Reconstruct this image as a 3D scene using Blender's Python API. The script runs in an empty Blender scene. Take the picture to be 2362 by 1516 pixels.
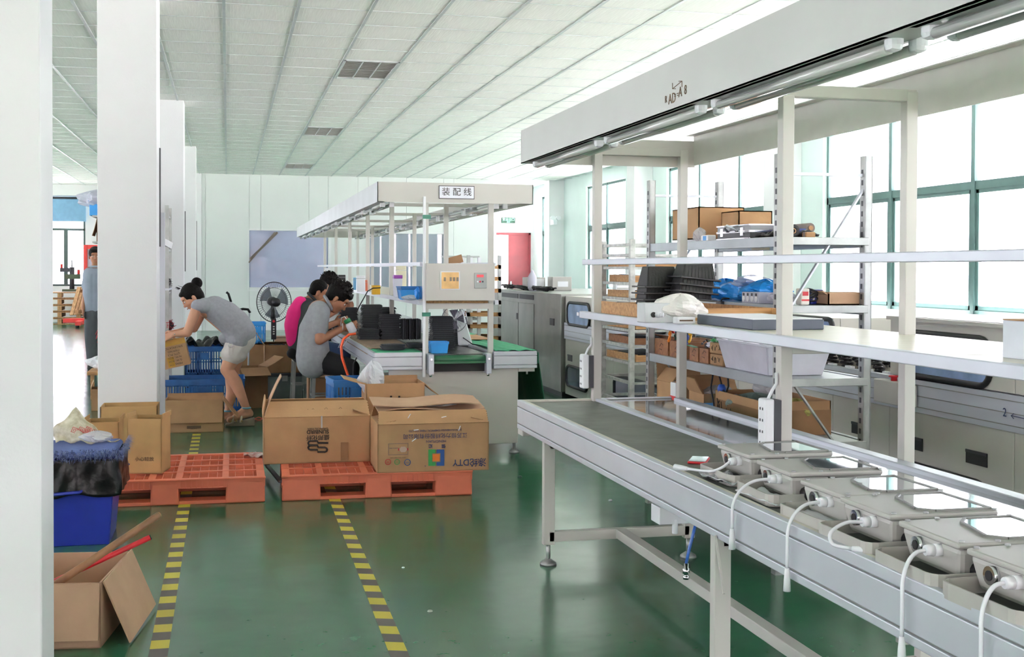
import bpy, bmesh, math, random
from mathutils import Vector, Matrix
random.seed(7)
PI = math.pi
SC = bpy.context.scene
COL = SC.collection
# ---------------------------------------------------------------- camera
F_PX, IW, IH = 2800.0, 2362.0, 1516.0
EYE = 1.45
YAW = math.atan((1181-525)/F_PX); PIT = math.atan(51/F_PX); ROLL = 0.004
PY0 = 618+51+ROLL*(1181-525)
FWD = Vector((math.sin(YAW)*math.cos(PIT), math.cos(YAW)*math.cos(PIT), -math.sin(PIT)))
R0 = Vector((math.cos(YAW), -math.sin(YAW), 0)); U0 = R0.cross(FWD)
RGT = math.cos(ROLL)*R0+math.sin(ROLL)*U0; UPV = -math.sin(ROLL)*R0+math.cos(ROLL)*U0
cam_d = bpy.data.cameras.new('camera'); cam = bpy.data.objects.new('camera', cam_d); COL.objects.link(cam)
cam.matrix_world = Matrix(((RGT.x, UPV.x, -FWD.x, 0), (RGT.y, UPV.y, -FWD.y, 0), (RGT.z, UPV.z, -FWD.z, EYE), (0, 0, 0, 1)))
cam_d.sensor_fit = 'HORIZONTAL'; cam_d.sensor_width = 36; cam_d.lens = 36*F_PX/IW
cam_d.shift_y = -(IH/2-PY0)/IW
cam_d.clip_start = .05; cam_d.clip_end = 400
SC.camera = cam
def A(px, py, X=None, Y=None, Z=None):
    """the place in the room seen at a point of the photograph, on a plane of known X, Y or height"""
    d = FWD+RGT*((px-1181)/F_PX)-UPV*((py-PY0)/F_PX)
    t = X/d.x if X is not None else Y/d.y if Y is not None else (Z-EYE)/d.z
    return Vector((0, 0, EYE))+d*t
# ---------------------------------------------------------------- sky, light, exposure
w = bpy.data.worlds.new('sky'); SC.world = w; w.use_nodes = True
bg = w.node_tree.nodes['Background']; bg.inputs[0].default_value = (1, .84, .885, 1); bg.inputs[1].default_value = 6.0
w.cycles.sampling_method = 'MANUAL'; w.cycles.sample_map_resolution = 64
SC.view_settings.view_transform = 'Standard'; SC.view_settings.look = 'None'
SC.view_settings.gamma = 1; SC.view_settings.use_curve_mapping = False
SC.view_settings.exposure = .86
SC.cycles.max_bounces = 10; SC.cycles.diffuse_bounces = 6; SC.cycles.glossy_bounces = 4
SC.cycles.caustics_reflective = False; SC.cycles.caustics_refractive = False
SC.cycles.sample_clamp_indirect = 8
sl = bpy.data.lights.new('sun', 'SUN'); sl.energy = 120.0; sl.angle = .02; sl.color = (1, .87, .8)
so = bpy.data.objects.new('sun', sl); COL.objects.link(so); so.rotation_euler = (math.radians(-4), math.radians(15), 0)
def portal(name, loc, rot, sx, sy):
    l = bpy.data.lights.new(name, 'AREA'); l.shape = 'RECTANGLE'; l.size = sx; l.size_y = sy; l.cycles.is_portal = True
    o = bpy.data.objects.new(name, l); COL.objects.link(o); o.location = loc; o.rotation_euler = rot
portal('window_portal_right', (8.25, 11, 2.15), (0, PI/2, 0), 2.6, 46)
portal('window_portal_left', (-10.25, 11, 2.15), (0, -PI/2, 0), 2.6, 46)
portal('window_portal_back', (-1, -9.25, 2.0), (-PI/2, 0, 0), 18, 2.6)
portal('window_portal_far', (-6.6, 34.25, 2.0), (PI/2, 0, 0), 7, 2.8)
# ---------------------------------------------------------------- helpers
def lin(h):
    h = h.lstrip('#'); c = [int(h[i:i+2], 16)/255 for i in (0, 2, 4)]
    return tuple(x/12.92 if x <= .04045 else ((x+.055)/1.055)**2.4 for x in c)+(1,)
MATS = {}
def M(name, col, rough=.5, metal=0., var=.06, vs=8., bump=0., bs=40., spec=.5, emit=0, coat=0., col2=None, stretch=None, alpha=None, rvar=0):
    if name in MATS: return MATS[name]
    m = bpy.data.materials.new(name); m.use_nodes = True; nt = m.node_tree; N = nt.nodes; L = nt.links
    b = N['Principled BSDF']; tc = N.new('ShaderNodeTexCoord'); src = tc.outputs['Object']
    if stretch:
        mp = N.new('ShaderNodeMapping'); mp.inputs['Scale'].default_value = stretch; L.new(src, mp.inputs[0]); src = mp.outputs[0]
    n = N.new('ShaderNodeTexNoise'); n.inputs['Scale'].default_value = vs; n.inputs['Detail'].default_value = 4; L.new(src, n.inputs['Vector'])
    cr = N.new('ShaderNodeValToRGB'); c = lin(col)
    c2 = lin(col2) if col2 else tuple(min(1, x*(1+var)) for x in c[:3])+(1,)
    c1 = c if col2 else tuple(x*(1-var) for x in c[:3])+(1,)
    cr.color_ramp.elements[0].color = c1; cr.color_ramp.elements[1].color = c2
    cr.color_ramp.elements[0].position = .35; cr.color_ramp.elements[1].position = .65
    L.new(n.outputs[0], cr.inputs[0]); L.new(cr.outputs[0], b.inputs['Base Color'])
    b.inputs['Roughness'].default_value = rough; b.inputs['Metallic'].default_value = metal
    b.inputs['Specular IOR Level'].default_value = spec
    b.inputs['Coat Weight'].default_value = coat
    if rvar:
        mr = N.new('ShaderNodeMapRange'); mr.inputs[3].default_value = rough-rvar; mr.inputs[4].default_value = rough+rvar
        n3 = N.new('ShaderNodeTexNoise'); n3.inputs['Scale'].default_value = vs*2.3; n3.inputs['Detail'].default_value = 5
        L.new(src, n3.inputs['Vector']); L.new(n3.outputs[0], mr.inputs[0]); L.new(mr.outputs[0], b.inputs['Roughness'])
    if alpha is not None: b.inputs['Alpha'].default_value = alpha
    if emit: b.inputs['Emission Color'].default_value = c; b.inputs['Emission Strength'].default_value = emit
    if bump:
        n2 = N.new('ShaderNodeTexNoise'); n2.inputs['Scale'].default_value = bs; n2.inputs['Detail'].default_value = 5
        L.new(src, n2.inputs['Vector'])
        bp = N.new('ShaderNodeBump'); bp.inputs['Strength'].default_value = bump; bp.inputs['Distance'].default_value = .02
        L.new(n2.outputs[0], bp.inputs['Height']); L.new(bp.outputs[0], b.inputs['Normal'])
    MATS[name] = m
    return m
def glassmat(name, tint='f2fbff', refl=.08, opaq=0.0, oc='ffffff', rough=.02):
    m = bpy.data.materials.new(name); m.use_nodes = True; nt = m.node_tree; N = nt.nodes; L = nt.links
    for x in list(N): N.remove(x)
    out = N.new('ShaderNodeOutputMaterial'); tr = N.new('ShaderNodeBsdfTransparent'); tr.inputs[0].default_value = lin(tint)
    gl = N.new('ShaderNodeBsdfGlossy'); gl.inputs['Roughness'].default_value = rough
    fr = N.new('ShaderNodeLayerWeight'); fr.inputs[0].default_value = .5
    pw = N.new('ShaderNodeMath'); pw.operation = 'POWER'; pw.inputs[1].default_value = 5; L.new(fr.outputs[1], pw.inputs[0])
    ad = N.new('ShaderNodeMath'); ad.operation = 'ADD'; ad.use_clamp = True; ad.inputs[1].default_value = refl
    L.new(pw.outputs[0], ad.inputs[0]); mx = N.new('ShaderNodeMixShader'); L.new(ad.outputs[0], mx.inputs[0]); L.new(tr.outputs[0], mx.inputs[1]); L.new(gl.outputs[0], mx.inputs[2])
    last = mx
    if opaq:
        df = N.new('ShaderNodeBsdfDiffuse'); df.inputs[0].default_value = lin(oc)
        tc = N.new('ShaderNodeTexCoord'); no = N.new('ShaderNodeTexNoise'); no.inputs['Scale'].default_value = 6; L.new(tc.outputs['Object'], no.inputs[0])
        mm = N.new('ShaderNodeMapRange'); mm.inputs[3].default_value = opaq*.95; mm.inputs[4].default_value = min(1, opaq*1.05); L.new(no.outputs[0], mm.inputs[0])
        m2 = N.new('ShaderNodeMixShader'); L.new(mm.outputs[0], m2.inputs[0]); L.new(mx.outputs[0], m2.inputs[1]); L.new(df.outputs[0], m2.inputs[2]); last = m2
    L.new(last.outputs[0], out.inputs[0]); MATS[name] = m
    return m
def chain(o):
    m = Matrix.Identity(4)
    while o is not None:
        m = o.matrix_basis @ m; o = o.parent
    return m
class MB:
    """collects solids; build() links them as one mesh object"""
    def __init__(s): s.v = []; s.f = []; s.sm = []
    def add(s, vs, fs, sm=False):
        k = len(s.v); s.v += [tuple(v) for v in vs]; s.f += [tuple(i+k for i in f) for f in fs]; s.sm += [sm]*len(fs); return s
    def hexa(s, v): return s.add(v, [(0, 3, 2, 1), (4, 5, 6, 7), (0, 1, 5, 4), (1, 2, 6, 5), (2, 3, 7, 6), (3, 0, 4, 7)])
    def box(s, x0, x1, y0, y1, z0, z1):
        return s.hexa([(x0, y0, z0), (x1, y0, z0), (x1, y1, z0), (x0, y1, z0), (x0, y0, z1), (x1, y0, z1), (x1, y1, z1), (x0, y1, z1)])
    def taper(s, b, z0, t, z1):   # b,t = (x0,x1,y0,y1)
        return s.hexa([(b[0], b[2], z0), (b[1], b[2], z0), (b[1], b[3], z0), (b[0], b[3], z0), (t[0], t[2], z1), (t[1], t[2], z1), (t[1], t[3], z1), (t[0], t[3], z1)])
    def bar(s, p, q, a, b=None, up=(0, 0, 1)):
        p = Vector(p); q = Vector(q); b = b or a; d = (q-p).normalized(); u = Vector(up)
        if abs(d.dot(u)) > .98: u = Vector((0, 1, 0))
        sd = d.cross(u).normalized()*(a/2); u2 = sd.cross(d).normalized()*(b/2)
        return s.hexa([p-sd-u2, p+sd-u2, q+sd-u2, q-sd-u2, p-sd+u2, p+sd+u2, q+sd+u2, q-sd+u2])
    def tube(s, pts, r, n=8, cap=True):
        pts = [Vector(p) for p in pts]; rs = r if isinstance(r, (list, tuple)) else [r]*len(pts)
        u = None; rings = []
        for i, p in enumerate(pts):
            d = (pts[min(i+1, len(pts)-1)]-pts[max(i-1, 0)]).normalized()
            if u is None: u = d.orthogonal().normalized()
            else:
                u = (u-d*u.dot(d)); u = u.normalized() if u.length > 1e-6 else d.orthogonal().normalized()
            v = d.cross(u)
            rings.append([p+(u*math.cos(2*PI*k/n)+v*math.sin(2*PI*k/n))*rs[i] for k in range(n)])
        vs = [x for r_ in rings for x in r_]; fs = []
        for i in range(len(pts)-1):
            for k in range(n): fs.append((i*n+k, i*n+(k+1) % n, (i+1)*n+(k+1) % n, (i+1)*n+k))
        s.add(vs, fs, True)
        if cap: s.add(rings[0], [tuple(range(n))[::-1]]); s.add(rings[-1], [tuple(range(n))])
        return s
    def cyl(s, p, q, r, r2=None, n=16): return s.tube([p, q], [r, r if r2 is None else r2], n)
    def lathe(s, o, prof, n=20, ax='z'):
        o = Vector(o); vs = []
        for r, h in prof:
            for k in range(n):
                c, t = math.cos(2*PI*k/n)*r, math.sin(2*PI*k/n)*r
                vs.append(o+(Vector((c, t, h)) if ax == 'z' else Vector((h, c, t)) if ax == 'x' else Vector((c, h, t))))
        fs = [(i*n+k, i*n+(k+1) % n, (i+1)*n+(k+1) % n, (i+1)*n+k) for i in range(len(prof)-1) for k in range(n)]
        return s.add(vs, fs, True)
    def prism(s, pts, off):
        off = Vector(off); pts = [Vector(p) for p in pts]; n = len(pts)
        return s.add(pts+[p+off for p in pts], [tuple(range(n))[::-1], tuple(range(n, 2*n))]+[(i, (i+1) % n, n+(i+1) % n, n+i) for i in range(n)])
    def ball(s, c, r, sc=(1, 1, 1), nu=12, nv=8):
        c = Vector(c); vs = []
        for j in range(nv+1):
            th = PI*j/nv
            for k in range(nu): vs.append(c+Vector((math.sin(th)*math.cos(2*PI*k/nu)*sc[0], math.sin(th)*math.sin(2*PI*k/nu)*sc[1], math.cos(th)*sc[2]))*r)
        return s.add(vs, [(j*nu+k, j*nu+(k+1) % nu, (j+1)*nu+(k+1) % nu, (j+1)*nu+k) for j in range(nv) for k in range(nu)], True)
    def sheet(s, fn, nu, nv, th=0):
        vs = [fn(i/nu, j/nv) for j in range(nv+1) for i in range(nu+1)]
        fs = [(j*(nu+1)+i, j*(nu+1)+i+1, (j+1)*(nu+1)+i+1, (j+1)*(nu+1)+i) for j in range(nv) for i in range(nu)]
        return s.add(vs, fs, True)
    def build(s, name, mat, parent=None, local=False, bev=0, solid=0, smooth=None, remesh=0, sub=0):
        vs = s.v
        if parent is not None and not local:
            inv = chain(parent).inverted(); vs = [inv @ Vector(v) for v in vs]
        me = bpy.data.meshes.new(name); me.from_pydata([tuple(v) for v in vs], [], s.f); me.validate()
        if len(me.polygons) == len(s.sm): me.polygons.foreach_set('use_smooth', s.sm if smooth is None else [smooth]*len(s.sm))
        me.materials.append(mat)
        bm = bmesh.new(); bm.from_mesh(me)
        if remesh: bmesh.ops.recalc_face_normals(bm, faces=bm.faces)
        else:
            bmesh.ops.remove_doubles(bm, verts=bm.verts, dist=1e-5); bmesh.ops.recalc_face_normals(bm, faces=bm.faces)
        bm.to_mesh(me); bm.free()
        o = bpy.data.objects.new(name, me); COL.objects.link(o)
        if parent is not None: o.parent = parent
        if solid: md = o.modifiers.new('thick', 'SOLIDIFY'); md.thickness = solid; md.offset = 0
        if remesh:
            md = o.modifiers.new('merge', 'REMESH'); md.mode = 'VOXEL'; md.voxel_size = remesh; md.use_smooth_shade = True
            md = o.modifiers.new('soften', 'SMOOTH'); md.factor = .5; md.iterations = 5
        if sub: md = o.modifiers.new('sub', 'SUBSURF'); md.levels = md.render_levels = sub
        if bev:
            md = o.modifiers.new('bevel', 'BEVEL'); md.width = bev; md.segments = 2; md.limit_method = 'ANGLE'; md.angle_limit = .7
        return o
def tag(o, label=None, cat=None, group=None, kind=None):
    if label: o['label'] = label
    if cat: o['category'] = cat
    if group: o['group'] = group
    if kind: o['kind'] = kind
    return o
def thing(name, label, cat, loc=(0, 0, 0), rz=0, group=None, rx=0, ry=0):
    o = bpy.data.objects.new(name, None); COL.objects.link(o); o.empty_display_size = .1
    o.location = loc; o.rotation_euler = (rx, ry, rz)
    return tag(o, label, cat, group)
KIDS = {}
def dup(o, loc=None, rz=None, label=None, parent=None, group=None):
    c = o.copy(); COL.objects.link(c)
    if parent is not None: c.parent = parent
    if loc is not None: c.location = loc
    if rz is not None: c.rotation_euler = (o.rotation_euler[0], o.rotation_euler[1], rz)
    if label: c['label'] = label
    if group: c['group'] = group
    for ch in list(o.children): dup(ch, parent=c)
    return c
def txt(body, size, loc, xdir, ydir, mat, parent, name='lettering', ext=.0006, bold=0, local=False, sx=1):
    """printed lettering lying on a surface; xdir/ydir are the reading and up directions"""
    cu = bpy.data.curves.new(name, 'FONT'); cu.body = body; cu.size = size; cu.align_x = 'CENTER'; cu.align_y = 'CENTER'; cu.extrude = ext; cu.offset = bold
    cu.resolution_u = 3
    cu.materials.append(mat); o = bpy.data.objects.new(name, cu); COL.objects.link(o); o.parent = parent
    x = Vector(xdir).normalized(); y = Vector(ydir).normalized(); z = x.cross(y)
    m = Matrix.Translation(Vector(loc)) @ Matrix(((x.x, y.x, z.x, 0), (x.y, y.y, z.y, 0), (x.z, y.z, z.z, 0), (0, 0, 0, 1))) @ Matrix.Scale(sx, 4, (1, 0, 0))
    o.matrix_basis = m if local else chain(parent).inverted() @ m
    return o
# ---------------------------------------------------------------- materials
wall_m = M('white_paint', 'e4e6e6', .7, var=.02, vs=2)
pil_m = M('pillar_paint', 'e6e6e8', .6, var=.025, vs=1.5, bump=.05, bs=60)
mint_m = M('pale_mint_paint', 'd3e2df', .7, var=.02, vs=2)
panel_m = M('partition_panel', 'dfe3e1', .45, var=.015, vs=1.5)
tilem = M('ceiling_tile', 'efeeea', .8, var=.03, vs=60, stretch=(1, .05, 1), bump=.12, bs=90)
gridm = M('ceiling_bar', 'c9cdce', .4, metal=.3)
beige = M('beige_powder_coat', 'cac8c2', .42, var=.02, vs=3)
alu = M('brushed_aluminium', 'c8cdd6', .4, metal=.4, var=.06, vs=12, stretch=(1, .1, 1))
aluw = M('pale_aluminium', 'ccd0d8', .4, metal=.35, var=.03, vs=5)
chrome = M('chrome', 'd8dade', .12, metal=1)
steel = M('galvanised_steel', 'a9acab', .4, metal=.6, var=.12, vs=10)
dsteel = M('worn_grey_steel', '8b8d88', .45, metal=.3, var=.15, vs=14)
machm = M('machine_paint', 'cdcac2', .42, var=.04, vs=2)
ss = M('stainless_sheet', '9a9b96', .28, metal=.6, var=.16, vs=2.2, bump=.25, bs=3)
card = M('cardboard', 'b08a63', .8, var=.08, vs=5, bump=.06, bs=30)
cardg = M('golden_cardboard', 'b59160', .8, var=.07, vs=5, bump=.06, bs=30)
cardp = M('pinkish_cardboard', 'b8967a', .8, var=.08, vs=5, bump=.06, bs=30)
cardd = M('brown_cardboard', '94704f', .85, var=.12, vs=5, bump=.06, bs=30)
blackp = M('black_plastic', '1b1c20', .4, var=.15)
blackr = M('black_rubber', '141416', .6)
dgrey = M('dark_grey_plastic', '3a3c42', .45)
bluep = M('blue_plastic', '1f66a8', .42, var=.08)
bluel = M('bright_blue_plastic', '2f93dd', .4, var=.06)
navy = M('deep_blue_plastic', '232f8f', .3, var=.06)
orange = M('orange_plastic', 'cd6c4e', .5, var=.07, vs=6)
wood = M('pale_wood', 'c79a68', .6, col2='a5794c', vs=6, stretch=(1, 8, 8))
woodd = M('reddish_wood', '9a6a44', .6, col2='7d4f33', vs=5, stretch=(1, 8, 8))
white = M('white_plastic', 'eceef2', .35, var=.01)
greyp = M('light_grey_enamel', 'b9b8b3', .42, var=.02, vs=9)
redm = M('red_plastic', 'c0202c', .4)
greenc = M('green_cloth', '3d9b73', .75, var=.08, vs=12, bump=.2, bs=60)
beltg = M('green_belt', '1d5a3a', .35, var=.08, vs=6)
bag = M('black_bag_film', '101113', .28, bump=.45, bs=9, spec=.4)
clearb = glassmat('clear_film', 'ffffff', .06, .45, 'e8eaee', .25)
frost = glassmat('frosted_plastic', 'ffffff', .04, .75, 'dfe0ee', .3)
ink = M('black_ink', '2b2724', .7)
inkb = M('navy_ink', '2d3a63', .7)
inkf = M('faded_ink', '6d5842', .8)
# ================================================================ SETTING
HC = 3.613
fm = bpy.data.materials.new('epoxy_floor'); fm.use_nodes = True
nt = fm.node_tree; N = nt.nodes; L = nt.links; b = N['Principled BSDF']
tc = N.new('ShaderNodeTexCoord')
def noise(sc, det=5, st=None):
    n = N.new('ShaderNodeTexNoise'); n.inputs['Scale'].default_value = sc; n.inputs['Detail'].default_value = det
    if st:
        mp = N.new('ShaderNodeMapping'); mp.inputs['Scale'].default_value = st; L.new(tc.outputs['Object'], mp.inputs[0]); L.new(mp.outputs[0], n.inputs['Vector'])
    else: L.new(tc.outputs['Object'], n.inputs['Vector'])
    return n
n1 = noise(.6, 6); cr = N.new('ShaderNodeValToRGB'); cr.color_ramp.elements[0].position = .3; cr.color_ramp.elements[1].position = .72
cr.color_ramp.elements[0].color = lin('25583f'); cr.color_ramp.elements[1].color = lin('37694f'); L.new(n1.outputs[0], cr.inputs[0])
n4 = noise(18, 8); cr4 = N.new('ShaderNodeValToRGB'); cr4.color_ramp.elements[0].position = .62; cr4.color_ramp.elements[1].position = .8
cr4.color_ramp.elements[0].color = (0, 0, 0, 1); cr4.color_ramp.elements[1].color = (.35, .35, .35, 1); L.new(n4.outputs[0], cr4.inputs[0])
mx = N.new('ShaderNodeMix'); mx.data_type = 'RGBA'; L.new(cr4.outputs[0], mx.inputs[0]); L.new(cr.outputs[0], mx.inputs[6]); mx.inputs[7].default_value = lin('6d8a7c')
L.new(mx.outputs[2], b.inputs['Base Color'])
n2 = noise(3, 6); mr = N.new('ShaderNodeMapRange'); mr.inputs[3].default_value = .1; mr.inputs[4].default_value = .3; L.new(n2.outputs[0], mr.inputs[0]); L.new(mr.outputs[0], b.inputs['Roughness'])
n3 = noise(2.2, 3); bp = N.new('ShaderNodeBump'); bp.inputs['Strength'].default_value = .12; bp.inputs['Distance'].default_value = .03; L.new(n3.outputs[0], bp.inputs['Height']); L.new(bp.outputs[0], b.inputs['Normal'])
b.inputs['Specular IOR Level'].default_value = .38; b.inputs['Coat Weight'].default_value = .05; b.inputs['Coat Roughness'].default_value = .08
def struct(mb, name, mat, parent=None, label=None, **k):
    o = mb.build(name, mat, parent, **k)
    if parent is None: o['kind'] = 'structure'
    if label: o['label'] = label
    return o
struct(MB().box(-10, 8.2, -9, 35, -.1, 0), 'floor', fm, label='glossy green epoxy floor')
struct(MB().box(-60, 70, -60, 100, -.6, -.5), 'exterior_ground', M('pale_ground', 'dcdcd8', .9), label='pale ground outside the windows')
# ceiling: slab, hanging bars, tiles
ceil = struct(MB().box(-10, 8.2, -9, 35, HC+.06, HC+.16), 'ceiling', wall_m, label='suspended ceiling of square perforated tiles')
GX, GY, GS = -.03, 10.235, .6
TY = .61
xs = [GX+GS*k for k in range(-16, 14)]; ys = [GY+TY*k for k in range(-31, 41)]
mb = MB()
for x in xs: mb.box(x-.013, x+.013, -9, 35, HC-.006, HC+.004)
mb.build('ceiling_main_bar', gridm, ceil)
mb = MB()
for y in ys: mb.box(-10, 8, y-.006, y+.006, HC-.003, HC+.004)
mb.build('ceiling_cross_bar', gridm, ceil)
ventc = {(2, k) for k in (4, 5, 14, 15, 25, 26)}
tl = []
for i, x in enumerate(xs[:-1]):
    for j, y in enumerate(ys[:-1]):
        ii, jj = i-16, j-31
        if (ii, jj) in ventc: continue
        c = Vector((x+.3, y+.305, HC)); d = c-Vector((0, 0, EYE)); z = d.dot(FWD)
        vis = z > .5 and -40 < 1181+F_PX*d.dot(RGT)/z < 2400 and PY0-F_PX*d.dot(UPV)/z > -30
        tl.append((z if vis else 1e3+abs(z), c.x, c.y))
tl.sort()
rnd = random.Random(3)
tme = MB().box(-.2925, .2925, -.3005, .3005, 0, .012)
t0 = None
for k, (z, x, y) in enumerate(tl[:300]):
    if t0 is None: t0 = tme.build('ceiling_tile', tilem, ceil, local=True); o = t0
    else: o = t0.copy(); COL.objects.link(o)
    o.location = (x, y, HC+.001); o.rotation_euler = (rnd.uniform(-.004, .004), rnd.uniform(-.004, .004), 0)
mb = MB()
for z, x, y in tl[300:]: mb.box(x-.2925, x+.2925, y-.3005, y+.3005, HC+.001, HC+.013)
tag(mb.build('ceiling_tile_field', tilem, ceil), kind='stuff')
ventm = M('vent_grey', '9a9da0', .5, metal=.2)
for q, (jj, lb) in enumerate(((4, 'largest louvred grey air vent in the tiled ceiling, closest to the camera'), (14, 'louvred ceiling air vent between the big close one and the distant faint one'), (25, 'small distant louvred ceiling vent close to the far partition'))):
    x0, y0 = GX+2*GS, GY+TY*jj
    t = thing('ceiling_vent', lb, 'vent', (x0, y0, HC), 0, 'ceiling air vents')
    f = MB().box(.01, .59, 0, .03, -.012, .01).box(.01, .59, 1.19, 1.22, -.012, .01).box(.01, .03, 0, 1.22, -.012, .01).box(.57, .59, 0, 1.22, -.012, .01).box(.205, .215, 0, 1.22, -.01, .01).box(.39, .4, 0, 1.22, -.01, .01)
    f.build('vent_frame', gridm, t, local=True)
    MB().box(.02, .58, .01, 1.21, .03, .04).build('vent_backing', ventm, t, local=True)
    s0 = MB().hexa([(.02, 0, -.006), (.58, 0, -.006), (.58, .06, .022), (.02, .06, .022), (.02, 0, -.002), (.58, 0, -.002), (.58, .06, .026), (.02, .06, .026)]).build('vent_slat', greyp, t, local=True)
    s0.location = (0, .03, 0)
    for k in range(1, 15): c = s0.copy(); COL.objects.link(c); c.location = (0, .03+k*.078, 0)
# pillars
def pillar(x0, x1, y0, y1, lb, name='pillar'):
    p = struct(MB().box(x0, x1, y0, y1, 0, HC+.05), name, pil_m, label=lb, bev=.006); p['category'] = 'pillar'; return p
pls = [(4.15, 4.43, -.585, -1.25, 'white square pillar at the frame edge beside the blue bin'), (9.92, 10.36, -.54, -.985, 'white square pillar behind the golden open cartons'),
       (16.3, 16.78, -.555, -1.02, 'white pillar partly behind the wall-side steel frame'), (22.4, 22.9, -.553, -1.02, 'slim-looking distant white pillar next to the far partition'), (28.75, 29.2, -.58, -1.02, 'white end pillar joined to the far partition')]
P = []
for y0, y1, x1, x0, lb in pls: P.append(pillar(x0, x1, y0, y1, lb))
# narrow steel corner strips on the aisle side of the pillars
for k, (y, z0, z1) in enumerate(((10.3, 1.62, 2.42), (16.76, 1.4, 2.2), (22.88, 1.4, 2.3))):
    MB().box(-.556 if k else -.54, -.545 if k else -.53, y-.05, y+.005, z0, z1).build('corner_strip', dgrey, P[k+1])
# the steel channel running down the close pillar
MB().box(-.54, -.5, 10.32, 10.36, .0, 1.9).build('wall_conduit', aluw, P[1])
# walls
WX = 8.0
def wallbox(name, x0, x1, y0, y1, z0=0, z1=HC+.1, mat=wall_m, **k): return struct(MB().box(x0, x1, y0, y1, z0, z1), name, mat, **k)
# right wall with bays of windows
bays = [(30.9, 28.9+.15), (26.75, 23.9), (21.5, 16.85), (15.36, 10.55), (9.3, 4.6), (3.2, -1.5), (-2.8, -7.4)]
S0, S1 = .96, 3.34
wr = MB().box(8, 8.25, -9, 35, 0, S0-.03).box(8, 8.25, -9, 35, S1, HC+.1)
edge = 35
for a, b_ in bays: wr.box(8, 8.25, a, edge, S0-.03, S1); edge = b_
wr.box(8, 8.25, -9, edge, S0-.03, S1)
wright = struct(wr, 'wall_right', mint_m, label='pale mint wall with tall windows')
for y in (28.8, 22.45, 16.2, 10.0, 4.0, -2.2): pillar(7.62, 8.0, y-.2, y+.25, 'white wall pier between two tall windows, standing behind the bench shelving', 'wall_pier').__setitem__('category', 'pillar')
teal = M('teal_window_frame', '4a6664', .5, metal=.1)
pane_m = glassmat('window_glass', 'f4fbff', .03)
def window(n, a, b_, parent_lab, divs, X=8.0, z0=S0, z1=S1, tr=2.4, mat=teal, face=-1):
    w_ = thing('window_%d' % n, None, None); w_['kind'] = 'structure'; w_['label'] = parent_lab
    xo, xi = X+.06*(-face), X+.12*(-face)
    x0, x1 = min(xo, xi), max(xo, xi)
    f = MB().box(x0, x1, b_, a, z0, z0+.05).box(x0, x1, b_, a, z1-.05, z1).box(x0, x1, b_, b_+.05, z0, z1).box(x0, x1, a-.05, a, z0, z1).box(x0, x1, b_, a, tr-.045, tr+.045)
    f.build('window_frame', mat, w_)
    e = [b_]+divs+[a]; e.sort()
    for d in divs: MB().box(x0-.01, x1+.01, d-.035, d+.035, z0, z1).build('mullion', mat, w_)
    for i in range(len(e)-1):
        p0, p1 = e[i]+.04, e[i+1]-.04
        s = MB(); 
        for (u0, u1, v0, v1) in ((p0, p1, z0+.05, z0+.1), (p0, p1, tr-.09, tr-.045), (p0, p0+.05, z0+.05, tr-.05), (p1-.05, p1, z0+.05, tr-.05)): s.box(x0+.01, x1-.01, u0, u1, v0, v1)
        s.build('sash', mat, w_)
        MB().box((x0+x1)/2-.002, (x0+x1)/2+.002, p0, p1, z0+.06, tr-.04).build('pane', pane_m, w_)
        MB().box((x0+x1)/2-.002, (x0+x1)/2+.002, p0, p1, tr+.04, z1-.03).build('pane', pane_m, w_)
    sx = (X-.1, X+.06) if face < 0 else (X-.06, X+.1)
    MB().box(sx[0], sx[1], b_-.08, a+.08, z0-.05, z0-.0).build('window_sill', wall_m, w_, bev=.008)
wl = ['narrow far window beside the red door', 'window with pale reveal behind the wooden tray trolley', 'tall window behind the steel shelf rack', 'large green-framed window above the grey machine', 'tall window out of view on the bench side', 'tall window out of view beside the camera', 'tall window out of view behind the camera']
dv = [[], [25.35], [20.0, 18.3], [13.7, 11.97], [7.7, 6.1], [1.6, 0], [-4.3, -5.9]]
for k, (a, b_) in enumerate(bays): window(k+1, a, b_, wl[k], dv[k])
# left wall (out of frame), its windows light the floor
wl2 = MB().box(-10.25, -10, -9, 35, 0, .9).box(-10.25, -10, -9, 35, 3.2, HC+.1)
edge = 35; lb = [(33.4, 28.8), (27.6, 22.8), (21.6, 16.8), (15.5, 10.8), (9.5, 4.8), (3, -1.5), (-3, -7)]
for a, b_ in lb: wl2.box(-10.25, -10, a, edge, .9, 3.2); edge = b_
wl2.box(-10.25, -10, -9, edge, .9, 3.2)
struct(wl2, 'wall_left', wall_m, label='white wall with windows on the side hidden by the pillars')
for k, (a, b_) in enumerate(lb): window(8+k, a, b_, 'window of the wall hidden by the pillars', [(a+b_)/2], X=-10, z0=.9, z1=3.2, face=1)
# back wall behind the camera with a long window band
wb = MB().box(-10, 8.2, -9.25, -9, 0, .7).box(-10, 8.2, -9.25, -9, 3.3, HC+.1)
for x in (-10, -6, -2, 2, 6): wb.box(x, x+2.2, -9.25, -9, .7, 3.3)
wb.box(7.7, 8.2, -9.25, -9, .7, 3.3)
struct(wb, 'wall_back', wall_m, label='white wall behind the camera')
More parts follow.
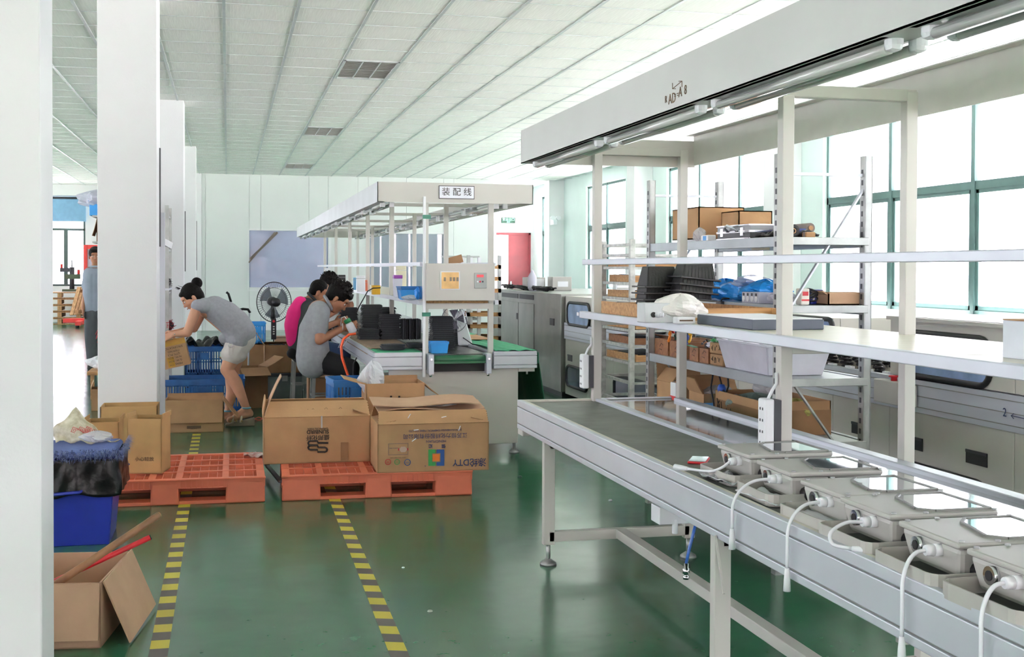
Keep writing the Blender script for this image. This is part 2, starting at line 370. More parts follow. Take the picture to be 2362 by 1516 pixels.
# far partition of white panels, with two glazed openings
PY = 28.8
pan = [(-.58, .49, 0, HC), (.49, 2.3, 0, .95), (.49, 2.3, 2.32, HC), (2.3, 3.24, 0, HC), (3.24, 5.05, 0, .9), (3.24, 5.05, 2.28, HC), (5.05, 6.25, 0, HC)]
part = struct(MB().box(-.575, -.5, PY+.05, PY+.12, 0, HC), 'wall_partition', panel_m, label='white sandwich-panel partition across the end of the hall')
cuts = [-.5, .75, 1.85, 3.0, 4.15, 5.3, 6.25]
for x0, x1, z0, z1 in pan:
    MB().box(x0-.02, x1+.02, PY+.045, PY+.11, z0-.0, z1+.05).build('wall_backing', panel_m, part)
    e = [x0]+[c for c in cuts if x0+.05 < c < x1-.05]+[x1]
    for i in range(len(e)-1): MB().box(e[i]+.003, e[i+1]-.003, PY, PY+.1, z0, z1+.05).build('wall_panel', panel_m, part)
for k, (x0, x1, z0, z1, lbl) in enumerate(((.49, 2.3, .95, 2.32, 'wide glazed opening in the partition behind the standing fan, showing a slanted brown beam'), (3.24, 5.05, .9, 2.28, 'glazed opening in the partition behind the assembly line, with grey curtains'))):
    w_ = thing('window_%d' % (20+k), None, None); w_['kind'] = 'structure'; w_['label'] = lbl
    MB().box(x0-.04, x0, PY-.02, PY+.1, z0-.04, z1+.04).box(x1, x1+.07, PY-.02, PY+.1, z0-.04, z1+.04).box(x0, x1, PY-.02, PY+.1, z0-.04, z0).box(x0, x1, PY-.02, PY+.1, z1, z1+.04).build('window_frame', wall_m, w_)
    MB().box(x0, x1, PY+.03, PY+.036, z0, z1).build('pane', glassmat('bluish_glass_%d' % k, 'ffffff', .05, .88 if k == 0 else .72, '8999b5' if k == 0 else 'a0a9b5'), w_)
p1 = A(575, 585, Y=PY-.01); p2 = A(640, 536, Y=PY-.01)
bm_ = thing('roof_beam_behind_glass', 'slanted brown steel beam seen through the glazed opening behind the fan', 'beam', p1)
MB().bar(A(574, 606, Y=PY+.0), A(634, 536, Y=PY+.0), .03, .17, up=(0, 1, 0)).build('beam_web', M('brown_beam', '6e645c', .7), bm_)
MB().bar(A(577, 598, Y=PY-.01), A(640, 536, Y=PY-.01), .05, .05).build('beam_flange', M('brown_beam2', '80756c', .7), bm_)
for k, x in enumerate((3.4, 3.75, 4.1, 4.45, 4.8)):
    c = thing('curtain', ('first', 'second', 'third', 'fourth', 'last')[k]+' grey curtain length behind the glass, counted away from the fan side', 'curtain', (x, PY+.3, 0), 0, 'curtains behind the glass')
    MB().sheet(lambda u, v: Vector((x-.15+.3*u, PY+.3+.04*math.sin(u*18+k), .0+2.4*v)), 20, 2).build('curtain_cloth', M('grey_curtain', 'b5bcc4', .8), c, solid=.004)
# end wall with red door
EY = 31.7
d0, d1 = 7.02, 7.9
we = MB().box(6.1, d0, EY, EY+.15, 0, HC).box(d1, 8.0, EY, EY+.15, 0, HC).box(d0, d1, EY, EY+.15, 2.4, HC)
struct(we, 'wall_end', wall_m, label='white end wall above the red door')
struct(MB().box(6.1, 6.24, PY+.11, EY, 0, HC+.05), 'wall_return', wall_m)
dr = thing('door_1', None, None); dr['kind'] = 'structure'; dr['label'] = 'red steel door standing half open under the exit sign'
redd = M('red_door_paint', '7a262e', .45, var=.1, vs=3)
MB().box(d0-.03, d1+.03, EY-.04, EY+.1, 2.36, 2.42).box(d1-.03, d1+.03, EY-.04, EY+.1, 0, 2.42).build('door_frame', redd, dr)
MB().box(d0+.3, d1-.03, EY-.03, EY+.02, 0, 2.36).build('door_leaf', redd, dr, bev=.004)
MB().box(d0+.34, d0+.38, EY-.09, EY-.03, 1.0, 1.12).build('door_handle', steel, dr)
struct(MB().box(d0-.6, d0+.32, EY+1.2, EY+1.25, 0, 2.6), 'wall_corridor', M('bright_wall', 'f2f2f4', .6))
c0 = A(1158, 503, Y=EY-.03); c1 = A(1187, 514, Y=EY-.03)
sg = thing('exit_sign', 'small green lit emergency exit sign above the red door', 'sign', (c0+c1)/2)
MB().box(c0.x-.01, c1.x+.01, EY-.05, EY, c1.z-.01, c0.z+.01).build('sign_box', M('sign_green', '123d2c', .4), sg)
lit = M('sign_lit', '8df5c0', .5, emit=1.5)
xm, zm = (c0.x+c1.x)/2, (c0.z+c1.z)/2
txt('安全出口', .085, (xm, EY-.052, zm+.02), (1, 0, 0), (0, 0, 1), lit, sg)
txt('EXIT', .045, (xm, EY-.052, zm-.045), (1, 0, 0), (0, 0, 1), lit, sg)
el = thing('emergency_light', 'white twin-head emergency lamp on the wall pier near the red door', 'lamp', A(1280, 500, X=7.6))
q = A(1281, 503, Y=28.3)
MB().box(q.x-.05, q.x+.05, 28.3, 28.6, q.z-.16, q.z-.02).build('lamp_box', white, el, bev=.01)
for s in (-1, 1): MB().cyl((q.x+s*.07, 28.35, q.z), (q.x+s*.07, 28.24, q.z), .045, .055).build('lamp_head', white, el)
# far-left hall: end wall, beam, window with blind
LY = 34.0
wx0, wx1 = -5.6, -3.68
wf = MB().box(-10, -9.6, LY, LY+.2, 0, HC).box(-6.2, wx0, LY, LY+.2, 0, HC).box(-9.6, -6.2, LY, LY+.2, 0, .95).box(-9.6, -6.2, LY, LY+.2, 3.3, HC).box(wx1, -.5, LY, LY+.2, 0, HC).box(wx0, wx1, LY, LY+.2, 0, .95).box(wx0, wx1, LY, LY+.2, 3.3, HC)
struct(wf, 'wall_far', wall_m, label='end wall of the bay beyond the pillars')
struct(MB().box(-10, -.5, LY-.35, LY, 3.33, HC+.05), 'ceiling_beam', wall_m)
struct(MB().box(-.6, -.5, PY+.3, LY, 0, HC), 'wall_divider', wall_m)
w_ = thing('window_30', None, None); w_['kind'] = 'structure'; w_['label'] = 'bright window with a blue roller blind beyond the pillars'
dark = M('dark_green_frame', '3b4f4c', .4)
f = MB().box(wx0, wx1, LY+.02, LY+.08, .95, 1.0).box(wx0, wx1, LY+.02, LY+.08, 3.25, 3.3).box(wx0, wx1, LY+.02, LY+.08, 2.42, 2.48).box(wx1-.05, wx1, LY+.02, LY+.08, .95, 3.3).box(wx0, wx0+.05, LY+.02, LY+.08, .95, 3.3)
f.build('window_frame', dark, w_)
MB().box(-4.22, -4.12, LY+.0, LY+.08, .95, 2.45).build('mullion', dark, w_)
MB().box(wx0, wx1, LY+.045, LY+.05, .95, 3.3).build('pane', pane_m, w_)
added_frame = MB().box(-9.6, -6.2, LY+.02, LY+.08, .95, 1.02).box(-9.6, -6.2, LY+.02, LY+.08, 3.23, 3.3).box(-9.6, -6.2, LY+.02, LY+.08, 2.42, 2.48)  # unseen opening added to let more daylight into the far end
w3 = thing('window_31', None, None); w3['kind'] = 'structure'; w3['label'] = 'added window in the far wall, hidden by the pillar row, brightening the far end'
added_frame.build('window_frame', dark, w3); MB().box(-9.6, -6.2, LY+.045, LY+.05, .95, 3.3).build('pane', pane_m, w3)
bl = thing('roller_blind', 'blue roller blind half drawn over the window beyond the pillars', 'blind', (wx0, LY-.05, 3.25))
MB().box(wx0-.05, wx1+.02, LY-.06, LY-.05, 2.66, 3.27).build('blind_cloth', M('blue_blind', '6f9ab8', .7), bl)
MB().cyl((wx0-.05, LY-.06, 3.28), (wx1+.02, LY-.06, 3.28), .03).build('blind_roll', dgrey, bl)
# floor tapes
def tape(name, p, q, lb):
    m = bpy.data.materials.new('hazard_tape_'+name); m.use_nodes = True; nt = m.node_tree; N2 = nt.nodes; L2 = nt.links; b2 = N2['Principled BSDF']
    t2 = N2.new('ShaderNodeTexCoord'); sp = N2.new('ShaderNodeSeparateXYZ'); L2.new(t2.outputs['Object'], sp.inputs[0])
    a1 = N2.new('ShaderNodeMath'); a1.operation = 'MULTIPLY_ADD'; a1.inputs[1].default_value = .0 if name == 'a' else .35; L2.new(sp.outputs[0], a1.inputs[0]); L2.new(sp.outputs[1], a1.inputs[2])
    md = N2.new('ShaderNodeMath'); md.operation = 'FLOORED_MODULO'; md.inputs[1].default_value = .215; L2.new(a1.outputs[0], md.inputs[0])
    gt = N2.new('ShaderNodeMath'); gt.operation = 'GREATER_THAN'; gt.inputs[1].default_value = .108; L2.new(md.outputs[0], gt.inputs[0])
    mx2 = N2.new('ShaderNodeMix'); mx2.data_type = 'RGBA'; mx2.inputs[6].default_value = lin('c9bb3c'); mx2.inputs[7].default_value = lin('55504f'); L2.new(gt.outputs[0], mx2.inputs[0])
    L2.new(mx2.outputs[2], b2.inputs['Base Color']); b2.inputs['Roughness'].default_value = .45
    p = Vector(p); q = Vector(q); t = thing('floor_tape', lb, 'tape', p, -math.atan2(q.x-p.x, q.y-p.y))
    n = (q-p).length
    MB().box(-.035, .035, 0, n, .0005, .0025).build('tape_strip', m, t, local=True)
a0 = A(360, 1540, Z=0); a1_ = A(452, 1012, Z=0); tape('a', a0, a0+(a1_-a0)*1.05, 'yellow and black hazard tape running past the cartons under the orange pallet with golden boxes')
b0 = A(935, 1545, Z=0); b1_ = A(771, 1150, Z=0); tape('b', b0, b0+(b1_-b0)*1.6, 'yellow and black hazard tape leading under the pallet with the two big printed cartons')
# litter on the floor: small scraps
for k, (px, py, c, s, lb_) in enumerate(((1199, 1101, dgrey, .018, 'small dark nut on the green floor below the bench corner'), (992, 1411, greyp, .012, 'pale scrap near the lower hazard tape'), (1408, 1155, white, .014, 'white thread scrap on the floor under the bench'), (930, 1310, white, .008, 'tiny white paper fleck on open green floor'))):
    q = A(px, py, Z=0); o = thing('floor_scrap', lb_, 'scrap', q, .5*k); MB().lathe(q, [(0, 0), (s, 0), (s*.8, s*.5), (0, s*.5)], 6).build('scrap', c, o)
# ================================================================ NEAR BENCH
BX0, BXM, BX1, BZ, BY1, BY0 = 1.487, 1.915, 2.34, .76, 6.2, .5
nb = thing('assembly_bench', 'long pale assembly bench with overhead lamp canopy carrying the grey floodlights', 'workbench', (BX0, BY1, 0))
MB().box(BX0+.03, BXM-.01, BY0, BY1-.02, BZ-.03, BZ-.008).build('belt_top', M('grey_green_belt', '656a62', .5, var=.1, vs=5, rvar=.1, bump=.05, bs=20, stretch=(1, 1, 1)), nb)
MB().box(BXM+.02, BX1-.02, BY0, BY1+.0, BZ-.03, BZ-.008).build('polished_sheet', M('polished_sheet', 'd2d6d4', .07, metal=.95, var=.03, vs=3, bump=.05, bs=3), nb)
MB().box(BXM-.02, BXM+.025, BY0, BY1, BZ-.04, BZ+.006).build('centre_rail', alu, nb, bev=.003)
MB().box(BX1-.03, BX1+.03, BY0, BY1-.12, BZ-.05, BZ+.008).build('back_rail', alu, nb, bev=.004)
# front side profile in three bands
for k, (z0, z1) in enumerate(((.73, .763), (.642, .726), (.613, .637))):
    MB().box(BX0-.004, BX0+.02, BY0, BY1, z0, z1).build('side_band', aluw, nb, bev=.003)
MB().box(BX0+.003, BX0+.018, BY0, BY1, .613, .76).box(BX0, BX1, BY1-.015, BY1, .613, .755).build('profile_core', dsteel, nb)
MB().box(BX0, BX1, BY1-.008, BY1+.004, .615, .762).build('end_band', aluw, nb)
MB().box(BX0, BX0+.035, BY0, BY1, BZ-.008, BZ+.002).box(BX0+.02, BXM, BY1-.03, BY1+.004, BZ-.01, BZ+.002).build('edge_strip', M('cream_edge', 'd6d3c8', .5), nb, bev=.002)
MB().box(BX0, BX0+.09, BY1-.1, BY1, .582, .613).build('corner_bracket', beige, nb, bev=.004)
LX, RX = 1.53, 2.26
FY = [5.73, 3.6, 1.5]
for k, y in enumerate(FY):
    for x in (LX, RX):
        l = MB().box(x-.028, x+.028, y-.02, y+.02, .1, .615).build('leg', beige, nb, bev=.003)
        MB().cyl((x, y, .02), (x, y, .11), .011).lathe((x, y, 0), [(0, .035), (.014, .03), (.04, .012), (.042, 0), (0, 0)], 16).build('foot', steel, l)
    MB().box(LX, RX, y-.02, y+.02, .115, .165).build('crossbar', beige, nb, bev=.003)
    MB().box(LX, RX, y-.02, y+.02, .57, .613).build('top_crossbar', beige, nb, bev=.003)
MB().box(1.87, 1.925, BY0, FY[0]-.02, .12, .165).build('long_stretcher', beige, nb, bev=.003)
MB().cyl((1.9, FY[0]-.03, .14), (1.9, FY[0]-.024, .14), .01).build('bolt', chrome, nb)
MB().bar(A(1650, 1236, Y=3.52), A(1670, 1370, Y=3.42), .006, .01).build('brace', beige, nb)
q = A(1565, 1192, Y=4.6)
MB().box(q.x-.1, q.x+.12, 4.55, 4.65, q.z-.02, q.z+.05).cyl((q.x-.03, 4.56, q.z-.06), (q.x-.03, 4.56, q.z), .012).build('motor_bracket', white, nb, bev=.004)
PXF, PXR = 1.905, 2.385
PYS = [6.16, 3.93, 1.72]
HB, HT = 2.005, 2.178
for y in PYS:
    MB().box(PXF-.022, PXF+.022, y-.02, y+.025, BZ-.02, 2.06).build('post', beige, nb, bev=.003)
    MB().box(PXR-.022, PXR+.022, y-.02, y+.025, .1, 2.09).build('post', beige, nb, bev=.003)
    MB().box(PXF-.02, PXR+.02, y-.018, y+.022, 2.055, 2.098).build('canopy_crossbar', beige, nb, bev=.003)
    MB().box(PXF, PXR, y-.015, y+.02, 1.155, 1.187).build('shelf_bracket', beige, nb, bev=.003)
HX0, HX1, HY1 = 1.503, 2.475, 6.22
fp = MB().box(HX0, HX0+.006, BY0, HY1, HB, HT).box(HX0, HX0+.1, BY0, HY1, HB, HB+.004).build('canopy_front_plate', M('canopy_sheet', 'c2c3c1', .38, metal=.15, var=.03, vs=2), nb)
MB().box(HX1-.006, HX1, BY0, HY1, HB+.01, HT).box(HX1-.05, HX1, BY0, HY1, HT-.004, HT).build('canopy_back_plate', M('canopy_sheet_in', 'dddbd5', .4, metal=.1, var=.03), nb)
MB().box(HX0, HX1, HY1-.006, HY1, HB, HT-.03).build('canopy_end_plate', beige, nb)
# handwriting on the canopy
hx = HX0-.001
for body, px, py, s in (('AD', 1550, 228, .05), ('A', 1569, 213, .05), ('8', 1581, 208, .045), ('= =', 1560, 220, .03), ('R', 1536, 230, .035)):
    q = A(px, py, X=hx); txt(body, s, q, (0, -1, 0), (0, 0, 1), inkf, nb, 'marker_writing')
pa, pb = A(1551, 205, X=hx), A(1573, 187, X=hx)
MB().tube([pa+Vector((0, 0, 0)), (pa+pb)/2, pb], .0012, 5).tube([pa+Vector((0, 0, .02)), pa, pa+Vector((0, -.03, -.004))], .0012, 5).tube([pb+Vector((0, 0, -.02)), pb, pb+Vector((0, .03, .004))], .0012, 5).build('marker_arrow', inkf, nb)
# fluorescent battens under the front plate
glassw = M('tube_glass', 'c9ccc8', .15, var=.02, coat=.5)
refl = M('mirror_reflector', 'c8cccf', .12, metal=.95)
for k, (y0, y1) in enumerate(((5.0, 6.12), (3.84, 4.9), (2.62, 3.74), (1.4, 2.5))):
    r = MB().box(HX0+.03, HX0+.17, y0, y1, HB+.02, HB+.028).box(HX0+.012, HX0+.03, y0, y1, HB+.0, HB+.03).build('lamp_reflector', refl, nb)
    for s, x in enumerate((HX0+.055, HX0+.12)):
        MB().cyl((x, y0+.04, HB-.018), (x, y1-.04, HB-.018), .0145, n=14).build('lamp_tube', glassw, r)
        for y in (y0+.02, y1-.02): MB().box(x-.02, x+.02, y-.022, y+.022, HB-.03, HB+.02).build('lamp_socket', white, r, bev=.015)
# shelf rails
MB().box(PXF-.05, PXF-.024, BY0, 6.27, 1.473, 1.503).build('upper_rail', aluw, nb, bev=.003)
MB().box(PXF-.055, PXF-.022, BY0, 6.3, 1.187, 1.224).build('shelf_front_rail', aluw, nb, bev=.003)
MB().box(PXF-.058, PXF-.05, 6.3, 6.34, 1.198, 1.216).build('rail_end_cap', white, nb)
MB().box(PXF-.02, PXR+.05, 2.95, 6.14, 1.208, 1.22).box(PXF-.02, PXR+.05, BY0, 2.94, 1.208, 1.22).build('shelf_board', M('pale_shelf_board', 'd8d2c4', .35, var=.05, vs=4, stretch=(1, 6, 1)), nb)
for y in (6.16, 3.93):
    yy = y-.0
    ps = MB().box(PXF-.085, PXF-.048, yy-.03, yy+.035, .82 if y > 5 else .8, 1.0).build('power_strip', white, nb, bev=.008)
    MB().box(PXF-.05, PXF-.024, yy-.03, yy+.035, .825 if y > 5 else .805, .995).build('strip_back', dgrey, ps)
    for k in range(4):
        z = .84+k*.04
        MB().box(PXF-.0865, PXF-.084, yy-.012, yy-.006, z, z+.009).box(PXF-.0865, PXF-.084, yy+.008, yy+.014, z, z+.009).build('socket_slots', dgrey, ps)
    MB().tube([(PXF-.06, yy, 1.0), (PXF-.05, yy-.01, 1.03), (PXF-.03, yy, 1.05), (PXF-.03, yy, 1.09)], .006).build('strip_cable', white, ps)
# ---------------------------------------------------------------- air hose
t = thing('air_hose', 'blue air hose with metal coupling hanging under the bench', 'hose', A(1580, 1330, Y=4.45))
hp = [A(*p, Y=4.45) for p in ((1606, 1205), (1598, 1235), (1588, 1275), (1583, 1300))]
MB().tube(hp, .0065).build('hose', M('blue_hose', '2c66b8', .3), t)
q = hp[-1]; MB().lathe((q.x, q.y, q.z-.062), [(0, 0), (.012, 0), (.013, .012), (.009, .014), (.009, .02), (.014, .022), (.014, .042), (.009, .045), (.009, .062), (0, .062)], 14).build('coupling', chrome, t)
# ---------------------------------------------------------------- floodlights
ZL = .858
def floodlight():
    t = thing('floodlight', 'x', 'lamp')
    L_, W_ = .30, .252      # local: x along lamp, y from 0 (near side) to W_ (far side), z from bench
    body = MB().taper((.012, .118, .02, W_-.02), .012, (.0, .125, .0, W_), .085).build('body', greyp, t, local=True, bev=.012)
    lid = MB().prism([(-.006, .0, .085), (.1, -.006, .085), (.29, -.006, .085), (.302, .02, .085), (.302, W_-.02, .085), (.29, W_+.006, .085), (.1, W_+.006, .085), (-.006, W_, .085)], (0, 0, .014)).build('lid', greyp, t, local=True, bev=.005)
    MB().taper((.14, .26, .04, W_-.04), .04, (.12, .297, .0, W_), .086).build('reflector_housing', greyp, t, local=True, bev=.006)
    rim = MB()
    G = [(.095, .05), (.13, .018), (.284, .018), (.284, W_-.018), (.16, W_-.018), (.125, W_-.06)]
    gl = MB().prism([(x, y, .0995) for x, y in G], (0, 0, .002)).build('front_glass', M('lamp_glass', 'cfd6d8', .03, metal=.92, var=.03, vs=9), t, local=True)
    for i in range(6):
        p, q = G[i], G[(i+1) % 6]; rim.bar((p[0], p[1], .101), (q[0], q[1], .101), .008, .006)
    rim.build('glass_rim', dsteel, t, local=True)
    for x, y in ((.012, .012), (.012, W_-.012), (.095, .004), (.095, W_-.004), (.288, .006), (.288, W_-.006)):
        MB().cyl((x, y, .097), (x, y, .103), .0065, n=8).build('lid_screw', steel, t, local=True)
    # bracket strap: rounded U in the horizontal plane
    pts = [(.11, -.018), (-.02, -.018)]
    pts += [(-.048+.028*math.cos(a), .01-.028*math.sin(a)) for a in (PI*.5, PI*.66, PI*.83, PI)]
    pts += [(-.076, W_-.045), (-.074, W_-.025), (-.055, W_-.012), (.07, W_-.012)]
    st = MB()
    ins = []
    for i, (x, y) in enumerate(pts):
        a = Vector(pts[max(i-1, 0)]); b2 = Vector(pts[min(i+1, len(pts)-1)]); d = (b2-a).normalized(); n = Vector((-d.y, d.x))*.004; ins.append((x+n.x, y+n.y))
    n = len(pts); vs = [(x, y, .002) for x, y in pts]+[(x, y, .038) for x, y in pts]+[(x, y, .002) for x, y in ins]+[(x, y, .038) for x, y in ins]
    fs = []
    for i in range(n-1):
        fs += [(i, i+1, n+i+1, n+i), (2*n+i, 3*n+i, 3*n+i+1, 2*n+i+1), (n+i, n+i+1, 3*n+i+1, 3*n+i), (i, 2*n+i, 2*n+i+1, i+1)]
    fs += [(0, n, 3*n, 2*n), (n-1, 3*n-1, 4*n-1, 2*n-1)]
    st.add(vs, fs); br = st.build('bracket', M('bracket_grey', 'bcbab4', .4, metal=.1), t, local=True)
    for y in (.06, .12, .18): MB().box(-.0775, -.0715, y-.007, y+.007, .016, .026).build('bracket_hole', blackr, br, local=True)
    MB().cyl((.05, -.028, .035), (.05, .01, .035), .02, n=12).build('bracket_knob', blackr, t, local=True)
    MB().cyl((-.012, .165, .06), (.01, .165, .06), .02, n=16).build('vent_plug', chrome, t, local=True)
    MB().cyl((-.0135, .165, .06), (-.0115, .165, .06), .011, n=16).build('plug_centre', blackr, t, local=True)
    g = MB().cyl((-.014, .085, .066), (.01, .085, .066), .016, n=6).cyl((-.034, .085, .066), (-.014, .085, .066), .012, .014, n=12).build('cable_gland', white, t, local=True)
    return t
fl0 = floodlight()
FLC = {}
flx = [(1732, 1045, 'floodlight farthest along the bench, next to the red phone'), (1826, 1085, 'second floodlight from the phone, its cable hanging over the bench edge'), (1952, 1137, 'third floodlight from the phone, its glass mirroring the window'), (2058, 1182, 'fourth floodlight from the phone, its cable curled back under it'), (2215, 1247, 'fifth floodlight from the phone, cable plug hanging well below the bench edge'), (2320, 1300, 'floodlight cut by the frame edge at the bench end')]
cabm = M('white_cable', 'e6e8ee', .35)
lastY = None
for k, (px, py, lb_) in enumerate(flx):
    q = A(px, py, Z=ZL)
    if k == 5: q = Vector((lastq.x, lastq.y-.29, 0))
    if k: prevq = lastq
    lastq = q
    o = fl0 if k == 0 else dup(fl0)
    o.location = (q.x, q.y, BZ-.008); o.rotation_euler = (0, 0, (.02, -.03, .01, .0, -.02, .02)[k]); o['label'] = 'grey die-cast '+lb_; o['group'] = 'floodlights lined up on the bench'
    m0 = o.matrix_basis
    g = m0 @ Vector((-.034, .085, .066))
    if k == 0: pts = [g, g+Vector((-.03, 0, -.02)), g+Vector((-.06, .03, -.035)), g+Vector((-.1, .12, -.04))]; 
    elif k == 3: pts = [g, g+Vector((-.045, 0, -.0)), g+Vector((-.09, -.01, -.02)), g+Vector((-.095, -.03, -.045)), g+Vector((-.06, -.06, -.05))]
    else:
        dz = (.1, .14, .17, .2, .185, .2)[k]; ex = BX0-.022
        pts = [g]+[Vector((g.x-(g.x-ex)*math.sin(a), g.y-.02*a/1.57, g.z-.095*(1-math.cos(a))+.006*math.sin(2*a))) for a in (.35, .7, 1.05, 1.35, 1.57)]+[Vector((ex, g.y-.02, g.z-dz))]
    pp = []
    for i in range(len(pts)-1):   # smooth the cable
        a_ = pts[max(i-1, 0)]; b_ = pts[i]; c_ = pts[i+1]; d_ = pts[min(i+2, len(pts)-1)]
        for u in (0, .25, .5, .75): pp.append(.5*((2*b_)+(-a_+c_)*u+(2*a_-5*b_+4*c_-d_)*u*u+(-a_+3*b_-3*c_+d_)*u**3))
    pp.append(pts[-1])
    FLC[k] = (pp, o)
for k, (pp, o) in FLC.items():
    cb = MB().tube(pp, .0048, 8).build('cable', cabm, o)
    d = (pp[-1]-pp[-2]).normalized(); e = pp[-1]
    MB().tube([e, e+d*.012, e+d*.03, e+d*.062], [.006, .0075, .009, .0105], 12).build('plug', white, cb)
# phone, packets and insulation sheets on the bench
q = A(1612, 1060, Z=BZ)
t = thing('mobile_phone', 'red-cased phone lying face up on the bench belt', 'phone', (q.x, q.y, BZ-.008), -.5)
MB().box(-.034, .034, -.065, .065, 0, .009).build('case', redm, t, local=True, bev=.004)
MB().box(-.03, .03, -.06, .06, .009, .0105).build('screen', M('phone_glass', 'b9bdc2', .04, metal=.6), t, local=True)
def crinkle(c, sx, sy, h, seed, nu=14, nv=12):
    r = random.Random(seed); ph = [r.uniform(0, 6) for _ in range(6)]
    return lambda u, v: Vector((c[0]+(u-.5)*sx, c[1]+(v-.5)*sy, c[2]+h*(.5+.25*math.sin(9*u+ph[0]+3*v)+.2*math.sin(14*v+ph[1]-5*u)+.15*math.sin(23*u+17*v+ph[2]))))
q = A(1665, 1105, Z=BZ); t = thing('foil_packet', 'crumpled silver packet beside the floodlight farthest along the bench', 'packet', q)
MB().sheet(crinkle((q.x, q.y-.02, BZ), .1, .2, .02, 4), 14, 12).build('foil', M('foil', 'd2d5da', .25, metal=.7, bump=.6, bs=30), t, solid=.002)
for k, (px, py) in enumerate(((1745, 1150), (1860, 1205))):
    q = A(px, py, Z=BZ); t = thing('card_strip', ('torn white card strip lying under the cable of the second floodlight', 'torn white card strip lying below the bracket of the third floodlight')[k], 'card', q)
    MB().sheet(crinkle((q.x+.03, q.y, BZ), .09, .25, .012, 8+k), 10, 12).build('card', white, t, solid=.0015)
# items on the bench shelf
q = A(1590, 760, Z=1.2)
t = thing('flat_dark_case', 'flat dark blue-grey box with white top on the bench shelf', 'box', (A(1735, 762, Z=1.22).x, A(1735, 762, Z=1.22).y, 1.22), 0)
MB().box(0, .3, 0, .56, 0, .04).build('case', M('slate_case', '525a68', .5), t, local=True, bev=.004)
MB().box(.005, .295, .005, .555, .04, .043).build('paper_sheet', white, t, local=True)
q = A(1786, 763, Z=1.2); t = thing('small_reel', 'small white and purple tape reel on the shelf beside the post', 'reel', (q.x, q.y, 1.238)); MB().cyl((q.x-.01, q.y, 1.238), (q.x+.012, q.y, 1.238), .017).build('reel', white, t); MB().cyl((q.x-.006, q.y, 1.238), (q.x+.006, q.y, 1.238), .0182).build('tape', M('purple_tape', '8d7bb8', .4), t)
q = A(2312, 838, Z=1.205)
t = thing('white_carton', 'plain white carton on the bench shelf cut by the frame edge', 'carton', (q.x, q.y, 1.22))
MB().box(0, .3, -.35, 0, 0, .1).build('carton_body', M('pale_blue_white_card', 'd9dfe8', .6), t, local=True, bev=.002)
MB().box(.0, .3, -.35, 0, .1, .103).build('carton_top', card, t, local=True)
# ================================================================ FAR ASSEMBLY LINE
FY0, FY1 = 9.2, 20.2
T = A(1050, 812, Y=9.2).z; TX = A(863, 812, Y=9.2).x
fb = thing('assembly_line', 'assembly line bench with lamp canopy, stacks of black plates and seated workers', 'workbench', (1.02, FY0, 0))
def band(x0, x1, nm):
    for k, (z0, z1) in enumerate(((T-.034, T), (T-.105, T-.038), (T-.133, T-.109))): MB().box(x0, x1, FY0-.004, FY0+.02, z0, z1).build('end_band', aluw, fb, bev=.003)
band(TX, 1.452, 'a'); band(2.012, 2.355, 'b')
MB().box(TX+.003, 1.452, FY0+.01, FY1, T-.135, T-.004).box(2.012, 2.35, FY0+.01, FY1, T-.135, T-.004).build('table_core', aluw, fb)
for z0, z1 in ((T-.034, T), (T-.105, T-.038), (T-.133, T-.109)): MB().box(TX-.007, TX+.008, FY0, FY1, z0, z1).box(2.35, 2.36, FY0, FY1, z0, z1).build('side_band', alu, fb, bev=.002)
MB().box(1.46, 2.005, FY0+.15, FY1, T-.1, T-.03).build('centre_bed', ss, fb)
MB().box(1.54, 1.93, FY0+.02, FY1, T-.045, T-.018).build('belt_deck', M('dark_belt', '3d423f', .3, rvar=.1), fb)
q0, q1 = A(1000, 819, Y=FY0-.05), A(1120, 835, Y=FY0-.05)
MB().cyl((q0.x, FY0-.03, T-.055), (q1.x, FY0-.03, T-.055), .033, n=20).box(q0.x, q1.x, FY0-.06, FY0-.03, T-.085, T-.05).build('end_roller', beltg, fb)
MB().box(q0.x, q1.x, FY0-.01, FY0+.15, T-.15, T-.085).build('roller_recess', blackr, fb)
for x in (q0.x-.022, q1.x+.02):
    pl = MB().box(x-.02, x+.02, FY0-.09, FY0+.06, T-.165, T-.012).build('roller_plate', alu, fb, bev=.004)
    MB().cyl((x, FY0-.095, T-.05), (x, FY0-.088, T-.05), .008).build('bolt', chrome, pl)
    MB().cyl((x, FY0-.05, T-.185), (x, FY0-.05, T-.16), .012, n=6).build('nut', chrome, pl)
MB().box(1.2, 2.215, FY0+.03, FY0+.06, .085, T-.135).build('end_panel', beige, fb, bev=.004)
MB().box(2.2, 2.215, FY0+.05, FY1, .2, T-.135).build('side_panel', beige, fb)
MB().box(2.215, 2.345, FY0+.02, FY0+.08, T-.162, T-.134).cyl((2.29, FY0+.05, T-.185), (2.29, FY0+.05, T-.16), .008).build('corner_bracket', beige, fb)
for y in (FY0+.1, 12.2, 15.2, 18.2):
    for x in (1.12, 2.2):
        l = MB().box(x-.022, x+.022, y-.02, y+.02, .08, T-.135).build('leg', beige, fb, bev=.002)
        MB().cyl((x, y, .02), (x, y, .09), .012).lathe((x, y, 0), [(0, .035), (.015, .03), (.04, .012), (.042, 0), (0, 0)], 14).build('foot', steel, l)
    MB().box(1.12, 2.2, y-.015, y+.015, .1, .14).build('crossbar', beige, fb)
HBF, HTF = 1.955, 2.108
FPY = [9.27+1.99*k for k in range(6)]
for y in FPY:
    for x in (1.487, 2.0): MB().box(x-.02, x+.02, y-.02, y+.02, T-.1, 2.06).build('post', beige, fb, bev=.002)
    MB().box(1.13, 2.31, y-.015, y+.015, 2.03, 2.06).build('canopy_crossbar', beige, fb)
    MB().box(1.487, 2.0, y-.015, y+.015, 1.17, 1.2).build('shelf_bracket', beige, fb)
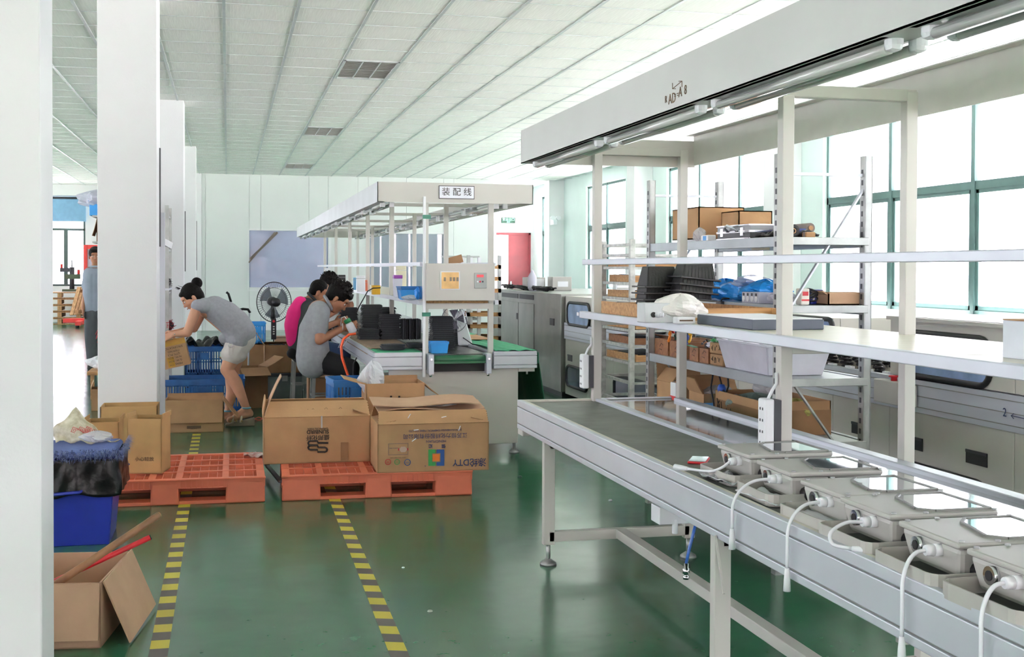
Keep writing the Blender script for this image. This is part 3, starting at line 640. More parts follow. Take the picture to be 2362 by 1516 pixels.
MB().box(1.105, 2.322, FY0, FY0+.006, HBF, HTF).build('canopy_end_plate', beige, fb)
MB().box(1.105, 1.111, FY0, FY1, HBF, HTF).box(1.111, 1.16, FY0, FY1, HBF, HBF+.004).build('canopy_left_plate', M('canopy_sheet_far', 'b9bdc0', .4, metal=.25, var=.05, vs=3), fb)
MB().box(2.316, 2.322, FY0, FY1, HBF, HTF).box(2.2, 2.316, FY0, FY1, HBF, HBF+.004).build('canopy_right_plate', beige, fb)
MB().box(1.105, 2.322, FY1-.006, FY1, HBF, HTF).build('canopy_far_plate', beige, fb)
for sx, x0 in ((1, 1.2), (-1, 2.1)):
    for k in range(8):
        y0 = FY0+.15+k*1.36; y1 = y0+1.25
        r = MB().box(x0-.06, x0+.06, y0, y1, HBF+.02, HBF+.03).build('lamp_reflector', refl, fb)
        for x in (x0-.035, x0+.035):
            MB().cyl((x, y0+.03, HBF-.012), (x, y1-.03, HBF-.012), .014, n=8).build('lamp_tube', glassw, r)
            [MB().box(x-.018, x+.018, ya, ya+.04, HBF-.03, HBF+.02).build('lamp_socket', white, r) for ya in (y0, y1-.04)]
MB().box(1.44, 1.465, FY0+.05, FY1, 1.472, 1.5).box(2.02, 2.045, FY0+.05, FY1, 1.472, 1.5).build('upper_rail', aluw, fb)
MB().box(1.43, 1.46, FY0+.05, FY1, 1.17, 1.205).box(2.03, 2.06, FY0+.05, FY1, 1.17, 1.205).build('shelf_rail', aluw, fb)
MB().box(1.46, 2.03, FY0+.25, FY1, 1.195, 1.203).build('shelf_board', M('pale_shelf_board', 'd8d2c4'), fb)
MB().box(1.452, 1.472, FY0-.03, FY0-.01, .62, 2.0).build('conduit', white, fb, bev=.003)
for z in (1.83, 1.085): MB().box(1.448, 1.51, FY0-.034, FY0+.0, z, z+.03).build('green_tape', M('green_tape', '2c7f6a', .3), fb)
# control cabinet
cx0, cx1 = 1.47, 2.005
cb_ = MB().box(cx0, cx1, FY0-.06, FY0+.14, 1.205, 1.49).build('control_cabinet', beige, fb, bev=.004)
MB().box(1.58, 1.73, FY0-.064, FY0-.058, 1.29, 1.43).build('breaker_window_frame', white, cb_)
MB().box(1.588, 1.722, FY0-.067, FY0-.06, 1.297, 1.423).build('breaker_window', M('amber_window', 'e3b877', .25, var=.1, vs=20), cb_)
for k in range(4): MB().box(1.605+k*.026+(.02 if k else 0), 1.621+k*.026+(.02 if k else 0), FY0-.07, FY0-.066, 1.355, 1.385).build('breaker', M('breaker_grey', '8a7f6c', .5), cb_)
MB().box(1.845, 1.94, FY0-.068, FY0-.058, 1.3, 1.42).build('meter_body', M('meter_grey', 'a9adab', .4), cb_, bev=.003)
MB().box(1.862, 1.915, FY0-.071, FY0-.067, 1.385, 1.405).build('meter_display', M('meter_red', 'c8434a', .4, emit=.4), cb_)
for k in range(3): MB().box(1.862+k*.02, 1.874+k*.02, FY0-.071, FY0-.067, 1.345, 1.358).build('meter_key', (white, redm, dgrey)[k], cb_)
MB().box(1.49, 1.96, FY0-.02, FY0+.1, 1.185, 1.207).build('cork_strip', M('cork', '9a7a52', .9, var=.3, vs=80), fb)
MB().box(1.47, 2.0, FY0-.0, FY0+.03, 1.14, 1.185).build('cabinet_beam', beige, fb)
q0, q1 = A(1012, 428, Y=FY0), A(1094, 460, Y=FY0)
sb = MB().box(q0.x, q1.x, FY0-.006, FY0, q1.z, q0.z).build('sign_plate', blackp, fb)
MB().box(q0.x+.005, q1.x-.005, FY0-.008, FY0-.005, q1.z+.005, q0.z-.005).build('sign_face', M('sign_white', 'eef0f8', .3), sb)
txt('装 配 线', .066, ((q0.x+q1.x)/2, FY0-.009, (q0.z+q1.z)/2), (1, 0, 0), (0, 0, 1), ink, sb)
# cloths and card covering the tables
t = thing('green_cloth', 'green cloth spread over the side table of the assembly line', 'cloth', (2.17, FY0, T))
def gc(u, v):
    x = 2.03+.345*u; y = FY0+.0+3.2*v; z = T+.004+.004*math.sin(20*u+9*v)+.01*max(0, math.sin(11*v+2*u))*.4
    if u > .95: x = 2.372; z = T-(u-.95)*2
    return Vector((x, y, z))
MB().sheet(gc, 24, 40).build('cloth', greenc, t, solid=.003)
t = thing('hanging_green_cloth', 'dark green cloth hanging to the floor beyond the assembly line corner', 'cloth', (2.42, 9.8, .2))
MB().sheet(lambda u, v: Vector((2.385+.1*v+.02*math.sin(12*u), 9.3+1.3*u, T-.005-.62*v)), 14, 6).build('cloth', M('dark_green_cloth', '1f5c41', .8, bump=.3, bs=30), t, solid=.004)
t = thing('green_mat', 'green mat strip on the left table end under the plate trays', 'mat', (1.2, FY0, T))
MB().box(TX+.02, 1.45, FY0+.02, FY0+.6, T-.002, T+.003).build('mat', greenc, t)
t = thing('worktop_card', 'scuffed brown cardboard sheet covering the workers side of the table', 'cardboard', (1.2, 11, T))
MB().sheet(lambda u, v: Vector((TX+.005+.37*u-(.014 if u < .05 else 0), FY0+.4+4.5*v, (T+.006+.003*math.sin(25*v+8*u)) if u > .04 else T-.04)), 16, 40).build('sheet', M('scuffed_card', 'a08870', .7, col2='7d6c5c', vs=14, bump=.3), t, solid=.003)
# ---------------------------------------------------------------- black plates
def plate_proto():
    t = thing('black_plate', 'x', 'plate')
    MB().box(-.09, .09, -.09, .09, 0, .0075).box(-.085, .085, -.085, .085, .0075, .015).build('plate', M('ribbed_black', '222429', .55), t, local=True, bev=.002)
    MB().box(-.092, .092, -.092, -.087, .002, .006).box(-.092, -.087, -.092, .092, .002, .006).build('rim', M('plate_edge', '43474d', .5), t, local=True)
    return t
pp0 = plate_proto(); first = True
ORD = ['topmost', 'second', 'third', 'fourth', 'fifth', 'sixth', 'seventh', 'eighth', 'ninth', 'tenth', 'eleventh', 'twelfth', 'thirteenth', 'fourteenth', 'fifteenth', 'sixteenth', 'seventeenth', 'eighteenth', 'nineteenth', 'twentieth']
rs = random.Random(5)
stacks = [(849, 783, 10.85, T+.01, 6, 0, 'in the low stack by the worker in grey', 'low stack of black plates'),
          (856, 755, 11.12, T+.01, 19, 0, 'in the tallest stack, behind the low one', 'tallest stack of black plates'),
          (899, 783, 10.85, T+.01, 14, 0, 'in the broad stack in front of the shelf post', 'broad stack of black plates'),
          (888, 735, 11.35, T+.01, 17, 0, 'in the stack behind the broad one', 'half hidden stack of black plates'),
          (1018, 804, 9.85, T-.018, 17, 0, 'in the stack behind the small blue bin', 'stack of black plates behind the blue bin'),
          (1052, 762, 10.5, T-.018, 13, 0, 'in the short stack on the centre belt', 'short stack on the centre belt'),
          (803, 740, 12.3, T+.01, 15, 0, 'in the stack near the workers hands', 'stack near the worker hands')]
for px, py, Y, z0, n, _, lb_, g in stacks:
    c = A(px, py, Y=Y)
    for k in range(n):
        o = pp0 if first else dup(pp0); first = False
        o.location = (c.x+rs.uniform(-.006, .006), Y+rs.uniform(-.004, .004), z0+k*.0158); o.rotation_euler = (0, 0, rs.uniform(-.05, .05))
        o['label'] = ORD[n-1-k]+' black plate from the top '+lb_ if k < n-1 else 'topmost black plate '+lb_; o['group'] = g
for k in range(9):
    c = A(928+k*5, 780, Y=10.7)
    o = dup(pp0); o.rotation_euler = (0, PI/2, 0); o.location = (c.x, 10.75+.02*(k % 3), T+.1); o['label'] = ('first', 'second', 'third', 'fourth', 'fifth', 'sixth', 'seventh', 'eighth', 'last')[k]+' plate of the upright row counted towards the white post'; o['group'] = 'upright row of black plates'
# clear blister trays at the table end
for k in range(7):
    for s, (px, nm) in enumerate(((905, 'front'), (965, 'rear'))):
        c = A(px, 806, Y=9.45+.16*s)
        t = thing('clear_tray', ('lowest', 'second', 'third', 'fourth', 'fifth', 'sixth', 'top')[k]+' thin smoky tray in the '+('pile closer to the table corner' if s == 0 else 'pile next to the post'), 'tray', (c.x+.004*((k*3) % 4), 9.45+.18*s, T+.008+k*.006), .1*math.sin(k*3), 'smoky trays piled at the table end')
        MB().lathe((0, 0, 0), [(0, .001), (.095, .0), (.105, .0045), (.1, .0045), (.09, .003), (0, .003)], 10).build('tray', M('smoky_plastic', '4b5056', .15, rvar=.1), t, local=True)
def bin_(name, lb_, loc, w, d, h, mat, rz=0, group=None, cat='bin'):
    t = thing(name, lb_, cat, loc, rz, group)
    m = MB(); th = .004
    a, b2 = w/2*.86, d/2*.9
    for s in (-1, 1):
        m.hexa([(s*a-th/2, -b2, 0), (s*a+th/2, -b2, 0), (s*a+th/2, b2, 0), (s*a-th/2, b2, 0), (s*w/2-th/2, -d/2, h), (s*w/2+th/2, -d/2, h), (s*w/2+th/2, d/2, h), (s*w/2-th/2, d/2, h)])
    hf = h*.93
    m.hexa([(-a, -b2, 0), (a, -b2, 0), (a, -b2+th, 0), (-a, -b2+th, 0), (-w/2, -d/2, hf), (w/2, -d/2, hf), (w/2, -d/2+th, hf), (-w/2, -d/2+th, hf)])
    m.hexa([(-a, b2-th, 0), (a, b2-th, 0), (a, b2, 0), (-a, b2, 0), (-w/2, d/2-th, h), (w/2, d/2-th, h), (w/2, d/2, h), (-w/2, d/2, h)])
    m.box(-a, a, -b2, b2, 0, th)
    m.build('bin_body', mat, t, local=True, bev=.0015)
    r = MB().box(-w/2-.004, w/2+.004, -d/2-.006, -d/2+.003, hf-.012, hf).box(-w/2-.005, -w/2+.003, -d/2, d/2, h-.01, h).box(w/2-.003, w/2+.005, -d/2, d/2, h-.01, h).build('rim', mat, t, local=True)
    return t
c = A(1014, 815, Y=9.3); bin_('parts_bin', 'small bright blue parts bin at the green roller', (c.x, 9.36, T-.016), .14, .12, .09, bluel)
c = A(940, 680, Y=9.9); bin_('parts_bin', 'large blue bin on the line shelf beside the control cabinet', (c.x+.03, 9.9, 1.203), .2, .3, .1, bluep)
c = A(940, 680, Y=9.65); bin_('parts_bin', 'lighter blue bin leaning in front of the large blue bin on the line shelf', (c.x, 9.6, 1.203), .14, .14, .075, bluel)
def bagblob(name, lb_, c, rx, ry, rz_, mat, seed=1, cat='bag', n=14, tw=.0):
    r = random.Random(seed); t = thing(name, lb_, cat, (c[0], c[1], c[2]))
    ph = [r.uniform(0, 6) for _ in range(8)]; m = MB(); vs = []; nu, nv = 22, n
    for j in range(nv+1):
        th = PI*j/nv
        for k in range(nu):
            a = 2*PI*k/nu; q = 1+.16*math.sin(3*a+ph[0]+2*th)+.11*math.sin(5*a+ph[1]-4*th)+.07*math.sin(9*a+ph[2]+5*th)+.05*math.sin(15*a+ph[3])
            z = math.cos(th); q *= (1 if z < .4 else 1-.35*(z-.4)*(1+.6*math.sin(4*a+ph[4])))
            vs.append((c[0]+rx*q*math.sin(th)*math.cos(a), c[1]+ry*q*math.sin(th)*math.sin(a), c[2]+rz_+rz_*z*(1+.1*math.sin(4*a+ph[5]))))
    m.add(vs, [(j*nu+k, j*nu+(k+1) % nu, (j+1)*nu+(k+1) % nu, (j+1)*nu+k) for j in range(nv) for k in range(nu)], False)
    m.build('bag_film', mat, t); return t
c = A(945, 678, Y=9.45); bagblob('plastic_bag', 'clear plastic bag of screws in front of the blue bins on the line shelf', (c.x, 9.42, 1.203), .06, .04, .02, clearb, 3)
bagblob('plastic_bag', 'small bright blue bag hanging at the shelf end beside the control cabinet', (1.43, 9.3, 1.215), .025, .03, .045, M('blue_film', '1e7fd6', .3), 5)
c = A(917, 680, Y=10.5)
t = thing('plastic_tub', 'clear upright tub with purple lid on the line shelf', 'tub', (c.x, 10.5, 1.203))
MB().taper((-.032, .032, -.04, .04), 0, (-.037, .037, -.045, .045), .16).build('tub_body', frost, t, local=True, bev=.004)
MB().box(-.038, .038, -.047, .047, .16, .19).build('lid', M('purple_lid', '8a3ea0', .4), t, local=True, bev=.004)
c = A(867, 665, Y=11.5)
t = thing('yellow_box', 'small yellow box standing on the line shelf', 'box', (c.x, 11.5, 1.203)); MB().box(-.036, .036, -.05, .05, 0, .085).build('box_body', M('yellow_card', 'dfae2e', .6), t, local=True, bev=.002)
MB().box(-.036, .036, -.051, .051, .083, .087).build('lid', M('yellow_card2', 'cf9d26', .6), t, local=True)
small = [(785, 655, 16.0, .1, .09, white, 'white carton beside the dark film on the distant end of the line shelf'), (832, 650, 13.0, .09, .17, white, 'white box leaning against a post on the line shelf'), (788, 640, 16.2, .1, .16, blackp, 'crumpled black film standing on the line shelf'),
         (820, 645, 14.0, .05, .14, M('sky_blue_card', '6fa8cf', .6), 'narrow pale blue carton on the line shelf'), (843, 640, 13.2, .04, .12, orange, 'orange packet beside a post on the line shelf'), (925, 645, 12.2, .1, .28, M('cream_card', 'e8e3c8', .7), 'tall cream carton standing behind the blue bins')]
for px, py, Y, w_, h_, m_, lb_ in small:
    c = A(px, py, Y=Y); t = thing('shelf_box', lb_, 'box', (c.x, Y, 1.203)); MB().taper((-w_/2, w_/2, -.05, .05), 0, (-w_/2+.003, w_/2-.003, -.048, .048), h_).build('box_body', m_, t, local=True, bev=.004); MB().box(-w_/2, w_/2, -.051, .051, h_*.8, h_*.83).build('tape_band', clearb, t, local=True)
c = A(757, 640, Y=17); t = thing('spray_bottle', 'white spray bottle with dark label on the distant end of the line shelf', 'bottle', (c.x, 17, 1.203))
MB().lathe((0, 0, 0), [(0, 0), (.04, 0), (.042, .14), (.02, .19), (.018, .21), (0, .21)], 14).build('bottle', white, t, local=True); MB().box(-.05, .02, -.012, .012, .21, .25).build('trigger', white, t, local=True); MB().lathe((0, 0, .04), [(.0435, 0), (.0435, .08)], 14).build('label_band', blackp, t, local=True); MB().lathe((0, 0, .0), [(.043, .0), (.043, .03)], 14).build('red_band', redm, t, local=True)
# desk fan and cables behind the line
t = thing('desk_fan', 'small pale desk fan seen through the frame under the control cabinet', 'fan', (1.78, 10.2, T-.02))
c = (A(1048, 737, Y=10.2).x, 10.2, A(1048, 737, Y=10.2).z); m = MB()
for k in range(20): a = 2*PI*k/20; m.tube([(c[0], c[1]-.05, c[2]), (c[0]+.07*math.cos(a), c[1]-.04, c[2]+.07*math.sin(a)), (c[0]+.11*math.cos(a), c[1], c[2]+.11*math.sin(a))], .0012, 4)
m.lathe((c[0], c[1], c[2]), [(.108, -.006), (.113, 0), (.108, .006)], 28, 'y').build('cage', M('greyish_wire', '8f8f98', .4, metal=.5), t)
m = MB()
for k in range(4):
    a = PI/2*k; m.prism([(c[0]+.01*math.cos(a), c[1], c[2]+.01*math.sin(a)), (c[0]+.09*math.cos(a-.35), c[1]-.01, c[2]+.09*math.sin(a-.35)), (c[0]+.09*math.cos(a+.5), c[1]+.012, c[2]+.09*math.sin(a+.5))], (0, .002, 0))
m.build('blades', M('fan_purple_grey', '5b5766', .4), t)
MB().taper((c[0]+.05, c[0]+.17, 10.22, 10.3), T-.02, (c[0]+.03, c[0]+.08, 10.22, 10.28), c[2]+.07).build('stand', white, t, bev=.01)
MB().tube([(c[0]+.08, 10.22, T+.05), (c[0]+.14, 10.1, T), (c[0]+.2, 9.9, T-.01)], .004).build('cord', blackr, t)
t = thing('card_sheet', 'brown card sheet lying at the far side of the centre belt', 'cardboard', (1.9, 10.6, T))
MB().box(1.94, 2.3, 10.55, 11.3, T+.012, T+.016).build('sheet', card, t)
t = thing('task_cable', 'black looping cable rising from the plates to the line shelf', 'cable', A(848, 680, Y=11.2))
MB().tube([A(*p, Y=11.2) for p in ((878, 664), (860, 665), (848, 672), (838, 690), (828, 708), (820, 725))], .005).build('cable', blackr, t)
# shelves, trays and lightbox things seen beyond the line
t = thing('wooden_tray_rack', 'rack of wooden trays glimpsed through the line posts', 'rack', (3.1, 15, 0))
for x in (2.95, 3.35): 
    for y in (15, 15.5): MB().box(x-.02, x+.02, y-.02, y+.02, 0, 1.62).build('post', steel, t)
for k in range(8): z = .4+.15*k; r = MB().box(2.93, 3.37, 15.0, 15.5, z, z+.012).box(2.93, 3.37, 14.98, 15.0, z, z+.05).box(2.93, 3.37, 15.5, 15.52, z, z+.05).build('tray', wood, t)

q0, q1 = A(1030, 590, Y=15), A(1106, 605, Y=15)
t = thing('display_rack', 'white open frame with brown card seen just above the control cabinet', 'rack', (q0.x, 15, 0))
MB().box(q0.x, q1.x, 15, 15.4, q0.z-.02, q0.z).build('top_plate', steel, t)
for k in range(5): x = q0.x+(q1.x-q0.x)*k/4; MB().box(x-.02, x+.02, 15, 15.04, 0, q0.z-.02).build('post', white, t)
MB().bar((q0.x+.02, 14.99, q1.z), (q0.x+.2, 14.99, q0.z-.03), .1, .01, up=(0, 1, 0)).build('card_piece', cardd, t)
MB().box(q0.x, q1.x, 15.05, 15.35, .8, .83).build('lower_shelf', steel, t)
# ================================================================ LONG MACHINE
MX = 3.7; MY0, MY1 = 3.2, 16.9; MT = 1.19; MW = 1.35
YO0, YO1 = 6.28, 6.95      # open roller section
mc = thing('processing_machine', 'long grey glass washing machine with hooded ends and roller conveyor behind the bench', 'machine', (MX, MY0, 0))
winr = M('window_gasket', '1f2023', .5); bluew = M('blue_machine_window', '8fa9d2', .12, var=.2, vs=6, bump=.2, bs=9); darkw = M('dark_machine_window', '2b3c5c', .1, var=.2, vs=6)
def mwin(y0, y1, z0, z1, mat, nm='hood_window'):
    r = min(.09, (z1-z0)*.45); pts = []
    for cy, cz, a0 in ((y1-r, z1-r, 0), (y0+r, z1-r, PI/2), (y0+r, z0+r, PI), (y1-r, z0+r, 1.5*PI)):
        for k in range(6): a = a0+k*PI/10; pts.append((cy+r*math.cos(a), cz+r*math.sin(a)))
    g = MB().prism([(MX-.004, y, z) for y, z in pts], (-.006, 0, 0)).build(nm, mat, mc)
    m = MB(); m.tube([(MX-.008, y, z) for y, z in pts+[pts[0], pts[1]]], .017, 6, cap=False); m.build('gasket', winr, g)
def mhandle(y, z): 
    h = MB().box(MX-.006, MX-.003, y-.09, y+.09, z-.035, z+.035).build('recessed_handle', blackp, mc); MB().box(MX-.009, MX-.005, y-.09, y+.09, z+.02, z+.035).build('handle_lip', dgrey, h)
def ay(px): return A(px, 700, X=MX).y
# near hood: upper and lower panels
def panels(edges, z0, z1, nm, mat=machm):
    for i in range(len(edges)-1): MB().box(MX, MX+.05, edges[i]+.003, edges[i+1]-.003, z0, z1).build(nm, mat, mc, bev=.004)
near = [MY0, 4.05, ay(2343), YO0]
panels(near, .855, MT, 'hood_panel'); panels([MY0, 4.05, ay(2343), YO0, YO1, 8.4, 9.9, 11.4, 13.15], .05, .668, 'base_panel')
MB().box(MX+.05, MX+MW, MY0, YO0, .05, MT-.002).box(MX-.02, MX+MW+.02, MY0, YO0+.01, MT-.02, MT).build('hood_body', machm, mc)
MB().box(MX-.015, MX+.03, MY0, 13.15, .672, .85).build('alloy_beam', alu, mc)
for z in (.7, .76, .82): MB().box(MX-.019, MX-.014, MY0, 13.15, z, z+.004).build('beam_groove', dsteel, mc)
far = [8.3, 10.2, 11.75, 13.15]
panels([YO1, 8.3], 1.01, 1.15, 'hood_panel'); panels(far, .855, 1.15, 'hood_panel'); MB().box(MX+.05, MX+MW, YO1, 8.35, 1.02, 1.148).build('hood_body', machm, mc); MB().box(MX+.05, MX+MW, YO1, 8.35, .05, .6).build('base_body', machm, mc); MB().box(MX+.05, MX+MW, 8.3, 13.15, .05, 1.148).build('hood_body', machm, mc)
def ay(px): return A(px, 700, X=MX).y
def az(px, py): return A(px, py, X=MX).z
zt, zb = az(2200, 775), az(2200, 880)
mwin(ay(2290), ay(2094), zb, zt, bluew); mwin(3.4, 4.3, zb, zt, bluew)
mwin(ay(2285), ay(2094), .1, az(2230, 1105), M('deep_blue_machine_window', '2a49a8', .12))
for a_, b_ in ((1923, 1826), (1796, 1712), (1690, 1560), (1540, 1420)): mwin(ay(a_), ay(b_), .9 if a_ < 1700 else 1.03, 1.12 if a_ < 1700 else 1.14, bluew); mwin(ay(a_), ay(b_), .1, .42, darkw)
mwin(ay(1362), ay(1311), az(1335, 752), az(1335, 700), bluew); mwin(ay(1358), ay(1309), az(1335, 897), az(1335, 850), darkw)
for px, py in ((2258, 1058), (2112, 1023), (1986, 990), (1316, 826), (1700, 930), (1500, 880)): mhandle(ay(px), az(px, py))
MB().box(MX-.05, MX-.02, 5.96, 6.34, .7, .82).build('stop_button_box', beige, mc, bev=.005)
bx = MB().box(MX-.09, MX-.02, 5.98, 6.3, .7, .83).build('switch_box', beige, mc, bev=.005)
MB().lathe((MX-.055, 6.14, .83), [(0, 0), (.018, 0), (.018, .02), (.03, .022), (.03, .03), (0, .03)], 14).build('stop_button', redm, bx)
txt('2', .06, (MX-.021, 5.19, .76), (0, -1, 0), (0, 0, 1), inkb, mc, 'marker_writing'); txt('3', .06, (MX-.021, 4.93, .72), (0, -1, 0), (0, 0, 1), inkb, mc, 'marker_writing')
MB().tube([(MX-.021, 5.14, .752), (MX-.021, 5.0, .748)], .0018, 5).tube([(MX-.021, 5.12, .764), (MX-.021, 5.14, .752), (MX-.021, 5.12, .74)], .0018, 5).tube([(MX-.021, 5.02, .76), (MX-.021, 5.0, .748), (MX-.021, 5.02, .736)], .0018, 5).build('marker_arrow', inkb, mc)
# open section with columns of black wheels
YW1 = 8.3
MB().box(MX+.03, MX+MW, YO0, YW1, .6, .8).build('roller_bed', M('pale_bed', 'd9d4c6', .4), mc)
whl = MB(); whl.lathe((0, 0, 0), [(0, -.007), (.03, -.008), (.033, 0), (.03, .008), (0, .007)], 10)
w0 = None
for i in range(4):
    for k in range(10):
        x = MX+.1+i*.25; y = YO0+.12+k*.2+.05*(i % 2)
        MB().bar((x, y-.07, .8), (x, y+.07, .96), .012).build('wheel_axle', steel, mc)
        for q in range(7):
            if w0 is None: w0 = whl.build('conveyor_wheel', blackr, mc, local=True); o = w0
            else: o = w0.copy(); COL.objects.link(o)
            o.location = (x-MX, y-.06+.02*q-MY0, .825+.022*q)
for k in range(9): y = YO0+.1+k*.22; MB().box(MX+.03, MX+.06, y-.035, y+.035, .8, .86).build('bearing_block', white, mc); MB().cyl((MX+.028, y, .835), (MX+.03, y, .835), .012).build('bearing_dot', redm, mc)

# stainless cabinet at the far end
cab = thing('steel_cabinet', 'large stainless steel cabinet with double doors and two vent slots at the machine end', 'cabinet', (3.66, 13.2, 0))
MB().box(3.66, 5.35, 13.2, 16.95, .06, 1.17).build('cabinet_body', ss, cab, bev=.006)
MB().box(3.69, 5.3, 13.25, 16.9, 0, .06).build('plinth', dgrey, cab)
ya, yb, yc = A(1157, 700, X=3.66).y, A(1197, 700, X=3.66).y, A(1233, 700, X=3.66).y
for y0, y1 in ((yb, ya), (yc, yb)): 
    d = MB().box(3.652, 3.661, y0+.012, y1-.012, .1, 1.02).build('cabinet_door', ss, cab, bev=.003)
    MB().box(3.655, 3.659, y0+.04, y1-.03, 1.07, 1.13).build('vent_slot', blackp, cab)
MB().box(3.648, 3.653, yb+.03, yb+.1, .8, .88).build('door_latch', blackp, cab)
y = A(1274, 739, X=3.66).y; MB().box(3.652, 3.66, y-.09, y+.09, .8, .88).build('recessed_handle', blackp, cab)
for px, py in ((1196, 786),): y = A(px, py, X=3.66).y; MB().box(3.645, 3.655, y-.2, y+.2, .42, .45).build('hinge_bar', steel, cab)
# things on the machine top
def simple(name, lb_, cat, c, mat, w_, d, h, rz=0, parts=()):
    t = thing(name, lb_, cat, c, rz); MB().box(-w_/2, w_/2, -d/2, d/2, 0, h).build('body', mat, t, local=True, bev=min(.006, h*.2)); 
    for nm, a, m_ in parts: MB().box(*a).build(nm, m_, t, local=True)
    return t
TZ = 1.17
c = A(1195, 668, Z=TZ); simple('instrument_box', 'grey instrument box on the steel cabinet before the red door', 'box', (3.95, 15.6, TZ), greyp, .25, .25, .17, 0, [('front_panel', (-.11, .11, -.13, -.124, .02, .15), white)])
simple('instrument_box', 'grey instrument box with a label window, beside its plain twin on the steel cabinet', 'box', (4.25, 15.4, TZ), greyp, .26, .25, .18, 0, [('label_window', (-.06, .08, -.13, -.124, .05, .12), white)])
t = thing('plastic_bottle', 'translucent bottle with pointed cap on the steel cabinet', 'bottle', (3.83, 15.2, TZ)); MB().lathe((0, 0, 0), [(0, 0), (.055, 0), (.06, .03), (.058, .18), (.03, .23), (.015, .26), (0, .27)], 14).build('bottle_body', frost, t, local=True); MB().cyl((0, 0, .23), (0, 0, .27), .018, .01).build('cap', white, t, local=True)
for k, (px, lb_) in enumerate(((1172, 'tangle of black cables and green tape on the cabinet corner'), (1205, 'heap of black cables in front of the instrument boxes'), (1245, 'flat black cable bundle along the cabinet edge'))):
    c = A(px, 668, X=3.8); c.z = TZ; t = thing('cable_heap', lb_, 'cables', c); r = random.Random(k)
    m = MB()
    for _ in range(9):
        p = [c+Vector((r.uniform(-.03, .1), r.uniform(-.45, .45), r.uniform(.012, .06))) for _ in range(6)]; m.tube(p, .012, 5)
    m.build('cables', blackr, t)
simple('white_vent_box', 'white louvred box standing near the distant narrow window', 'box', (4.9, 14.6, TZ), white, .32, .12, .22, 0, [('louvre', (-.14, .14, -.065, -.06, .03+.05*k, .05+.05*k), greyp) for k in range(4)])
simple('white_board', 'white panel standing behind the louvred box', 'panel', (5.1, 14.9, TZ), white, .4, .04, .22, .2, [('edge_strip', (-.2, .2, -.024, -.02, .2, .22), aluw)])
t = thing('cardboard_tray', 'brown tray with white tubes on the machine by the mint wall', 'box', (5.0, 13.9, TZ)); MB().box(-.16, .16, -.1, .1, 0, .07).build('tray', card, t, local=True)
for k in range(3): MB().cyl((-.1+.08*k, 0, .06), (-.1+.08*k, 0, .2), .016).build('white_tube', white, t, local=True)
for k, (x, y, lb_) in enumerate(((4.35, 12.5, 'low grey metal box on the machine top beside the heap of pale boxes'), (4.6, 12.2, 'pale grey metal box at the bottom of the heap on the machine top'), (4.72, 12.0, 'pale box leaning on the heap on the machine top'))):
    simple('metal_box', lb_, 'box', (x, y, 1.15), (greyp, white, greyp)[k], .18, .15, .07+.03*k, .3*k, [('lid_seam', (-.091, .091, -.076, -.0755, .04, .045), dgrey)])
bagblob('plastic_bag', 'white plastic bag bulging behind the pale boxes on the machine top', (4.85, 12.6, 1.15), .16, .1, .08, frost, 7)

# ================================================================ STEEL SHELF RACK
RX0, RX1, RY0, RY1, RTOP = 2.55, 3.0, 5.3, 7.1, 2.0
rk = thing('shelf_rack', 'galvanised steel shelf rack with diagonal end braces, loaded with bags and cartons', 'rack', (RX0, RY0, 0))
def upright(x, y):
    u = MB().box(x-.018, x+.018, y-.003, y+.0, 0, RTOP).box(x-.02, x-.016, y-.003, y+.045, 0, RTOP).box(x+.016, x+.02, y-.003, y+.045, 0, RTOP).build('upright', steel, rk)
    m = MB()
    for k in range(38): m.box(x-.0215, x-.0195, y+.015, y+.03, .06+k*.05, .085+k*.05)
    tag(m.build('punched_slots', dgrey, u), kind='stuff')
for x in (RX0, RX1):
    for y in (RY0, RY1): upright(x, y)
SHZ = [.3, .625, .93, 1.28, 1.605]
for z in SHZ:
    MB().box(RX0+.02, RX1-.02, RY0, RY1+.03, z-.008, z).build('shelf_deck', M('shelf_grey', 'a9aeb0', .4, metal=.3, var=.05), rk)
    for x in (RX0+.0, RX1-.0): MB().box(x-.014, x+.014, RY0+.01, RY1+.02, z-.045, z+.004).build('shelf_beam', M('beam_bluegrey', 'a4abb0', .4, metal=.4, var=.05), rk, bev=.002)
    MB().box(RX0, RX1, RY0-.01, RY0+.015, z-.035, z+.002).build('end_lip', steel, rk, bev=.002)
for y in (RY0+.02, RY1+.02):
    MB().box(RX0, RX1, y-.008, y+.008, 1.9, 1.915).build('top_tie', aluw, rk)
    MB().bar((RX1-.01, y, 1.85), (RX0+.02, y, 1.22), .022, .008).build('diagonal_brace', alu, rk)
    MB().bar((RX0+.02, y, .98), (RX1-.13, y, .58), .022, .008).build('diagonal_brace', steel, rk)
MB().box(2.6, 2.6+.03, 5.6, 5.75, 1.55, 1.61).build('torn_label', M('torn_paper', 'bdb5a0', .8), rk)
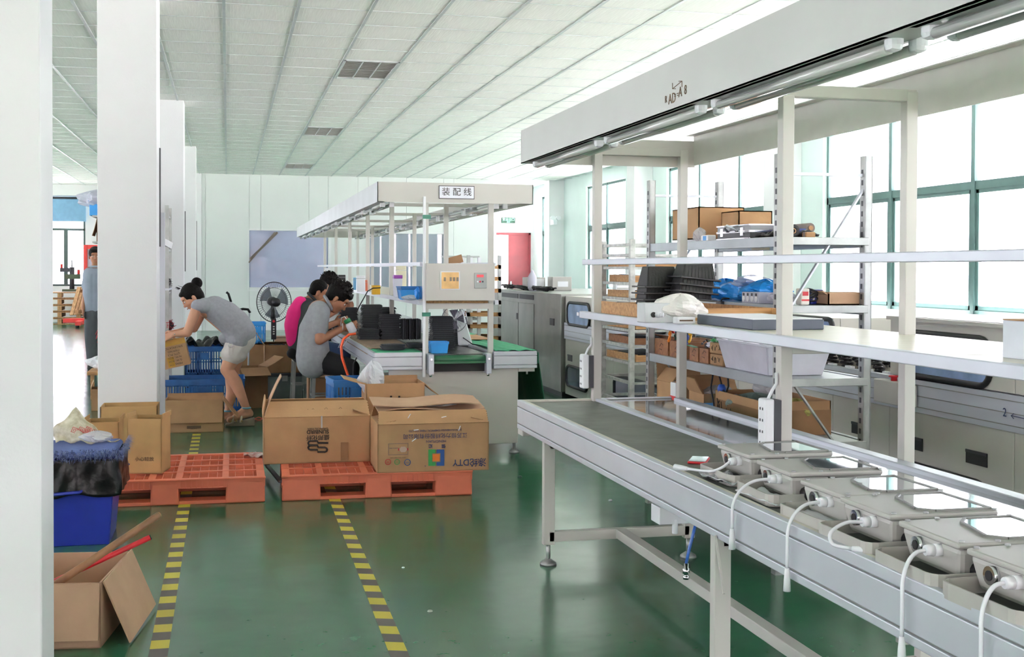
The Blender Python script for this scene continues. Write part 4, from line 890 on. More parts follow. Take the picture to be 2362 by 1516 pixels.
# top shelf load
def carton(name, lb_, loc, w_, d, h, mat=None, rz=0, flaps=(), th=.006, top=False, group=None, cat='carton', base=0, inner=None):
    """carton with its own walls, floor and flaps; flaps = (side, angle from the wall's upward line outward, length)"""
    mat = mat or card
    t = thing(name, lb_, cat, loc, rz, group)
    a, b2 = w_/2, d/2
    MB().box(-a, a, -b2, -b2+th, 0, h).box(-a, a, b2-th, b2, 0, h).box(-a, -a+th, -b2, b2, 0, h).box(a-th, a, -b2, b2, 0, h).box(-a, a, -b2, b2, 0, th).build('carton_body', mat, t, local=True)
    if top: MB().box(-a, a, -b2, b2, h-th, h).build('closed_top', mat, t, local=True)
    for side, ang, ln in flaps:
        o = {'n': (0, -b2), 'f': (0, b2), 'l': (-a, 0), 'r': (a, 0)}[side]; dx, dy = {'n': (0, -1), 'f': (0, 1), 'l': (-1, 0), 'r': (1, 0)}[side]
        an = math.radians(ang); s, c = math.sin(an), math.cos(an); hw = (a if side in 'nf' else b2)-.004
        ex = Vector((1, 0, 0)) if side in 'nf' else Vector((0, 1, 0))
        p0 = Vector((o[0], o[1], h)); dr_ = Vector((dx*s, dy*s, c)); nn = Vector((dx*c, dy*c, -s))*th
        m = MB(); n = 6; q = []
        for k in range(n+1):
            u = k/n; bend = .02*math.sin(PI*u)*ln*3; q.append(p0+dr_*(ln*u)+nn.normalized()*bend*.3)
        for k in range(n):
            A0, A1 = q[k], q[k+1]; w0, w1 = hw*(1-.0*k), hw*(1-.03*(k+1)/n)
            m.hexa([A0-ex*w0, A0+ex*w0, A1+ex*w1, A1-ex*w1, A0-ex*w0+nn, A0+ex*w0+nn, A1+ex*w1+nn, A1-ex*w1+nn])
        m.build('flap', mat, t, local=True)
    return t
S4, S3, S2, S1 = 1.607, 1.282, .932, .627
ct = carton('carton', 'tan taped carton at the far end of the top rack shelf', (2.77, 6.75, S4+.02), .28, .42, .185, card, .0, top=True)
MB().box(-.142, .142, -.03, .03, .183, .187).box(-.142, -.1405, -.03, .03, .06, .185).build('packing_tape', clearb, ct, local=True)
carton('carton', 'second tan carton behind the taped one on the top rack shelf', (2.84, 6.35, S4), .2, .24, .17, card, top=True)
for k in range(3): simple('white_tray', 'flat white tray under the taped carton, %s of its pile' % ('lowest', 'middle', 'top')[k], 'tray', (2.76, 6.7, S4+.0066*k), white, .22, .36, .006, .05*k, [('tray_rim', (-.11, .11, -.181, -.177, .001, .0062), greyp)])
bagblob('plastic_bag', 'small crumpled clear bag hanging in front of the taped carton', (2.6, 6.45, S4), .03, .05, .04, clearb, 11)
cs = thing('tool_case', 'aluminium-edged black tool case lying on the top rack shelf', 'case', (2.76, 5.96, S4))
MB().box(-.17, .17, -.21, .21, .006, .04).build('case_base', M('case_black', '3b3d42', .5), cs, local=True, bev=.003); MB().box(-.17, .17, -.21, .21, .043, .075).build('case_lid', M('case_grey', '8c8e92', .4, metal=.4), cs, local=True, bev=.003)
m = MB()
for z in (.006, .04, .043, .075):
    for s in (-1, 1): m.bar((s*.171, -.211, z), (s*.171, .211, z), .008, .006).bar((-.171, s*.211, z), (.171, s*.211, z), .008, .006)
m.build('alloy_edging', chrome, cs, local=True)
for y in (-.13, .13): MB().box(-.18, -.171, y-.018, y+.018, .02, .062).build('latch', chrome, cs, local=True)
MB().tube([(-.175, -.06, .045), (-.2, -.05, .065), (-.205, 0, .075), (-.2, .05, .065), (-.175, .06, .045)], .006).build('handle', alu, cs, local=True)
t = thing('roll_ring', 'white roll standing behind the tool case', 'roll', (2.85, 6.15, S4+.055)); MB().lathe((2.9, 6.05, S4+.055), [(.035, -.02), (.055, -.02), (.055, .02), (.035, .02), (.035, -.02)], 26, 'x').build('roll', white, t); MB().lathe((2.9, 6.05, S4+.055), [(.03, -.021), (.036, -.021), (.036, .021), (.03, .021)], 20, 'x').build('core', card, t)
t = thing('film_bundle', 'black and blue film bundle on the top rack shelf beside the tool case', 'bundle', (2.7, 5.62, S4))
MB().sheet(crinkle((2.72, 5.62, S4), .2, .34, .035, 21), 14, 12).build('black_film', bag, t, solid=.012); MB().bar((2.75, 5.5, S4+.035), (2.75, 5.75, S4+.045), .05, .025).build('blue_wrap', M('blue_film2', '3a4f92', .4), t)
t = thing('brown_roll', 'brown tape roll lying behind the film bundle', 'roll', (2.85, 5.7, S4)); MB().cyl((2.85, 5.6, S4+.055), (2.85, 5.78, S4+.055), .025).build('roll', M('greybrown_roll', '7a706a', .6), t); MB().cyl((2.85, 5.592, S4+.055), (2.85, 5.6, S4+.055), .012).build('core', card, t)
t = thing('tape_roll', 'black tape roll standing on the top rack shelf right of the bench post', 'roll', (2.66, 5.42, S4)); MB().lathe((2.66, 5.42, S4+.032), [(.012, -.02), (.032, -.02), (.032, .02), (.012, .02), (.012, -.02)], 22, 'y').build('roll', blackr, t); MB().lathe((2.66, 5.42, S4+.032), [(.009, -.021), (.013, -.021), (.013, .021), (.009, .021)], 18, 'y').build('core', card, t)
simple('small_carton', 'small tan carton beside the black tape roll', 'carton', (2.75, 5.42, S4), card, .05, .05, .028, 0, [('tape_band', (-.0255, .0255, -.01, .01, .0, .0284), clearb)])
simple('sample_box', 'small white box with a blue label beside the tool case', 'box', (2.6, 6.32, S4), white, .05, .1, .035, 0, [('blue_label', (-.0255, -.0245, -.03, .02, .006, .03), bluel)])
# shelf 1.28: blue bags and white parts
for k, (y, s, lb_) in enumerate(((6.42, 3, 'blue plastic bag at the far end of the middle rack shelf'), (6.18, 5, 'blue plastic bag between its two neighbours on the rack shelf'), (5.9, 8, 'blue plastic bag behind the clear box of lamp sockets'), (6.72, 12, 'blue plastic bag half behind the black housings'))):
    bagblob('blue_bag', lb_, (2.75, y, S3), .12, .13, .058, M('blue_bag_film', '2b93e4', .25, bump=.5, bs=12), s)
bagblob('plastic_bag', 'pale clear bag heaped on top of the blue bags', (2.76, 6.1, S3+.07), .1, .12, .035, clearb, 31)
t = thing('clear_box', 'clear box of white lamp sockets on the rack shelf', 'box', (2.62, 5.72, S3)); MB().box(-.04, .06, -.1, .1, 0, .055).build('box_shell', frost, t, local=True, bev=.003)
for k in range(4): MB().cyl((-.042, -.075+.05*k, .022), (-.038, -.075+.05*k, .022), .016, n=12).build('socket', white, t, local=True); MB().box(-.043, -.039, -.082+.05*k, -.068+.05*k, .036, .05).build('socket_slot', dgrey, t, local=True)
bagblob('plastic_bag', 'white bag of parts right beside the clear box of sockets', (2.66, 5.52, S3), .06, .08, .032, frost, 33)
simple('paper_box', 'cream box with red print standing on the rack shelf beside the brace', 'box', (2.7, 5.38, S3), M('cream_box', 'e9e4da', .6), .045, .06, .08, 0, [('red_print', (-.015, .015, -.031, -.0301, .045, .065), redm), ('red_line', (-.02, .02, -.031, -.0301, .02, .028), redm)])
simple('blue_crate_block', 'small deep-blue slotted box behind the brace on the rack shelf', 'box', (2.82, 5.5, S3), navy, .07, .08, .072, 0, [('slot', (-.025+.02*k, -.015+.02*k, -.041, -.04, .02, .06), white) for k in range(3)])
t = thing('cable_heap', 'black looped cables on the rack shelf beside the open brown carton', 'cables', (2.78, 5.4, S3))
m = MB()
for k in range(5): m.tube([(2.76+.03*math.cos(a), 5.4, S3+.03+.009*k+.012*math.sin(a+k)) for a in [i*PI/6 for i in range(13)]], .004, 5)
m.build('cables', blackr, t)
carton('carton', 'long low tan carton lying open on the rack shelf against the upright', (2.9, 5.42, S3), .17, .16, .055, cardp, 0, [('l', 60, .03), ('n', -88, .06)])
t = thing('cable_adapter', 'black adapter box hanging by its leads over the rack shelf edge', 'adapter', (2.53, 5.98, 1.2)); MB().box(-.012, .012, -.035, .035, .0, .085).build('adapter', blackp, t, local=True, bev=.004); MB().tube([(0, 0, .08), (.0, .05, .07), (0, .09, .0)], .005).tube([(0, 0, .08), (.0, -.03, .1), (.03, -.05, .1)], .004).build('lead', blackr, t, local=True)
# shelf .93: tub, wooden boxes
tb = thing('storage_tub', 'large translucent lilac-white tub on the rack shelf behind the bench post', 'tub', (2.72, 5.75, S2))
th = .004; m = MB()
def shell(m, a0, b0, a1, b1, h, th=.005):
    for s in (-1, 1):
        m.hexa([(s*a0-th, -b0, 0), (s*a0+th, -b0, 0), (s*a0+th, b0, 0), (s*a0-th, b0, 0), (s*a1-th, -b1, h), (s*a1+th, -b1, h), (s*a1+th, b1, h), (s*a1-th, b1, h)])
        m.hexa([(-a0, s*b0-th, 0), (a0, s*b0-th, 0), (a0, s*b0+th, 0), (-a0, s*b0+th, 0), (-a1, s*b1-th, h), (a1, s*b1-th, h), (a1, s*b1+th, h), (-a1, s*b1+th, h)])
    m.box(-a0, a0, -b0, b0, 0, th); return m
tubm = M('lilac_tub', 'dcdce8', .3)
shell(m, .14, .26, .17, .3, .145).build('tub_body', tubm, tb, local=True, bev=.006); MB().box(-.18, .18, -.31, .31, .14, .152).build('lid', tubm, tb, local=True, bev=.004)
for k in range(3): MB().box(-.16, .16, -.2+.2*k-.003, -.2+.2*k+.003, .152, .156).build('lid_rib', tubm, tb, local=True)
for k, (y, lb_) in enumerate(((6.98, 'reddish wooden box heaped with coloured scissors and pliers on the rack shelf'), (6.72, 'reddish wooden box with loose cutters next to the box of coloured tools'), (6.45, 'small wooden box of circuit boards behind the bench post'), (6.3, 'small reddish wooden box under a white packet'))):
    t = thing('wooden_box', lb_, 'box', (2.72, y, S2)); h = .095 if k < 2 else .08; b2 = .115 if k < 2 else .065
    for nm, a in (('side_board', (-.15, -.138, -b2, b2, 0, h)), ('side_board', (.138, .15, -b2, b2, 0, h)), ('end_board', (-.138, .138, -b2, -b2+.012, 0, h)), ('end_board', (-.138, .138, b2-.012, b2, 0, h)), ('base_board', (-.138, .138, -b2+.012, b2-.012, 0, .01))): MB().box(*a).build(nm, woodd, t, local=True)
    m = MB(); m.tube([(-.1505, -.03, .06), (-.1505, .0, .07), (-.1505, .02, .05)], .0015, 4); m.tube([(-.1505, -.01, .03), (-.1505, .03, .035)], .0015, 4); tag(m.build('marker_writing', ink, t, local=True), kind='stuff')
cols = [M('tool_orange', 'e8872c', .4), M('tool_red', 'd13a2e', .4), M('tool_green', '1f4a35', .5), M('tool_blue', '2c4f9b', .4), M('tool_yellow', 'e6b52a', .4), blackp]
r = random.Random(2)
for k in range(12):
    y0 = 6.72+.03*k if k < 9 else 6.62+.03*(k-9); c = Vector((2.6+.03*(k % 3), y0, S2+.112+.012*(k % 4))); a = r.uniform(-.8, .8); d = Vector((.25, math.cos(a)*.5, math.sin(a)*.6)).normalized(); n = d.cross(Vector((1, 0, 0))).normalized()
    nm = ('orange', 'red', 'dark green', 'blue', 'yellow', 'black')[k % 6]
    t = thing('pliers', '%s-handled pliers in the %s of the tools heaped in the wooden boxes' % (nm, 'upper layer' if k < 6 else 'lower layer'), 'pliers', c, 0, 'hand tools in the wooden boxes')
    MB().tube([c-d*.085+n*.022, c-d*.04+n*.022, c], .0085, 6).tube([c-d*.085-n*.022, c-d*.04-n*.022, c], .0085, 6).build('grip', cols[k % 6], t); MB().bar(c, c+d*.045, .016, .01).build('jaw', steel, t)
for k, lb_ in enumerate(('lower brown handwritten carton beside the lilac tub', 'upper brown handwritten carton with green film, beside the lilac tub')):
    c_ = simple('labelled_carton', lb_, 'carton', (2.62, 6.13, S2+.063*k), card, .1, .17, .06, .04*k)
    m = MB(); r = random.Random(40+k)
    for q in range(3):
        for s_ in range(4): y0 = .05-.045*q; p = (-.0508, y0+r.uniform(-.015, .015), .03+r.uniform(-.02, .02)); m.tube([p, (-.0508, y0+r.uniform(-.015, .015), .03+r.uniform(-.02, .02))], .0013, 4)
    m.build('marker_writing', ink, c_, local=True)
t = thing('green_film', 'bright green film on the upper handwritten carton', 'film', (2.62, 6.15, S2+.125)); MB().sheet(crinkle((2.6, 6.15, S2+.124), .08, .14, .02, 51), 10, 8).build('film', M('green_film', '4fc070', .3), t, solid=.002)
bagblob('plastic_packet', 'white plastic packet on the small wooden boxes', (2.64, 6.3, S2+.08), .05, .06, .022, frost, 52)
t = thing('black_parts', 'small black parts and green circuit boards heaped on the wooden box', 'parts', (2.64, 6.46, S2+.08)); m = MB(); r = random.Random(9)
for k in range(16): p = Vector((2.6+r.uniform(0, .1), 6.46+r.uniform(-.06, .06), S2+.085+r.uniform(0, .03))); m.bar(p, p+Vector((r.uniform(-.02, .02), r.uniform(-.03, .03), r.uniform(-.01, .015))), .012, .006)
tag(m.build('black_parts', blackp, t), kind='stuff'); MB().bar((2.56, 6.4, S2+.082), (2.56, 6.5, S2+.088), .03, .003).build('circuit_board', M('pcb', '3a8a63', .4), t)
# low shelf .625: cartons
bc = carton('carton', 'large open brown carton with grey-green bags inside, on the low rack shelf', (2.76, 5.85, S1), .36, .62, .17, card, 0)
MB().box(-.183, -.1805, -.31, .31, .0, .125).box(-.18, .18, -.3125, -.311, 0, .125).build('dark_band', cardd, bc, local=True)
m = MB(); r = random.Random(71)
for q in range(4):
    for s_ in range(5): y0 = .26-.06*q; z0 = .09-.012*q; p = (-.1845, y0+r.uniform(-.022, .022), z0+r.uniform(-.03, .04)); m.tube([p, (-.1845, y0+r.uniform(-.02, .02), z0+r.uniform(-.03, .03))], .0018, 4)
m.build('marker_writing', ink, bc, local=True)
bagblob('parcel_bag', 'grey-green bag with barcode label in the large open carton', (2.72, 5.95, S1+.05), .14, .16, .06, M('greygreen_film', '8b9f98', .4, bump=.5, bs=20), 61)
t = thing('barcode_label', 'white barcode label on the grey-green bag', 'label', (2.64, 5.98, S1+.16)); MB().bar((2.62, 5.95, S1+.155), (2.62, 6.01, S1+.16), .04, .002).build('label', white, t); m = MB()
for k in range(8): m.bar((2.603, 5.953+.007*k, S1+.1575), (2.637, 5.953+.007*k, S1+.1585), .003, .002)
m.build('bars', ink, t)
bagblob('parcel_bag', 'yellowish net bag in the near half of the large open carton', (2.8, 5.65, S1+.05), .1, .1, .06, M('yellow_net', 'b9b56a', .6, var=.2, vs=80), 63)
bagblob('plastic_bag', 'tall clear bag standing behind the large open carton', (2.86, 6.05, S1+.12), .08, .1, .08, clearb, 65)
carton('carton', 'open tan carton between the trolley and the large brown one, low on the rack', (2.74, 6.98, S1), .3, .24, .14, card, .05, [('n', 60, .12), ('l', -40, .1), ('f', 10, .12)])
carton('carton', 'tan carton with flaps up behind the bench post, low on the rack', (2.78, 6.55, S1), .3, .26, .12, card, -.05, [('l', 30, .1), ('f', 35, .09)])
for k in range(2): bagblob('plastic_bag', ('clear bag spilling from the tan carton low on the rack', 'clear bag spilling from the farther tan carton low on the rack')[k], (2.74, 6.5+.45*k, S1+.09), .08, .08, .035, clearb, 67+k)
simple('red_label_box', 'red and white printed box leaning by the rack upright', 'box', (2.6, 6.82, S1), white, .03, .09, .15, 0, [('red_panel', (-.0158, -.015, -.046, .046, 0, .07), redm)])
bx = simple('blue_case', 'low bright blue slotted crate on the rack beside the large carton', 'crate', (2.66, 6.3, S1), bluel, .2, .16, .075)
for k in range(5): MB().box(-.1015, -.1, -.07+.03*k, -.055+.03*k, .015, .06).build('slot', bluep, bx, local=True)
t = thing('blue_plug', 'blue plug with black cable loop hanging under the rack shelf', 'plug', (2.6, 6.12, .82)); MB().lathe((2.6, 6.12, .78), [(0, 0), (.02, .005), (.024, .03), (.015, .05), (0, .052)], 12).build('plug', M('plug_blue', '2d55b5', .4), t)
MB().tube([(2.6, 6.12, .83), (2.6, 6.16, .88), (2.6, 6.24, .88), (2.6, 6.27, .8), (2.6, 6.22, .7), (2.6, 6.15, .64)], .005).tube([(2.6, 6.1, .8), (2.6, 6.06, .79), (2.6, 6.03, .83), (2.6, 6.04, .89)], .005).build('cable', blackr, t)

# ================================================================ TRAY TROLLEY
TX0, TX1, TY0, TY1 = 3.0, 3.42, 8.8, 9.52
tr = thing('tray_trolley', 'white-worn steel trolley of wooden drying trays behind the bench corner', 'trolley', (TX0, TY0, 0))
wst = M('chipped_white_steel', 'b9bab6', .45, metal=.3, var=.2, vs=25)
for x in (TX0, TX1):
    for y in (TY0, TY1): p = MB().box(x-.02, x+.02, y-.02, y+.02, .1, 1.68).build('post', wst, tr, bev=.002); MB().lathe((x, y-.02, .05), [(0, -.015), (.05, -.015), (.05, .015), (0, .015)], 14, 'x').build('castor', blackr, p)
TRZ = [.44, .6, .75, .88, 1.0, 1.12, 1.24, 1.36, 1.48, 1.58, 1.66]
for z in TRZ:
    for x in (TX0, TX1): MB().box(x-.012, x+.012, TY0, TY1, z-.03, z-.008).build('runner', wst, tr)
    MB().box(TX0, TX1, TY1-.01, TY1+.01, z-.03, z-.008).box(TX0, TX1, TY0-.012, TY0+.01, z-.03, z-.012).build('tie_bar', wst, tr)
nth = ('lowest', 'second', 'third', 'fourth', 'fifth', 'sixth', 'seventh', 'eighth')
for k, z in enumerate((.75, .88, 1.0, 1.12, 1.24, 1.36, 1.48)):
    wd = (wood, woodd, wood, wood, wood, wood, wood)[k]
    t = thing('wooden_tray', 'wooden tray on the trolley, %s from the bottom, holding flat black panels' % nth[k], 'tray', (3.21, 9.15, z-.008), (.04, -.02, .03, 0, .02, -.03, .01)[k], 'wooden trays on the trolley')
    for nm, a in (('side_board', (-.18, -.168, -.33, .33, 0, .055)), ('side_board', (.168, .18, -.33, .33, 0, .055)), ('end_board', (-.168, .168, -.33, -.315, 0, .05)), ('end_board', (-.168, .168, .315, .33, 0, .05)), ('base_board', (-.168, .168, -.315, .315, 0, .006))): MB().box(*a).build(nm, wd, t, local=True)
    for q in range(3):
        r = random.Random(k*5+q)
        o = thing('flat_housing', 'black flat panel lying %s in the %s trolley tray' % (('flat', 'tilted', 'near the aisle')[q], nth[k]), 'panel', (3.19+.02*q, 9.05+.1*q, z+.0+.012*q), r.uniform(-.3, .3), 'black panels in the trolley trays', rx=r.uniform(0, .06), ry=r.uniform(-.03, .05))
        MB().box(-.13, .13, -.15, .15, .004, .014).build('panel', blackp, o, local=True, bev=.003); MB().box(-.12, .12, -.14, .14, .014, .018).build('panel_face', (dgrey, M('sheen_blue', '6f8cba', .15), dgrey)[(k+q) % 3], o, local=True)
bt = thing('wooden_tray', 'big wooden tray stacked with black housings on the bench shelf end', 'tray', (1.905, 5.1, 1.222), 0)
for nm, a in (('side_board', (0, .015, 0, .98, 0, .062)), ('side_board', (.5, .515, -.1, .98, 0, .055)), ('end_board', (.015, .5, 0, .015, 0, .055)), ('end_board', (.015, .5, .965, .98, 0, .055)), ('base_board', (.015, .5, .015, .965, 0, .01))): MB().box(*a).build(nm, wood, bt, local=True)
# black lamp housings
def housing():
    t = thing('lamp_housing', 'x', 'housing')
    MB().taper((-.13, .13, -.1, .1), 0, (-.105, .105, -.06, .06), .12).build('shell', M('housing_black', '121314', .5, bump=.1, bs=80), t, local=True, bev=.008)
    MB().box(-.158, .158, -.128, .128, -.004, .006).build('flange', M('housing_flange', '2a2b2e', .4), t, local=True, bev=.003)
    m = MB()
    for k in range(9): m.hexa([(-.12+.028*k, -.104, 0), (-.117+.028*k, -.104, 0), (-.117+.028*k, -.09, 0), (-.12+.028*k, -.09, 0), (-.1+.0235*k, -.066, .1), (-.097+.0235*k, -.066, .1), (-.097+.0235*k, -.05, .1), (-.1+.0235*k, -.05, .1)])
    tag(m.build('cooling_rib', M('housing_black', '26272a'), t, local=True), kind='stuff')
    MB().box(.1, .125, -.02, .02, .05, .054).build('lug', steel, t, local=True)
    return t
h0 = housing(); nf = False
for s, (px, py, Y, n, dz, tl_) in enumerate(((1514, 706, 5.75, 4, .032, 'darker stack of ribbed black housings, nearer the trolley'), (1592, 690, 5.6, 4, .033, 'tilted stack of ribbed black housings, above the white gear box'))):
    c = A(px, py, Y=Y)
    for k in range(n):
        o = h0 if not nf else dup(h0); nf = True
        o.scale = (.68, .68, .85)
        o.location = (c.x+(.006*k if s else .003*k), Y, c.z+dz*k); o.rotation_euler = (0, (0, .1)[s], .05)
        o['label'] = '%s housing of the %s' % (('lowest', 'second', 'third', 'topmost')[k], tl_); o['group'] = 'stacked black lamp housings'
c = A(1530, 738, Y=4.9)
gb = thing('gear_box', 'pale grey box with a white cable gland in front of the black housings', 'box', (c.x, 4.95, 1.222), 0)
MB().box(-.085, .1, -.05, .05, 0, .085).build('box_body', M('gearbox_grey', 'd3d6d8', .45), gb, local=True, bev=.004)
MB().cyl((-.045, -.051, .035), (-.045, -.053, .035), .012).build('hole', blackr, gb, local=True); MB().cyl((-.03, -.05, .035), (-.02, -.07, .035), .012, n=8).cyl((-.02, -.07, .035), (-.01, -.08, .035), .009).build('gland', white, gb, local=True); MB().cyl((.0, -.051, .035), (.0, -.053, .035), .008).build('screw', greyp, gb, local=True)
bagblob('plastic_bag', 'crumpled white plastic bag draped over the pale gear box', (c.x+.09, 4.93, 1.234), .11, .06, .055, M('milky_film', 'e9e7e2', .4, bump=.8, bs=16), 81)
c = A(1578, 745, Y=4.8)
simple('printed_box', 'small white printed box in front of the plastic bag', 'box', (c.x, 4.8, 1.222), white, .085, .05, .03, 0, [('printed_line', (-.03, .03, -.0255, -.025, .012, .018), inkf)])
# ================================================================ PALLETS
def pallet(lb_, loc, rz):
    t = thing('plastic_pallet', lb_, 'pallet', loc, rz, 'orange plastic pallets')   # local origin: near left corner
    W_, D_, H_ = 1.2, 1.04, .155
    bx = [(0, .24), (.515, .685), (.96, 1.2)]; by = [(0, .15), (.45, .59), (.89, 1.04)]
    for x0, x1 in bx:
        for y0, y1 in by: MB().taper((x0, x1, y0, y1), 0, (x0+.004, x1-.004, y0+.004, y1-.004), .135).build('block', orange, t, local=True, bev=.01)
    for y0, y1 in by: MB().box(0.02, 1.18, y0+.01, y1-.01, 0, .022).build('bottom_runner', orange, t, local=True, bev=.004)
    for y in (.004, D_-.012): 
        MB().box(0, W_, y, y+.008, .1, H_).build('deck_skirt', orange, t, local=True)
    for x in (.004, W_-.012): MB().box(x, x+.008, 0, D_, .1, H_).build('deck_skirt', orange, t, local=True)
    rb = MB()
    for a, b2 in ((.25, .51), (.69, .95)):
        for k in range(9): x = a+(b2-a)*k/8; rb.box(x-.003, x+.003, -.004, .006, .102, .15)
        rb.box(a, b2, -.006, .006, .1, .104)
    tag(rb.build('skirt_rib', orange, t, local=True), kind='stuff')
    MB().box(-.003, W_+.003, -.004, .02, .148, .158).build('deck_edge', orange, t, local=True, bev=.003)
    st = [(0, .05), (.22, .26), (.50, .54), (.66, .70), (.94, .98), (1.15, 1.2)]
    for a, b2 in st: MB().box(a, b2, 0, D_, .14, H_+.001).build('deck_strip', orange, t, local=True)
    for a, b2 in ((0, .05), (.28, .31), (.5, .54), (.74, .77), (.99, 1.04)): MB().box(0, W_, a, b2, .141, H_+.002).build('deck_cross_strip', orange, t, local=True)
    g = MB()
    for k in range(40): y = .025*k+.03; g.box(.02, 1.18, y-.002, y+.002, .115, .146)
    for k in range(22): x = .055*k+.03; g.box(x-.002, x+.002, .02, 1.02, .115, .15)
    tag(g.build('deck_grid', orange, t, local=True), kind='stuff')
    return t
pL = A(612, 1160, Z=0)
pallet('orange plastic pallet carrying the golden cartons, partly behind the blue bin', (pL.x-1.2, pL.y+.03, 0), -.005)
pR = A(650, 1157, Z=0)
pallet('orange plastic pallet under the two big printed cartons', (pR.x, pR.y, 0), -.03)
t = thing('torn_wrap', 'torn red and clear wrapping lying on the pallet corner under the big carton', 'wrapping', A(592, 1053, Z=.16)); c = A(590, 1053, Z=.16)
MB().sheet(crinkle((c.x, c.y, .157), .16, .12, .03, 91), 14, 10).build('wrap', M('red_white_film', 'a56a60', .35, col2='d9d6d6', vs=20), t, solid=.003)
t = thing('lever_bar', 'dark steel bar leaning under the printed carton between the pallets', 'bar', A(630, 1090, Z=0)); MB().bar(A(617, 1075, Y=8.6), A(648, 1112, Y=7.9), .03, .012).build('bar', dgrey, t)
MB().cyl(A(617, 1075, Y=8.6), A(616, 1071, Y=8.7), .018, n=8).build('end_cap', blackr, t)
# ================================================================ CARTONS
g_ = cardg
c = A(241, 1057, Z=.157); carton('carton', 'golden open carton at the back of the orange pallet, beside its taller-looking neighbour', (c.x, 8.6, .157), .22, .24, .26, g_, -.05, [('l', -6, .03), ('r', 4, .035)])
c = A(335, 1090, Z=.157); B_ = carton('carton', 'golden open carton closest to the pallet edge, its side turned to the aisle', (c.x+.02, 8.02, .157), .215, .22, .345, g_, -.2, [('r', 3, .03), ('l', 3, .03)])
for z in (.06, .16): MB().cyl((-.095, -.111, z), (-.095, -.115, z), .006).build('staple', chrome, B_, local=True)
txt('小心轻放', .03, (.0, -.111, .09), (1, 0, 0), (0, 0, 1), inkf, B_, 'faint_print', local=True)
c = A(297, 1000, Y=9.45); carton('carton', 'golden open carton standing on the floor in front of the pillar, behind the pallet', (c.x, 9.62, 0), .41, .3, .41, g_, 0, [('n', 178, .02)])
c = A(236, 948, Z=0); carton('carton', 'small brown open carton on the floor, half hidden behind the pillar foot', (c.x, c.y+.15, 0), .24, .28, .22, card, .1, [('l', -20, .08)])
c = A(450, 998, Z=0); E_ = carton('carton', 'open carton with torn front flap at the woman\'s feet', (-.285, c.y+.17, 0), .5, .34, .285, card, -.02, [('n', 172, .2), ('f', -12, .03), ('r', 142, .2)])
txt('易碎', .03, (.0, -.172, .04), (1, 0, 0), (0, 0, 1), ink, E_, 'faint_print', local=True)
MB().box(-.06, .06, -.173, -.1715, .035, .06).build('handle_mark', inkf, E_, local=True)
# SUNBIRD carton
HY = 8.12; hl, hr = A(609, 1000, Y=HY).x, A(855, 1000, Y=HY).x
zf = A(730, 963, Y=HY).z
H_ = carton('carton', 'big taped carton printed SUNBIRD upside down, its flap sticking up', ((hl+hr)/2, HY+.2, .157), hr-hl, .4, zf-.157, cardp if False else card, -.015, [('n', -58, .17), ('f', -30, .1), ('l', -8, .12), ('r', -70, .12)])
h_ = zf-.157
m = MB(); a0 = -(hr-hl)/2
pts = [(a0-.0+.02*math.sin(u*3)+.11*u*u, .0, h_+.27*u) for u in [k/8 for k in range(9)]]
for k in range(8):
    p, q = pts[k], pts[k+1]; m.hexa([(p[0], -.19+.05*k/8, p[2]), (p[0]+.007, -.19+.05*k/8, p[2]), (p[0]+.007, .05, p[2]), (p[0], .05, p[2]), (q[0], -.19+.05*(k+1)/8, q[2]), (q[0]+.007, -.19+.05*(k+1)/8, q[2]), (q[0]+.007, .05, q[2]), (q[0], .05, q[2])])
m.build('upright_flap', cardp, H_, local=True)
def onbox(px, py, Y): return A(px, py, Y=Y-.0025)
def prt(body, px, py, s, Y, mat, par, sx=1, bold=0): return txt(body, s, onbox(px, py, Y), (-1, 0, 0), (0, 0, -1), mat, par, 'printed_text', sx=sx, bold=bold)
hy = HY-.006
prt('SUNBIRD', 733, 996, .036, hy, ink, H_, 1.0, .0006); prt('CHEMICAL FIBER', 733, 989, .0175, hy, ink, H_, 1.05); prt('盛邦化纤', 733, 1009, .037, hy, ink, H_, 1.05, .0005)
# emblem of two interlocked rounded loops
m = MB()
def lp(pts): m.tube([onbox(695+x/11.75, 980+y/11.75, hy) for x, y in pts], .0062, 8)
lp([(450, 495), (440, 440), (250, 440), (205, 460), (187, 500), (205, 538), (250, 556), (440, 556), (452, 617)])
lp([(730, 495), (450, 495)])
lp([(430, 556), (250, 562), (205, 582), (187, 622), (205, 660), (250, 680), (440, 680), (446, 738), (640, 738), (682, 720), (700, 678), (682, 637), (640, 617), (452, 617)])
m.build('emblem', ink, H_)
MB().box(onbox(742, 1000, hy).x-.005, onbox(742, 1000, hy).x+.005, hy-.0045, hy-.0015, .39, .47).build('packing_tape', clearb, H_)
MB().box(onbox(795, 1040, hy).x-.025, onbox(795, 1040, hy).x+.025, hy-.0035, hy-.0015, .17, .29).build('brown_tape', cardd, H_)
m = MB(); 
for k, (x, y) in enumerate(((710, 948), (722, 946), (738, 948), (752, 944), (768, 947), (785, 943), (800, 946))):
    p = A(x, y, Y=HY+.07); m.tube([p+Vector((-.012, -.012, .0)), p+Vector((0, -.012, .012)), p+Vector((.012, -.012, -.002))], .0015, 4)
m.build('marker_writing', inkf, H_)
